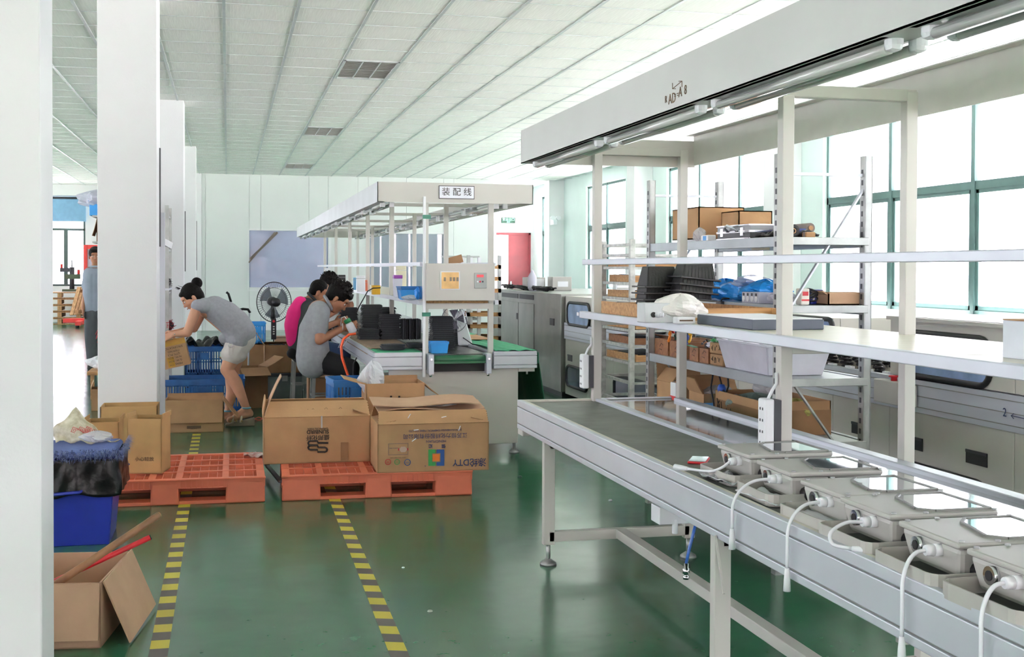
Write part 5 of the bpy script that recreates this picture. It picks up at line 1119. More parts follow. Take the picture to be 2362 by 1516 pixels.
# HENGYUAN carton
IY = 7.62; il, ir = A(872, 1040, Y=IY).x, A(1128, 1040, Y=IY).x; zf2 = A(1000, 978, Y=IY).z
I_ = carton('carton', 'big carton printed with a green, blue and orange emblem upside down', ((il+ir)/2, IY+.21, .157), ir-il, .42, zf2-.157, card, -.01, [('n', -40, .1), ('f', -52, .16), ('l', -80, .12), ('r', -75, .12)])
iy = IY-.006
for s_, a_ in ((0, .02), (1, -.03)):
    m = MB(); z = zf2+.085+.03*s_
    vs = []
    for k in range(12):
        u = k/11; x = il+.01+(ir-il-.02)*u-.03*s_; zz = z+.012*math.sin(u*7+s_*2)-.03*abs(u-.5)
        vs.append(((x, IY+.09, zz), (x, IY+.33, zz+.03)))
    for k in range(11):
        (p, q), (r_, s2) = vs[k], vs[k+1]; d = Vector((0, 0, .006))
        m.hexa([p, r_, s2, q, Vector(p)+d, Vector(r_)+d, Vector(s2)+d, Vector(q)+d])
    m.build('loose_flap', cardp, I_)
prt('JIANGSU HENGLI CHEMICAL FIBRE CO.,LTD', 1004, 993, .0175, iy, inkb, I_, 1.0); prt('江苏恒力化纤股份有限公司', 1004, 1005, .0345, iy, inkb, I_, 1.0)
prt('®', 981, 1075, .014, iy, inkb, I_); prt('HENGYUAN', 1006, 1018, .0225, iy, inkb, I_, 1.05); prt('恒', 1023, 1029, .026, iy, inkb, I_, 1, .0008); prt('远', 993, 1029, .026, iy, inkb, I_, 1, .0008)
prt('涤纶DTY', 1083, 1066, .058, iy, inkb, I_, .95, .0006)
pg, pb, po = M('print_green', '3f9a52', .7), M('print_blue', '27508f', .7), M('print_orange', 'e0762a', .7)
def flat(x0, y0, x1, y1, mat, nm, off=.002):
    p, q = A(x0, y1, Y=iy-off), A(x1, y0, Y=iy-off); MB().box(p.x, q.x, iy-off-.0006, iy-off+.001, p.z, q.z).build(nm, mat, I_)
def brk(nm, mat, rects):
    m = MB()
    for x0, y0, x1, y1 in rects: p, q = A(x0, y1, Y=iy-.002), A(x1, y0, Y=iy-.002); m.box(p.x, q.x, iy-.0026, iy-.001, p.z, q.z)
    m.build(nm, mat, I_)
brk('emblem_bracket', pg, [(988, 1037, 997, 1075), (997, 1037, 1005, 1046), (997, 1066, 1005, 1075)]); brk('emblem_bracket', pb, [(1016, 1037, 1025, 1075), (1007, 1037, 1016, 1046), (1007, 1066, 1016, 1075)])
flat(998, 1048, 1014, 1064, po, 'emblem_square')
def ring(px, py, r, mat, nm='seal_ring'):
    c = A(px, py, Y=iy-.002); MB().tube([(c.x+r*math.cos(a), iy-.001, c.z+r*math.sin(a)) for a in [k*PI/10 for k in range(21)]], .0022, 6, cap=False).build(nm, mat, I_)
ring(895, 1066, .017, redm); ring(916, 1066, .016, pg); ring(940, 1067, .019, pb)
prt('99', 895, 1066, .018, iy, redm, I_); prt('ETC', 916, 1066, .013, iy, pg, I_); prt('CGS', 940, 1067, .014, iy, pb, I_)
m = MB(); q0, q1 = A(896, 1050, Y=iy), A(941, 1023, Y=iy)
for a, b2 in (((q0.x, q0.z), (q1.x, q0.z)), ((q1.x, q0.z), (q1.x, q1.z)), ((q1.x, q1.z), (q0.x, q1.z)), ((q0.x, q1.z), (q0.x, q0.z))): m.bar((a[0], iy, a[1]), (b2[0], iy, b2[1]), .0015, .0015, up=(0, 1, 0))
m.build('label_outline', inkb, I_)
c = A(930, 1037, Y=iy-.001); MB().prism([(c.x+.026*math.cos(k*PI/3), iy-.001, c.z+.02*math.sin(k*PI/3)) for k in range(6)], (0, -.001, 0)).build('hexagon_print', M('hex_tan', 'c1a795', .7), I_); MB().box(c.x-.032, c.x-.025, iy-.002, iy, c.z-.007, c.z+.007).box(c.x+.025, c.x+.032, iy-.002, iy, c.z-.007, c.z+.007).build('hexagon_ends', redm, I_)
prt('CHEMICAL FIBRE', 909, 1034, .008, iy, inkb, I_); prt('DRAW TEXTURED YARN', 918, 1056, .009, iy, inkf, I_)
r = random.Random(12)
for k, (x, y, a_) in enumerate(((944, 960, 1), (1024, 962, .2), (955, 1015, .6), (1060, 988, 1.2), (960, 992, .1))):
    c = A(x, y, Y=iy-.003); d = Vector((math.cos(a_), 0, math.sin(a_)))*.016; MB().bar(c-d, c+d, .005, .001, up=(0, 1, 0)).build('tape_shred', white, I_)
bagblob('plastic_wrap', 'crumpled clear and red wrapping on top of the emblem carton', (A(1010, 940, Y=7.8).x, 7.8, zf2+.09), .1, .05, .012, clearb, 95)
# carton G with bag and blue crate beside
GY = 8.72; gl, gr = A(845, 900, Y=GY).x, A(980, 900, Y=GY).x; zg = A(900, 885, Y=GY).z
G_ = carton('carton', 'open tan carton with drooping flaps standing in front of the assembly line end', ((gl+gr)/2, GY+.17, 0), gr-gl, .34, zg, card, -.01, [('n', 176, .1), ('l', 75, .16), ('r', 130, .14), ('f', -5, .03)])
for px in (902, 921): c = A(px, 919, Y=GY-.01); MB().box(c.x-.007, c.x+.007, GY-.009, GY-.006, c.z-.018, c.z+.018).build('printed_bar', ink, G_)
bagblob('plastic_bag', 'white carrier bag stuffed upright in the tan carton by the line end', (A(860, 885, Y=GY+.1).x, GY+.12, zg-.1), .085, .07, .125, M('white_bag_film', 'd5d9e0', .35, bump=.8, bs=14), 97)
def crate(name, lb_, loc, w_, d, h, mat, rz=0, group='blue slatted plastic crates'):
    t = thing(name, lb_, 'crate', loc, rz, group); a, b2 = w_/2, d/2; th = .006
    def wall(p, q):
        p = Vector(p); q = Vector(q); L_ = (q-p).length; d_ = (q-p)/L_; n_ = Vector((-d_.y, d_.x, 0))*th
        m = MB()
        def pc(u0, u1, z0, z1, k=1): A0, A1 = p+d_*u0, p+d_*u1; m.hexa([(A0.x, A0.y, z0), (A1.x, A1.y, z0), (A1.x+n_.x*k, A1.y+n_.y*k, z0), (A0.x+n_.x*k, A0.y+n_.y*k, z0), (A0.x, A0.y, z1), (A1.x, A1.y, z1), (A1.x+n_.x*k, A1.y+n_.y*k, z1), (A0.x+n_.x*k, A0.y+n_.y*k, z1)])
        pc(0, L_, h*.82, h); pc(0, L_, 0, h*.12); pc(0, L_, h*.46, h*.5); pc(-.004, L_+.004, h-.02, h, -.8)
        n = max(4, int(L_/.026))
        for k in range(n+1):
            u = L_*k/n; wd = .005 if k % 5 else .011; pc(max(0, u-wd), min(L_, u+wd), 0, h*.85)
        return m
    for p, q in (((-a, -b2, 0), (a, -b2, 0)), ((a, -b2, 0), (a, b2, 0)), ((a, b2, 0), (-a, b2, 0)), ((-a, b2, 0), (-a, -b2, 0))): wall(p, q).build('slatted_wall', mat, t, local=True)
    MB().box(-a, a, -b2, b2, 0, .008).build('base', mat, t, local=True)
    MB().box(-.05, .05, -b2-.008, -b2-.001, h*.55, h*.8).build('grip_plate', mat, t, local=True)
    return t
c = A(818, 900, Y=9.0)
for k in range(2): crate('blue_crate', ('lower', 'upper')[k]+' blue crate of the pair beside the tan carton at the line end', (c.x+.02, 9.3, .31*k), .36, .38, .305, bluep, .08)
# crates around the woman
c = A(472, 900, Y=12.15)
crate('blue_crate', 'large blue crate right behind the torn-flap carton', (c.x, 12.35, 0), .76, .5, .37, M('worn_blue_plastic', '1c5797', .45, var=.15, vs=9), 0)
crate('blue_crate', 'lower blue crate of the stack under the black film', (A(472, 900, Y=13.2).x, 13.3, 0), .4, .42, .31, bluep, 0)
crate('blue_crate', 'upper blue crate filled with black film behind the bending woman', (A(472, 900, Y=13.2).x, 13.3, .315), .4, .42, .31, M('worn_blue_plastic', '1c5797'), 0)
t = thing('black_film', 'crumpled black plastic film bulging out of the upper crate', 'film', (A(472, 800, Y=13.2).x, 13.3, .62)); MB().sheet(crinkle((A(472, 800, Y=13.2).x, 13.3, .6), .4, .42, .12, 31), 24, 18).build('film', bag, t, solid=.004)
for k, (px, lb_) in enumerate(((430, 'dark metal parts lying in the large blue crate, near its corner'), (500, 'dark metal parts lying in the large blue crate, near its middle'))):
    c = A(px, 862, Y=12.2); t = thing('metal_parts', lb_, 'parts', (c.x, 12.3, .3)); m = MB(); r = random.Random(k+5)
    for q in range(14): p = Vector((c.x+r.uniform(-.1, .1), 12.3+r.uniform(-.15, .15), .29+r.uniform(0, .04))); m.bar(p, p+Vector((r.uniform(-.06, .06), r.uniform(-.06, .06), .005)), .03, .012)
    tag(m.build('metal_parts', dgrey, t), kind='stuff')
c = A(592, 770, Y=15.6); zz = A(592, 793, Y=15.6).z
crate('blue_crate', 'bright blue crate on a carton behind the fan, beside the hand truck', (c.x, 15.7, zz), .22, .35, .27, bluel, 0)
carton('carton', 'brown carton under the bright blue crate', (c.x, 15.7, 0), .36, .4, zz, cardd, 0, top=True)
# hand truck
t = thing('hand_truck', 'hand truck with black curved grips behind the woman', 'hand truck', A(560, 900, Z=0)); Yt = 14.6
MB().tube([A(522, 674, Y=Yt), A(527, 678, Y=Yt), A(533, 697, Y=Yt)], .014, 8).tube([A(550, 716, Y=Yt), A(560, 713, Y=Yt), A(572, 714, Y=Yt), A(577, 722, Y=Yt)], .015, 8).build('grip', blackr, t)
MB().tube([A(533, 697, Y=Yt), A(545, 760, Y=Yt), A(556, 895, Y=Yt)], .011, 8).tube([A(575, 722, Y=Yt), A(574, 800, Y=Yt), A(572, 895, Y=Yt)], .011, 8).bar(A(548, 790, Y=Yt), A(574, 790, Y=Yt), .02).build('frame', aluw, t)
for px in (553, 575): c = A(px, 890, Y=Yt); MB().lathe((c.x, Yt+.05, .1), [(0, -.02), (.1, -.02), (.1, .02), (0, .02)], 16, 'x').build('wheel', blackr, t)
# cartons by the fan
c = A(645, 862, Y=13.6); bz = A(645, 862, Y=13.6).z
gbx = simple('grey_chest', 'grey plastic chest under the brown open carton in front of the fan', 'box', (c.x+.06, 13.85, 0), M('chest_grey', '6f7475', .6), .42, .36, bz-.0, 0, [('lid_edge', (-.215, .215, -.19, -.17, bz-.04, bz-.005), dgrey), ('lid_latch', (-.03, .03, -.192, -.186, bz-.09, bz-.03), steel)])
F_ = carton('carton', 'brown open carton with a raised side flap standing on the grey chest', (c.x+.05, 13.85, bz), .42, .36, .31, cardd, 0, [('l', 32, .24), ('f', -80, .1)])
m = MB(); r = random.Random(4)
for k in range(12): p = Vector((c.x+.05+r.uniform(-.15, .15), 13.85+r.uniform(-.12, .12), bz+.3)); m.bar(p, p+Vector((r.uniform(-.1, .1), r.uniform(-.05, .05), .01)), .03, .01)
t = thing('metal_strips', 'dark strips lying across the brown open carton', 'strips', (c.x, 13.85, bz+.3)); tag(m.build('metal_strips', dgrey, t), kind='stuff')
c = A(660, 780, Y=15.3); carton('carton', 'tan carton behind the fan pole near the seated men', (c.x, 15.4, 0), .3, .3, A(660, 777, Y=15.3).z, cardp, 0, top=True)
c = A(568, 830, Y=13.0); carton('carton', 'flattened open carton leaning behind the bending woman', (c.x+.03, 12.95, .0), .3, .3, .42, cardd, .3, [('r', 60, .2), ('n', 120, .15), ('l', 50, .16)])
c = A(760, 895, Y=10.9); carton('carton', 'brown taped carton under the work table beside the stool', (c.x, 11.1, 0), .36, .3, A(760, 872, Y=10.9).z, cardd, 0, top=True)
t = thing('red_wire', 'coil of red wire on the floor beside the woman sandal', 'wire', A(595, 968, Z=0)); c = A(597, 968, Z=0)
MB().tube([(c.x+.06*math.cos(a)*(1+.3*math.sin(3*a)), c.y+.08*math.sin(a), .008+.006*math.sin(5*a)) for a in [k*PI/9 for k in range(28)]], .004, 5).build('wire', M('red_wire', 'c6432f', .4), t)
# ---------------------------------------------------------------- standing fan
FYY = 14.35; fc = A(632, 697, Y=FYY); R_ = .232
fan = thing('standing_fan', 'standing fan with wire cage facing the seated workers', 'fan', (fc.x, FYY, 0))
m = MB()
for s in (-1, 1):
    for k in range(48):
        a = 2*PI*k/48; ca, sa = math.cos(a), math.sin(a)
        m.tube([(fc.x+.04*ca*.85, FYY+s*.085, fc.z+.04*sa), (fc.x+R_*.7*ca*.85, FYY+s*.07, fc.z+R_*.7*sa), (fc.x+R_*ca*.85, FYY+s*.01, fc.z+R_*sa)], .0014, 4, cap=False)
tag(m.build('cage_wires', M('dark_wire', '44464a', .4, metal=.4), fan), kind='stuff')
m = MB()
for rr, yy in ((R_, 0), (R_*.72, .071), (R_*.72, -.071), (.05, .086), (.05, -.086)): m.tube([(fc.x+rr*math.cos(a)*.85, FYY+yy, fc.z+rr*math.sin(a)) for a in [k*PI/20 for k in range(41)]], .0055 if rr == R_ else .002, 6, cap=False)
m.build('cage_rim', blackp, fan)
for k in range(3):
    a = k*2*PI/3+.4; m = MB()
    f_ = lambda u, v, a=a: Vector((fc.x+(.04+.15*u)*math.cos(a+(v-.5)*(.9+.3*u))*.85, FYY-.0+(v-.5)*.05, fc.z+(.04+.15*u)*math.sin(a+(v-.5)*(.9+.3*u))))
    m.sheet(f_, 6, 6).build('blade', glassmat('fan_blade_%d' % k, 'b8bcc4', .04, .12, 'b5b8be'), fan, solid=.002)
hub = A(640, 699, Y=FYY-.12)
MB().cyl((fc.x-.035, FYY+.02, fc.z+.01), (fc.x-.02, FYY-.1, fc.z+.01), .05, .055, 20).build('motor_housing', M('motor_grey', '4b4c50', .4), fan)
MB().lathe((fc.x+.02, FYY-.1, fc.z), [(0, -.05), (.045, -.05), (.052, -.03), (.05, .02), (.03, .04)], 22, 'y').build('hub_cap', blackp, fan)
MB().tube([(fc.x-.015, FYY+.05, fc.z-.03), (fc.x-.01, FYY, fc.z-.12), (fc.x-.01, FYY, fc.z-.2)], [.02, .025, .03], 10).build('neck', blackp, fan)
b0_, b1_ = A(628, 722, Y=FYY), A(628, 783, Y=FYY)
cp = MB().box(fc.x-.035, fc.x+.025, FYY-.06, FYY-.01, b1_.z, fc.z-.19).build('control_panel', blackp, fan, bev=.008)
MB().cyl((fc.x-.005, FYY-.06, fc.z-.22), (fc.x-.005, FYY-.07, fc.z-.22), .014).build('dial', redm, cp)
for k in range(4): MB().box(fc.x-.015, fc.x+.005, FYY-.063, FYY-.06, fc.z-.29-.028*k, fc.z-.275-.028*k).build('button', greyp, cp)
MB().cyl((fc.x-.005, FYY, .04), (fc.x-.005, FYY, b1_.z+.02), .013).build('pole', chrome, fan)
MB().lathe((fc.x-.005, FYY, 0), [(0, 0), (.2, 0), (.205, .015), (.18, .03), (.04, .05), (0, .05)], 28).build('base', blackp, fan)
# ---------------------------------------------------------------- stools
def stool(lb_, c, h, w_=.2):
    t = thing('steel_stool', lb_, 'stool', c, .03, 'grey steel stools')
    m_ = M('stool_grey', '8b8f8d', .4, metal=.3, var=.08)
    MB().box(-w_/2, w_/2, -w_/2, w_/2, h-.03, h).build('seat', m_, t, local=True, bev=.004)
    for sx in (-1, 1):
        for sy in (-1, 1): MB().bar((sx*(w_/2-.014), sy*(w_/2-.014), h-.03), (sx*(w_/2+.008), sy*(w_/2+.008), 0), .028).build('leg', m_, t, local=True)
    for z in (.13, .33):
        for s in (-1, 1): MB().bar((-w_/2, s*w_/2, z), (w_/2, s*w_/2, z), .014).build('stretcher', m_, t, local=True); MB().bar((s*w_/2, -w_/2, z), (s*w_/2, w_/2, z), .014).build('stretcher', m_, t, local=True)
    return t
c1 = A(747, 858, Y=10.75); stool('grey steel stool under the worker in the grey polo shirt', (c1.x, 10.85, 0), c1.z)
c2 = A(700, 828, Y=11.8); stool('grey steel stool under the worker in pink, nearer the fan', (c2.x, 11.9, 0), c2.z)
# ---------------------------------------------------------------- blue bin, box J
q = A(268, 1262, Z=0); bx0 = q.x
t = thing('waste_bin', 'deep blue plastic bin lined with a black bag, wedged behind the close pillar', 'bin', (bx0-.3, 6.85, 0))
shell(MB(), .255, .2, .29, .25, .43, .004).build('bin_body', navy, t, local=True, bev=.01)
MB().box(-.3, .3, -.26, .26, .415, .43).build('dummy_rim', navy, t, local=True, bev=.006) if False else None
m = MB()
for s in (-1, 1): m.box(-.3, .3, s*.255-.012, s*.255+.012, .418, .435).box(s*.29-.012, s*.29+.012, -.25, .25, .418, .435)
m.build('rim', navy, t, local=True); MB().tube([(-.02, -.262, .29), (.0, -.285, .285), (.12, -.285, .292), (.14, -.262, .3)], .009).build('grip', navy, t, local=True)
def skirt(u, v):
    a = 2*PI*u; cx, cy = math.cos(a), math.sin(a); k = 1/max(abs(cx)/.3, abs(cy)/.262); z = .46-.19*v+.01*math.sin(9*a)*v
    o_ = 1+.065+.02*math.sin(23*a+6*v)+.015*math.sin(11*a-5*v)
    return Vector((bx0-.3+cx*k*o_, 6.85+cy*k*o_, z))
bl_ = MB().sheet(skirt, 90, 14).build('liner', bag, t, solid=.002)
t = thing('blue_mop', 'fluffy blue mop pad lying over the bin mouth', 'mop', (bx0-.25, 6.85, .46)); m = MB(); r = random.Random(14)
m.taper((bx0-.6, bx0+.0, 6.57, 7.13), .465, (bx0-.58, bx0-.02, 6.6, 7.1), .495)
m.build('mop_pad', M('blue_felt', '485a92', .9, bump=.5, bs=50), t, bev=.015)
m = MB()
for k in range(2600):
    e = r.random(); x = bx0+.02 if e < .3 else bx0-.62+.66*r.random(); y = 6.55+.6*r.random() if e < .3 else 6.55; p = Vector((x, y, .46+.05*r.random())); d = Vector((r.uniform(-.3, .3)+(1 if e < .3 else 0), r.uniform(-.3, .3)-(0 if e < .3 else 1), r.uniform(-.7, .5))).normalized()*r.uniform(.015, .05)
    n = d.cross(Vector((0, 0, 1))).normalized()*.0018; m.add([p-n, p+n, p+d], [(0, 1, 2)])
tag(m.build('mop_fibres', M('blue_fibre', '3c4a7c', .8, col2='7c89ae', vs=60), t), kind='stuff')
c = A(190, 1050, Y=6.95); t = thing('paper_sack', 'crumpled printed paper and film standing on the mop pad', 'sack', (c.x, 6.95, .51))
MB().sheet(lambda u, v: Vector((c.x-.13+.33*u-.04*v, 6.9+.1*v+.03*math.sin(9*u+4*v), .505+(.17*(1-abs(u-.38)*1.9))*v+.01*math.sin(20*u))), 18, 10).build('paper', M('printed_paper', 'd8d2bd', .7, var=.12, vs=30, col2='b9b195'), t, solid=.002)
for k in range(3): txt('回收', .035, (c.x-.02+.035*k, 6.905+.0, .56-.0*k), (1, .0, -.5), (.4, .1, 1), redm, t, 'red_print')
bagblob('plastic_bag', 'clear bag scrap beside the paper on the bin', (A(225, 1048, Y=6.85).x, 6.85, .51), .08, .05, .03, clearb, 18)
JZ = .25
jn, jf = A(232, 1345, Z=JZ), A(300, 1272, Z=JZ)
t = thing('carton', 'open brown carton at the frame edge holding a broom handle and a red pole', 'carton', (jn.x, jn.y, 0)); 
dd = Vector((jf.x-jn.x, jf.y-jn.y, 0)); dd.normalize(); LJ = (jf-jn).length; nn = Vector((-dd.y, dd.x, 0)); WJ = .45
def jp(u, v, z): return Vector((jn.x, jn.y, 0))+dd*u+nn*v+Vector((0, 0, z))
def jw(u0, v0, u1, v1, z0, z1): 
    d = Vector((u1-u0, v1-v0)).normalized(); n = Vector((-d.y, d.x))*.007
    return MB().hexa([jp(u0, v0, z0), jp(u1, v1, z0), jp(u1+n.x, v1+n.y, z0), jp(u0+n.x, v0+n.y, z0), jp(u0, v0, z1), jp(u1, v1, z1), jp(u1+n.x, v1+n.y, z1), jp(u0+n.x, v0+n.y, z1)])
for a in ((0, 0, LJ, 0), (LJ, 0, LJ, WJ), (LJ, WJ, 0, WJ), (0, WJ, 0, 0)): jw(*a, 0, JZ).build('side_wall', cardp, t)
MB().hexa([jp(0, 0, 0), jp(LJ, 0, 0), jp(LJ, WJ, 0), jp(0, WJ, 0), jp(0, 0, .006), jp(LJ, 0, .006), jp(LJ, WJ, .006), jp(0, WJ, .006)]).build('floor_flap', cardp, t)
def flapj(p0, p1, out, ln, nm):
    m = MB(); q = [(p0, p1)]; d = Vector(out).normalized()*ln; up = Vector((0, 0, 1)); th = (p1-p0).cross(d).normalized()*.006
    m.hexa([p0, p1, p1+d, p0+d, p0+th, p1+th, p1+d+th, p0+d+th]); return m.build(nm, cardp, t)
fr = flapj(jp(.02, -.008, JZ), jp(LJ, -.008, JZ+.01), -nn*.32+Vector((0, 0, -.8))+dd*.05, .26, 'side_flap')
flapj(jp(-.012, 0, JZ), jp(-.012, WJ, JZ), -dd*.12+Vector((0, 0, -1)), .21, 'front_flap')
sk = A(147, 1335, Z=.18)
for nm, lb_, p, q, r_, mat in (('broom_handle', 'brown wooden handle sticking out of the frame-edge carton', A(150, 1334, Y=5.0), A(366, 1189, Y=5.3), .0155, M('handle_wood', '9a6f4c', .5, col2='7f5a3d', vs=4, stretch=(3, 3, 3))), ('red_pole', 'red plastic pole lying under the wooden handle', A(190, 1312, Y=5.2), A(346, 1240, Y=5.25), .0115, redm)):
    t2 = thing(nm, lb_, 'handle' if 'broom' in nm else 'pole', p); d = (q-p).normalized(); MB().cyl(p-d*.25, q, r_, n=16).build('shaft', mat, t2); MB().cyl(q, q+d*.004, r_*.9, n=16).build('end_cap', wood if 'broom' in nm else blackp, t2)
# ---------------------------------------------------------------- steel frame by the woman
t = thing('ladder_rack', 'grey steel ladder frame with small shelves beside the bending woman', 'rack', (-.56, 12.2, 0))
for x, z1 in ((-.57, 2.05), (-.98, 2.05)):
    for y in (12.15, 12.75): MB().box(x-.018, x+.018, y-.018, y+.018, 0, z1).build('upright', steel, t)
for z in (.25, .55, .88, 1.2, 1.33, 1.62, 1.95):
    for x in (-.57, -.98): MB().box(x-.01, x+.01, 12.15, 12.75, z-.01, z+.01).build('rung', steel, t)
    for y in (12.15, 12.75): MB().box(-.98, -.57, y-.008, y+.008, z-.012, z+.012).build('tie_bar', steel, t)
for z in (.83, 1.25): MB().box(-1.0, -.55, 12.13, 12.77, z-.02, z).build('shelf', aluw, t)
MB().bar((-.6, 12.1, 1.7), (-.53, 12.16, 1.66), .03, .06).build('bracket', steel, t)
for px, py, z, c_, lb_ in ((390, 645, 1.25, M('grey_wool', '8f8f8d', .9), 'tangled grey wool and parts on the upper shelf of the steel frame'), (396, 755, .83, M('red_wires', 'b3303a', .6), 'tangle of red and black wires on the lower shelf of the steel frame')):
    c = A(px, py, Y=12.15); t2 = thing('wire_tangle', lb_, 'wires', (c.x-.02, 12.15, z)); m = MB(); r = random.Random(int(px))
    for k in range(40):
        p = [Vector((c.x-.04+r.gauss(0, .03), 12.2+r.gauss(0, .04), z+.06+r.gauss(0, .03))) for _ in range(4)]; m.tube(p, .0035, 4, cap=False)
    tag(m.build('strands', c_, t2), kind='stuff'); MB().ball((c.x-.04, 12.2, z+.06), .06, (1, 1, .8)).build('core', M('dark_core', '3b3536', .9), t2)
# low clutter glimpsed beside the pillar
c = A(224, 858, Y=14.5); t = thing('low_board', 'orange-brown board with a white sack beyond the pillar', 'board', (c.x, 14.5, 0)); MB().box(c.x-.05, c.x+.7, 13.95, 14.45, A(224, 858, Y=14.4).z, A(224, 850, Y=14.4).z).box(c.x-.02, c.x+.02, 14.0, 14.04, 0, A(224, 858, Y=14.4).z).box(c.x+.6, c.x+.64, 14.0, 14.04, 0, A(224, 858, Y=14.4).z).build('board', wood, t)
bagblob('white_sack', 'white sack lying on the low board beyond the pillar', (c.x+.1, 14.2, A(224, 850, Y=14.4).z), .17, .15, .08, white, 44)
c = A(236, 770, Y=14.6); t = thing('red_wire_bundle', 'red wire bundle hanging beside the pillar edge at the walking man', 'wires', c); m = MB(); r = random.Random(3)
for k in range(16): p = Vector((c.x+.05, 14.6, c.z+.08)); m.tube([p, p+Vector((-.06+r.gauss(0, .02), 0, .0+r.gauss(0, .03))), p+Vector((-.08+r.gauss(0, .02), r.gauss(0, .02), -.12+r.gauss(0, .03)))], .004, 4)
m.build('strands', M('red_wires', 'b3303a', .6), t)
# tall rack hidden by the pillar: its load shows past the edge
t = thing('storage_rack', 'tall steel rack behind the pillar carrying a bagged load and cartons', 'rack', (-1.7, 14.9, 0))
for x in (-1.36, -.95):
    for y in (14.6, 15.2): MB().box(x-.02, x+.02, y-.02, y+.02, 0, 2.04).build('post', steel, t)
z1_, z2_ = A(215, 557, Y=14.6).z, A(215, 497, Y=14.6).z
for z in (.5, 1.1, z1_, z2_): MB().box(-1.38 if z < z1_ else -1.5, -.93, 14.55, 15.25, z-.02, z).build('shelf', steel, t)
c = A(207, 480, Y=14.6); simple('blue_bin', 'bright blue crate on top of the rack behind the pillar', 'crate', (c.x+.2, 14.85, z2_), bluel, .42, .4, .17, 0, [('rim', (-.22, .22, -.21, -.2, .14, .17), bluel)])
bagblob('plastic_bag', 'milky plastic bag bulging over the blue crate behind the pillar', (c.x+.06, 14.8, z2_+.1), .2, .2, .1, frost, 47)
carton('carton', 'brown carton with lifted flap on the rack behind the pillar', (A(228, 530, Y=14.6).x+.15, 14.8, z1_), .36, .3, .26, cardd, 0, [('l', 165, .2)])
# ---------------------------------------------------------------- beyond the pillars: stacker, pallets, valve
c = A(195, 745, Z=0); SY = 31.5; sx0 = A(194, 600, Y=SY).x
t = thing('pallet_stacker', 'red hand pallet stacker beyond the walking man', 'stacker', (sx0, SY, 0)); rp = M('stacker_red', 'cf3a34', .45)
for x in (sx0+.04, sx0+.62): MB().box(x-.04, x+.04, SY-.06, SY+.06, .05, 2.0).build('mast_post', rp, t)
for z in (.25, 1.0, 1.95): MB().box(sx0, sx0+.66, SY-.05, SY+.05, z-.05, z+.05).build('mast_crossbar', rp, t)
for x in (sx0-.05, sx0+.55): MB().box(x-.05, x+.08, SY-1.0, SY, .06, .16).build('fork_leg', rp, t); MB().lathe((x, SY-.95, .05), [(0, -.04), (.05, -.04), (.05, .04), (0, .04)], 12, 'x').build('wheel', blackr, t)
MB().box(sx0-.45, sx0+.1, SY-.4, SY-.1, .1, .2).build('base_plate', rp, t)
MB().box(sx0+.08, sx0+.58, SY+.0, SY+.02, .3, 1.9).build('mesh_guard', frost, t)
pw = M('pallet_wood', 'c09a6c', .7, col2='8f6b46', vs=5, stretch=(6, 6, 1))
p0_ = A(142, 700, Y=32.9)
for k in range(5):
    t = thing('wooden_pallet', ('lowest', 'second', 'third', 'fourth', 'topmost')[k]+' wooden pallet of the stack under the far window', 'pallet', (p0_.x-.5, 32.5, .165*k), .02*k, 'stacked wooden pallets')
    for q in range(5): MB().box(-.0, 1.0, .2*q, .2*q+.12, .13, .15).build('deck_board', pw, t, local=True)
    for x in (.05, .5, .95): MB().box(x-.05, x+.05, 0, .95, .02, .13).build('bearer', pw, t, local=True)
    MB().box(0, 1.0, 0, .1, 0, .02).build('bottom_board', pw, t, local=True)
t = thing('leaning_pallet', 'light wooden pallet leaning on the stack beside the red stacker', 'pallet', A(185, 735, Y=32.2)); a_, b_ = A(180, 728, Y=32.2), A(192, 662, Y=32.5)
for q in range(5): MB().bar(a_+Vector((-.12+.06*q, .2*q-.3, .02)), b_+Vector((-.06+.06*q, .2*q-.3, 0)), .1, .03).build('deck_board', pw, t)
MB().bar(a_+Vector((.0, -.3, .1)), a_+Vector((.15, .5, .1)), .08).bar(b_+Vector((.0, -.3, -.1)), b_+Vector((.15, .5, -.1)), .08).build('bearer', pw, t)
c = A(166, 660, Y=32.8); t = thing('test_valve', 'dark green bench machine with red handles standing on the pallet stack', 'machine', (c.x, 32.8, .83)); gm = M('machine_green', '4a5540', .5)
MB().box(-.22, .22, -.15, .15, 0, .06).build('foot_plate', gm, t, local=True); MB().cyl((0, 0, .06), (0, 0, .62), .06).build('column', dgrey, t, local=True)
MB().box(-.16, .2, -.08, .08, .32, .44).build('arm', gm, t, local=True); MB().box(-.28, -.02, -.08, .08, .5, .6).build('head', dgrey, t, local=True); MB().cyl((-.25, 0, .56), (-.25, 0, .7), .03).cyl((.16, 0, .44), (.16, 0, .56), .035).build('handwheel', rp, t, local=True); MB().cyl((0, 0, .62), (0, 0, .8), .015).build('spindle', steel, t, local=True)
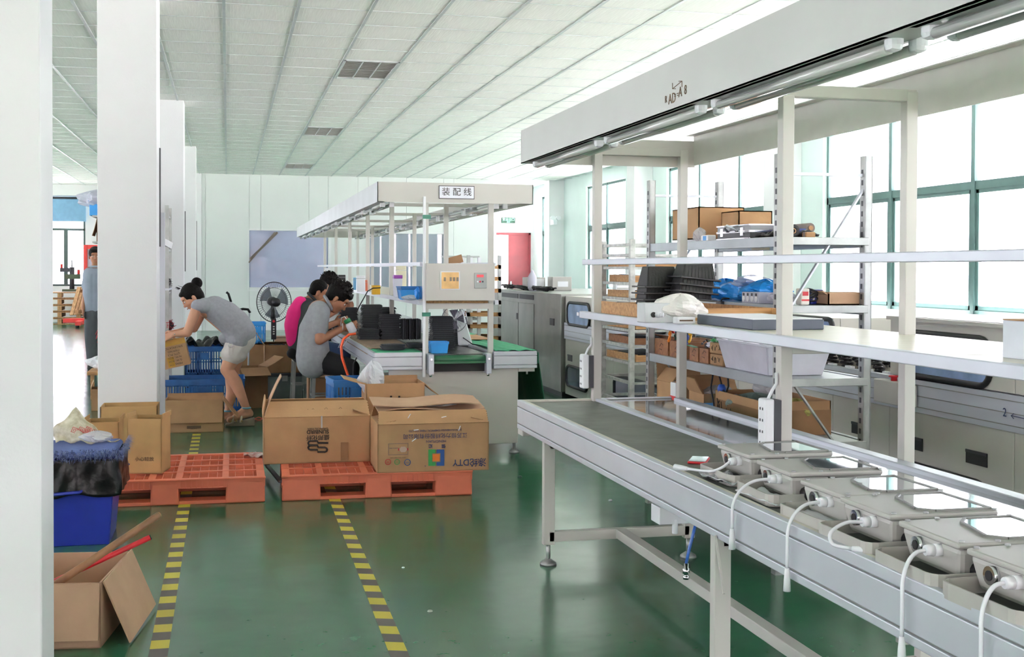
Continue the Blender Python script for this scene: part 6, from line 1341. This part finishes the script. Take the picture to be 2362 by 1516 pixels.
# ================================================================ PEOPLE
skin = M('skin', 'c9967a', .5, var=.04, vs=12, spec=.35); skin2 = M('tan_skin', 'a9765a', .5, var=.05, vs=12, spec=.35)
hairm = M('black_hair', '100d0b', .6, var=.2, vs=40, bump=.5, bs=120, spec=.15)
hgrey = M('heather_grey_cotton', 'a2a4ab', .85, var=.06, vs=40, bump=.25, bs=12)
gpolo = M('grey_polo_cotton', '9a9da2', .85, var=.06, vs=30, bump=.25, bs=10)
bpolo = M('pale_blue_polo', '98a2b0', .85, var=.04, vs=10, bump=.2, bs=10)
dpolo = M('charcoal_cotton', '34383b', .85, bump=.2, bs=10); pinkm = M('hot_pink_cotton', 'e0207c', .8, bump=.2, bs=10)
blackt = M('black_trousers', '17181b', .85, bump=.2, bs=10); greyt = M('grey_trousers', '4a4f54', .85, bump=.2, bs=10)
whites = M('white_cotton', 'd9d5d0', .85, bump=.2, bs=14)
def cap(m, p, q, r1, r2, fl=1.0):
    """a tapered limb: rounded at both ends"""
    p = Vector(p); q = Vector(q); n = 5
    m.tube([p+(q-p)*(k/n) for k in range(n+1)], [r1+(r2-r1)*k/n for k in range(n+1)], 16)
    m.ball(p, r1, nu=14, nv=9); m.ball(q, r2, nu=14, nv=9)
def frame(f, u):
    f = Vector(f).normalized(); u = Vector(u); r = f.cross(u).normalized(); u = r.cross(f).normalized()
    return Matrix(((r.x, f.x, u.x), (r.y, f.y, u.y), (r.z, f.z, u.z)))   # local x right, y forward, z up
def blob(m, c, F_, off, r, sc, nu=14, nv=10):
    k = len(m.v); m.ball((0, 0, 0), r, sc, nu, nv); o = Vector(c)+F_ @ Vector(off)
    for i in range(k, len(m.v)): m.v[i] = tuple(o+F_ @ Vector(m.v[i]))
def head(m, c, f, u, s=1.0):
    F_ = frame(f, u)
    for off, r, sc in (((0, -.012, .025), .092, (.82, 1.0, .93)), ((0, .02, -.03), .075, (.84, .95, 1.1)), ((0, .045, -.085), .04, (1.0, .9, .75)), ((0, .088, -.012), .02, (.6, .7, 1.3)), ((0, .1, -.032), .0155, (.95, .9, .75)),
                       ((0, .08, -.064), .019, (1.2, .6, .5)), ((.032, .062, -.03), .025, (1, .8, .9)), ((-.032, .062, -.03), .025, (1, .8, .9)), ((0, .07, .03), .045, (1.25, .5, .5)),
                       ((.078, -.005, -.022), .03, (.28, .62, 1)), ((-.078, -.005, -.022), .03, (.28, .62, 1)), ((0, -.03, -.09), .05, (1, 1, 1.2))):
        blob(m, c, F_, Vector(off)*s, r*s, sc)
    return F_
def facefit(par, c, F_, s=1.0):
    em = M('eye_white', 'e8e4de', .2); im = M('iris', '1c120d', .2); lm = M('lip', 'a4594e', .5); bm_2 = hairm
    for sx in (-1, 1):
        m = MB(); blob(m, c, F_, Vector((sx*.03, .079, -.002))*s, .011*s, (1.2, .7, .6), 8, 6); e = m.build('eye', em, par)
        m = MB(); blob(m, c, F_, Vector((sx*.03, .086, -.002))*s, .0055*s, (1, .6, 1), 8, 6); m.build('iris', im, e)
        m = MB(); blob(m, c, F_, Vector((sx*.031, .083, .018))*s, .013*s, (1.4, .5, .3), 8, 6); m.build('eyebrow', bm_2, par)
    m = MB(); blob(m, c, F_, Vector((0, .094, -.064))*s, .014*s, (1.4, .5, .35), 10, 6); m.build('mouth', lm, par)
def hair(par, c, F_, s, style, seed=1):
    r = random.Random(seed); m = MB()
    if style == 'bun':
        blob(m, c, F_, Vector((0, -.02, .032))*s, .098*s, (.86, 1.0, .95)); blob(m, c, F_, Vector((0, -.05, -.01))*s, .075*s, (.95, .8, 1.1)); blob(m, c, F_, Vector((0, .045, .07))*s, .05*s, (1.2, .8, .5))
        b = m.build('hair', hairm, par, remesh=.006)
        m = MB(); blob(m, c, F_, Vector((0, -.115, .07))*s, .052*s, (1, .95, 1)); blob(m, c, F_, Vector((0, -.09, .05))*s, .03*s, (1, 1.2, 1)); m.build('hair_bun', hairm, par, remesh=.006)
        m = MB()
        for k in range(9): p = Vector(c)+F_ @ (Vector((r.uniform(-.04, .04), .03+r.uniform(-.02, .02), .12))*s); m.cyl(p, p+F_ @ Vector((r.uniform(-.02, .02), .02, .035)), .003, .0005, 5)
        m.build('stray_hair', hairm, par); return
    ez = .03 if style == 'thin' else .038
    blob(m, c, F_, Vector((0, -.022, ez))*s, (.094 if style == 'thin' else .102)*s, (.86, 1.0, .93)); blob(m, c, F_, Vector((0, -.045, -.008))*s, .07*s, (1.02, .85, 1.0))
    if style != 'thin': blob(m, c, F_, Vector((0, .05, .075))*s, .055*s, (1.3, .8, .6))
    if style == 'spiky':
        for k in range(120):
            a = r.uniform(0, 2*PI); t_ = r.uniform(0, 1.45); d = Vector((math.sin(t_)*math.cos(a)*.86, math.sin(t_)*math.sin(a), math.cos(t_)))
            if d.y > .75 and d.z < .3: continue
            p = Vector(c)+F_ @ ((Vector((0, -.02, .035))+d*.085)*s); q = p+F_ @ ((d+Vector((r.uniform(-.4, .4), r.uniform(-.3, .5), r.uniform(-.3, .4)))).normalized()*.045*s)
            m.cyl(p, q, .011*s, .003*s, 5)
    m.build('hair', hairm, par, remesh=.0045)
def hand(m, w_, d, n, s=1.0, curl=.5):
    """palm and five fingers; w_ wrist, d direction, n palm normal (fingers curl towards n)"""
    d = Vector(d).normalized(); n = (Vector(n)-d*d.dot(Vector(n))).normalized(); x = d.cross(n).normalized()
    for o in (-.024, -.008, .008, .024): cap(m, Vector(w_)+x*o*.6*s, Vector(w_)+d*.08*s+x*o*s, .0135*s, .0115*s)
    for k, (o, L_) in enumerate(((-.029, .062), (-.010, .075), (.010, .08), (.029, .07))):
        p = Vector(w_)+d*.082*s+x*o*s; a = 0; dd_ = d+x*o*3; prev = p
        for sgm, fr_ in enumerate((.42, .32, .26)):
            a += curl*(.5 if sgm == 0 else .9); v = (dd_.normalized()*math.cos(a)+n*math.sin(a)).normalized(); q = prev+v*L_*fr_*s; cap(m, prev, q, (.0088-.0008*sgm)*s, (.008-.0008*sgm)*s); prev = q
    p = Vector(w_)+d*.025*s-x*.028*s; q = p+(d*.55-x*.6+n*.45).normalized()*.038*s; cap(m, p, q, .012*s, .0105*s); cap(m, q, q+(d*.8-x*.1+n*.5).normalized()*.03*s, .0102*s, .0085*s)
# ---------------------------------------------------------------- bending woman
Y0 = 11.5
def W(px, py, dy=0.): return A(px, py, Y=Y0+dy)
t = thing('person', 'woman with hair bun bending over cartons in a grey top, white shorts and studded sandals', 'person', (W(553, 985).x, Y0, 0))
m = MB()
hc_ = W(442, 685); F_ = head(m, hc_, (-.78, -.12, -.62), (-.55, 0, .83), 1.02)
cap(m, W(450, 694), W(474, 712), .048, .055)
cap(m, W(478, 716, -.1), W(478, 716, .1), .075, .075); cap(m, W(484, 722), W(548, 775), .07, .075)
for s, (dy, k1, an) in enumerate(((-.09, (523, 853), (568, 941)), (.1, (533, 868), (526, 948)))):
    hip = W(552, 785, dy*.8); kn = W(k1[0], k1[1], dy*1.1); ank = W(an[0], an[1], dy*1.2)
    mid = hip+(kn-hip)*.5; cap(m, hip, kn, .098, .06); calf = kn+(ank-kn)*.35+Vector((.022, 0, 0)); cap(m, kn, calf, .058, .06); cap(m, calf, ank, .058, .034)
    heel = ank+Vector((.035, 0, -.055)); toe = ank+Vector((-.15, -.02, -.105)); cap(m, ank, heel, .034, .032); cap(m, heel, toe, .03, .028); cap(m, ank, toe+Vector((.03, 0, .01)), .03, .024)
# arms
sh, el, wr = W(455, 708, -.17), W(432, 768, -.2), W(402, 771, -.18); cap(m, sh, el, .05, .041); cap(m, el, wr, .04, .026); hand(m, wr, (-1, .1, -.35), (0, .9, -.4), 1.0, .55)
sh2, el2, wr2 = W(470, 712, .17), W(447, 758, .22), W(408, 766, .12); cap(m, sh2, el2, .048, .04); cap(m, el2, wr2, .038, .026); hand(m, wr2, (-1, -.1, -.3), (0, -.9, -.4), 1.0, .55)
m.build('body', skin, t, remesh=.0065)
facefit(t, hc_, F_, 1.02); hair(t, hc_, F_, 1.02, 'bun', 3)
m = MB()
for dy in (-.085, .085):
    pts = [W(473, 708, dy), W(495, 712, dy), W(520, 728, dy), W(543, 748, dy), W(556, 768, dy), W(552, 782, dy)]; rs_ = [.085, .118, .135, .138, .138, .13]
    for i in range(len(pts)-1): cap(m, pts[i], pts[i+1], rs_[i], rs_[i+1])
for dy in (-.145, .145): cap(m, W(474, 706, dy), W(456, 706, dy*1.2), .07, .062)
cap(m, W(566, 762, -.08), W(572, 766, .08), .07, .07); cap(m, W(516, 780, -.08), W(520, 786, .08), .05, .05)
m.build('top', hgrey, t, remesh=.009)
m = MB(); 
for dy in (-.09, .09): cap(m, W(557, 780, dy*.8), W(537, 818, dy), .135, .102); cap(m, W(530, 818, dy), W(550, 816, dy), .085, .085)
sh_ = m.build('shorts', whites, t, remesh=.009)
c = W(532, 797, -.2); MB().bar(c, c+Vector((0, 0, -.09)), .03, .006).build('strap_tab', whites, sh_); MB().tube([c+Vector((.02*math.cos(a), -.008, .0+.02*math.sin(a))) for a in [k*PI/6 for k in range(13)]], .003, 5, cap=False).build('ring', chrome, sh_)
for s, (dy, an) in enumerate(((-.09, (568, 941)), (.1, (526, 948)))):
    ank = W(an[0], an[1], dy*1.2); sm_ = M('sandal_cork', '8f8273', .7); st_ = M('sandal_strap', 'cdc3ab', .5)
    hz = ank.z-.11 if s == 0 else ank.z-.11
    z0 = .0
    fo = MB(); x1, x0 = ank.x+.075, ank.x-.19
    fo.hexa([(x0, ank.y-.045, z0), (x1, ank.y-.04, z0), (x1, ank.y+.04, z0), (x0, ank.y+.045, z0), (x0, ank.y-.045, max(.02, ank.z-.155)), (x1, ank.y-.04, max(.05, ank.z-.09)), (x1, ank.y+.04, max(.05, ank.z-.09)), (x0, ank.y+.045, max(.02, ank.z-.155))])
    sd = fo.build('sandal', sm_, t, bev=.008)
    for u in (.35, .62): m = MB(); cx = x0+(x1-x0)*(u-.1); m.tube([(cx, ank.y-.046, ank.z-.13), (cx+.01, ank.y-.03, ank.z-.075), (cx+.01, ank.y+.03, ank.z-.075), (cx, ank.y+.046, ank.z-.13)], .011, 6); m.build('strap', st_, sd)
    m = MB(); m.tube([(ank.x+.036*math.cos(a), ank.y+.04*math.sin(a), ank.z+.0) for a in [k*PI/8 for k in range(17)]], .009, 6, cap=False); m.build('ankle_strap', M('blue_strap', '6aa3bd', .5), sd)
    for k in range(3): MB().ball((x0+.05+.05*k, ank.y-.05, .05), .008, nu=8, nv=5).build('stud', M('brass', 'b9a06a', .3, metal=.8), sd)
MB().ball(W(403, 771, -.21), .006).build('bracelet_bead', chrome, t)
cc = W(407, 812, -.02)
hb = thing('carton', 'printed carton held tilted in the bending woman\'s hands', 'carton', (cc.x, Y0+.0, cc.z), 0, ry=-.22)
MB().box(-.135, .1, -.12, .12, -.13, .12).build('carton_body', card, hb, local=True); MB().box(-.136, .101, -.121, .121, .07, .121).build('brown_tape', M('amber_tape', 'b98a2a', .25), hb, local=True)
for k, s_ in enumerate(('SPECIFICATION', 'ITEM NO.', 'QTY: PCS', 'N.W.: KGS', 'G.W.: KGS', 'MEAS: CM')): txt(s_, .026, (-.02, -.1215, .05-.03*k), (-1, 0, 0), (0, 0, -1), ink, hb, 'printed_text', local=True)
MB().box(-.09, -.03, -.1212, -.12, -.12, -.03).build('yellow_patch', M('amber_tape', 'b98a2a'), hb, local=True)
# ---------------------------------------------------------------- seated men
def seated(lb_, Y0, hd, f, u, hs, neck, sh, mid, hip, elb, wrs, knee, shirt, trous, hstyle, seed, extra=None, sk=skin2, W_=.17, hands=True):
    def W(px, py, dy=0.): return A(px, py, Y=Y0+dy)
    t = thing('person', lb_, 'person', (W(hip[0], hip[1]).x, Y0, 0)); m = MB()
    hc_ = W(*hd); F_ = head(m, hc_, f, u, hs); cap(m, hc_+F_ @ Vector((0, -.03, -.07)), W(*neck), .05, .058)
    cap(m, W(*sh), W(*mid), .1, .1); cap(m, W(*mid), W(*hip), .1, .11)
    for sgn in (-1, 1):
        s_ = W(sh[0]+4, sh[1]+6, sgn*W_); e = W(elb[0]+(6 if sgn > 0 else 0), elb[1]-(4 if sgn > 0 else 0), sgn*(W_+.04)); w2 = W(wrs[0]-(4 if sgn > 0 else 0), wrs[1], sgn*.07)
        cap(m, s_, e, .05, .042); cap(m, e, w2, .041, .027)
        if hands: hand(m, w2, (1, 0, .25), (0, -sgn*.9, .1), 1.0, .7)
    floor_ = 0.03
    for sgn in (-1, 1):
        h_ = W(hip[0]+8, hip[1]+8, sgn*.09); k_ = W(knee[0], knee[1], sgn*.12); a_ = Vector((k_.x+.02, k_.y, .09)); cap(m, h_, k_, .085, .06); cap(m, k_, a_, .055, .04); cap(m, a_, a_+Vector((.14, 0, -.045)), .04, .03)
    m.build('body', sk, t, remesh=.007); facefit(t, hc_, F_, hs); hair(t, hc_, F_, hs, hstyle, seed)
    m = MB()
    for dy in (-.075, .075):
        a = W(sh[0], sh[1]+2, dy); b_ = W(mid[0], mid[1], dy); c_ = W(hip[0], hip[1], dy)
        cap(m, a, b_, .1, .125); cap(m, b_, c_, .125, .15); cap(m, c_, c_+Vector((0, 0, -.05)), .15, .145)
    for sgn in (-1, 1):
        s_ = W(sh[0]+2, sh[1]+3, sgn*W_*.85); e = W(elb[0]+(6 if sgn > 0 else 0), elb[1]-(4 if sgn > 0 else 0), sgn*(W_+.04)); cap(m, s_, s_+(e-s_)*.62, .075, .066)
    st = m.build('shirt', shirt, t, remesh=.009)
    n_ = W(*neck); m = MB(); d = (hc_-n_).normalized(); x = d.orthogonal().normalized(); y = d.cross(x)
    m.tube([n_+d*.03+(x*math.cos(a)+y*math.sin(a))*.068 for a in [k*PI/9 for k in range(19)]], .015, 7, cap=False); m.build('collar', shirt, st)
    m = MB()
    for sgn in (-1, 1):
        h_ = W(hip[0]+4, hip[1]+8, sgn*.085); k_ = W(knee[0], knee[1], sgn*.12); a_ = Vector((k_.x+.02, k_.y, .12)); cap(m, h_, k_, .115, .085); cap(m, k_, a_, .08, .06)
    m.build('trousers', trous, t, remesh=.01)
    for sgn in (-1, 1): k_ = W(knee[0], knee[1], sgn*.12); MB().taper((k_.x-.05, k_.x+.2, k_.y-.05, k_.y+.05), 0, (k_.x-.04, k_.x+.17, k_.y-.04, k_.y+.04), .08).build('shoe', blackr, t, bev=.02)
    return t, W
t, W1 = seated('young seated man with spiky black hair in grey polo, leaning over a white bottle', 10.75, (779, 688), (.72, -.12, -.68), (.68, 0, .73), 1.08, (750, 703), (736, 718), (722, 762), (722, 822), (737, 785), (793, 757), (808, 850), gpolo, blackt, 'spiky', 7)
MB().tube([W1(790, 754, -.1)+Vector((.0, .03*math.cos(a), .03*math.sin(a))) for a in [k*PI/7 for k in range(15)]], .004, 5, cap=False).build('wristband', white, t)
bt_ = thing('glue_bottle', 'white squeeze bottle with green cap held by the man in the grey polo', 'bottle', W1(803, 750)); p, q = W1(816, 768, -.12), W1(797, 732, -.12); d = (q-p).normalized()
MB().tube([p, p+d*.01, p+d*.08, p+d*.1], [.026, .036, .036, .026], 14).build('bottle_body', white, bt_); MB().tube([p+d*.1, p+d*.135], .031, 12).build('cap', M('green_cap', '1f8a52', .4), bt_)
MB().tube([p+d*.12, p+d*.15+Vector((-.01, 0, .01)), p+d*.15+Vector((-.035, 0, 0)), W1(786, 745, -.02), W1(788, 765, -.02)], .004, 6).build('nozzle_tube', white, bt_)
wl_ = thing('white_cable', 'thin white cables looping at the table edge under the bottle', 'cable', W1(800, 780)); MB().tube([W1(*p_, -.05) for p_ in ((812, 768), (806, 778), (795, 782), (786, 790), (780, 802), (792, 798), (800, 786))], .004, 6).build('cable', white, wl_)
oh = thing('air_hose', 'orange air hose curving down beside the seated man', 'hose', W1(800, 820)); MB().tube([A(*p_, Y=10.1) for p_ in ((821, 770), (805, 772), (792, 783), (787, 800), (789, 825), (797, 850), (806, 875), (812, 900), (818, 920), (822, 960), (824, 1010))], .011, 8).build('hose', M('orange_hose', 'e8582a', .35), oh)
bh = thing('air_hose', 'thin dark hose hanging at the worker\'s shins', 'hose', A(820, 850, Y=10.2)); MB().tube([A(*p_, Y=10.2) for p_ in ((823, 825), (816, 838), (815, 860), (818, 885), (818, 915))], .006, 6).build('hose', blackr, bh)
seated('seated man with receding dark hair in black and pink polo, behind the one in grey', 11.9, (737, 674), (.8, -.1, -.5), (.5, 0, .85), 1.0, (717, 693), (706, 708), (697, 745), (700, 795), (720, 768), (775, 745), (790, 815), dpolo, M('denim', '2d3f66', .8), 'thin', 9)
t = [o for o in SC.objects if o.get('label', '').startswith('seated man with receding')][0]
m = MB()
for dy in (-.06, .06): 
    pts = [A(693, 700, Y=11.85+dy), A(682, 722, Y=11.85+dy), A(677, 750, Y=11.85+dy), A(681, 785, Y=11.85+dy)]
    for i in range(3): cap(m, pts[i], pts[i+1], (.07, .085, .09, .085)[i], (.07, .085, .09, .085)[i+1])
m.build('pink_back_panel', pinkm, t, remesh=.01)
c = A(678, 815, Y=11.75); MB().ball(c, .07, (1, .8, .8)).build('waist_bag', blackt, t)
seated('third seated worker, only black hair showing behind the others', 13.2, (757, 658), (.8, -.1, -.5), (.5, 0, .85), .98, (742, 675), (733, 688), (726, 715), (724, 755), (750, 730), (790, 710), (790, 770), bpolo, blackt, 'spiky', 12)
c3 = A(724, 785, Y=13.2); stool('grey steel stool under the third worker, hidden behind the others', (c3.x, 13.25, 0), max(.3, A(724, 780, Y=13.2).z))
# ---------------------------------------------------------------- walking man
Y0 = 18.3
def W(px, py, dy=0.): return A(px, py, Y=Y0+dy)
t = thing('person', 'man in a pale blue polo and grey trousers walking towards the camera beyond the pillar', 'person', (W(222, 850).x, Y0, 0)); m = MB()
hc_ = W(220, 591); F_ = head(m, hc_, (.1, -1, -.05), (0, 0, 1), 1.08); facefit(t, hc_, F_, 1.08)
cap(m, W(221, 603), W(221, 618), .055, .06); cap(m, W(208, 628), W(235, 628), .08, .08); cap(m, W(221, 632), W(221, 712), .095, .09)
for sx, xs_ in ((-1, (203, 197, 192)), (1, (240, 246, 248))):
    cap(m, W(xs_[0], 630), W(xs_[1], 675), .055, .043); cap(m, W(xs_[1], 675), W(xs_[2], 712, -.08), .041, .028); hand(m, W(xs_[2], 713, -.08), (0, -.1, -1), (-sx, 0, 0), 1.0, .4)
for sx, (kx, ax, dy) in ((-1, (210, 212, -.12)), (1, (234, 236, .2))): cap(m, W(212 if sx < 0 else 231, 720), W(kx, 778, dy*.5), .09, .065); cap(m, W(kx, 778, dy*.5), W(ax, 838, dy), .06, .04)
m.build('body', skin2, t, remesh=.009); hair(t, hc_, F_, 1.08, 'short', 5)
m = MB()
for dx in (-11, 0, 11): cap(m, W(221+dx, 634), W(221+dx, 710), .115, .115)
for sx, x0, x1 in ((-1, 206, 199), (1, 237, 244)): cap(m, W(x0, 630), W(x1, 660), .075, .068)
st = m.build('polo_shirt', bpolo, t, remesh=.01); m = MB(); m.tube([W(221, 615)+Vector((.075*math.cos(a), .06*math.sin(a)-.01, 0)) for a in [k*PI/8 for k in range(17)]], .016, 6, cap=False); m.build('collar', bpolo, st)
m = MB()
for sx, (kx, ax, dy) in ((-1, (210, 212, -.12)), (1, (234, 236, .2))): cap(m, W(213 if sx < 0 else 230, 722), W(kx, 780, dy*.5), .115, .09); cap(m, W(kx, 780, dy*.5), W(ax, 836, dy), .088, .068)
m.build('trousers', greyt, t, remesh=.011)
for ax, dy in ((212, -.12), (236, .2)): c = W(ax, 845, dy); MB().taper((c.x-.05, c.x+.05, Y0+dy-.2, Y0+dy+.07), 0, (c.x-.04, c.x+.04, Y0+dy-.16, Y0+dy+.05), .09).build('sandal', blackr, t, bev=.02)
c = W(233, 662, -.16); MB().ball(c, .045).build('clipped_gloves', blackr, t)
# ================================================================ text becomes plain mesh
dg = bpy.context.evaluated_depsgraph_get()
for o in [o for o in SC.objects if o.type == 'FONT']:
    me = bpy.data.meshes.new_from_object(o.evaluated_get(dg)); me.materials.clear(); me.materials.append(o.data.materials[0])
    n = bpy.data.objects.new('swap', me); COL.objects.link(n); n.parent = o.parent; n.matrix_basis = o.matrix_basis.copy()
    nm = o.name; bpy.data.objects.remove(o); n.name = nm
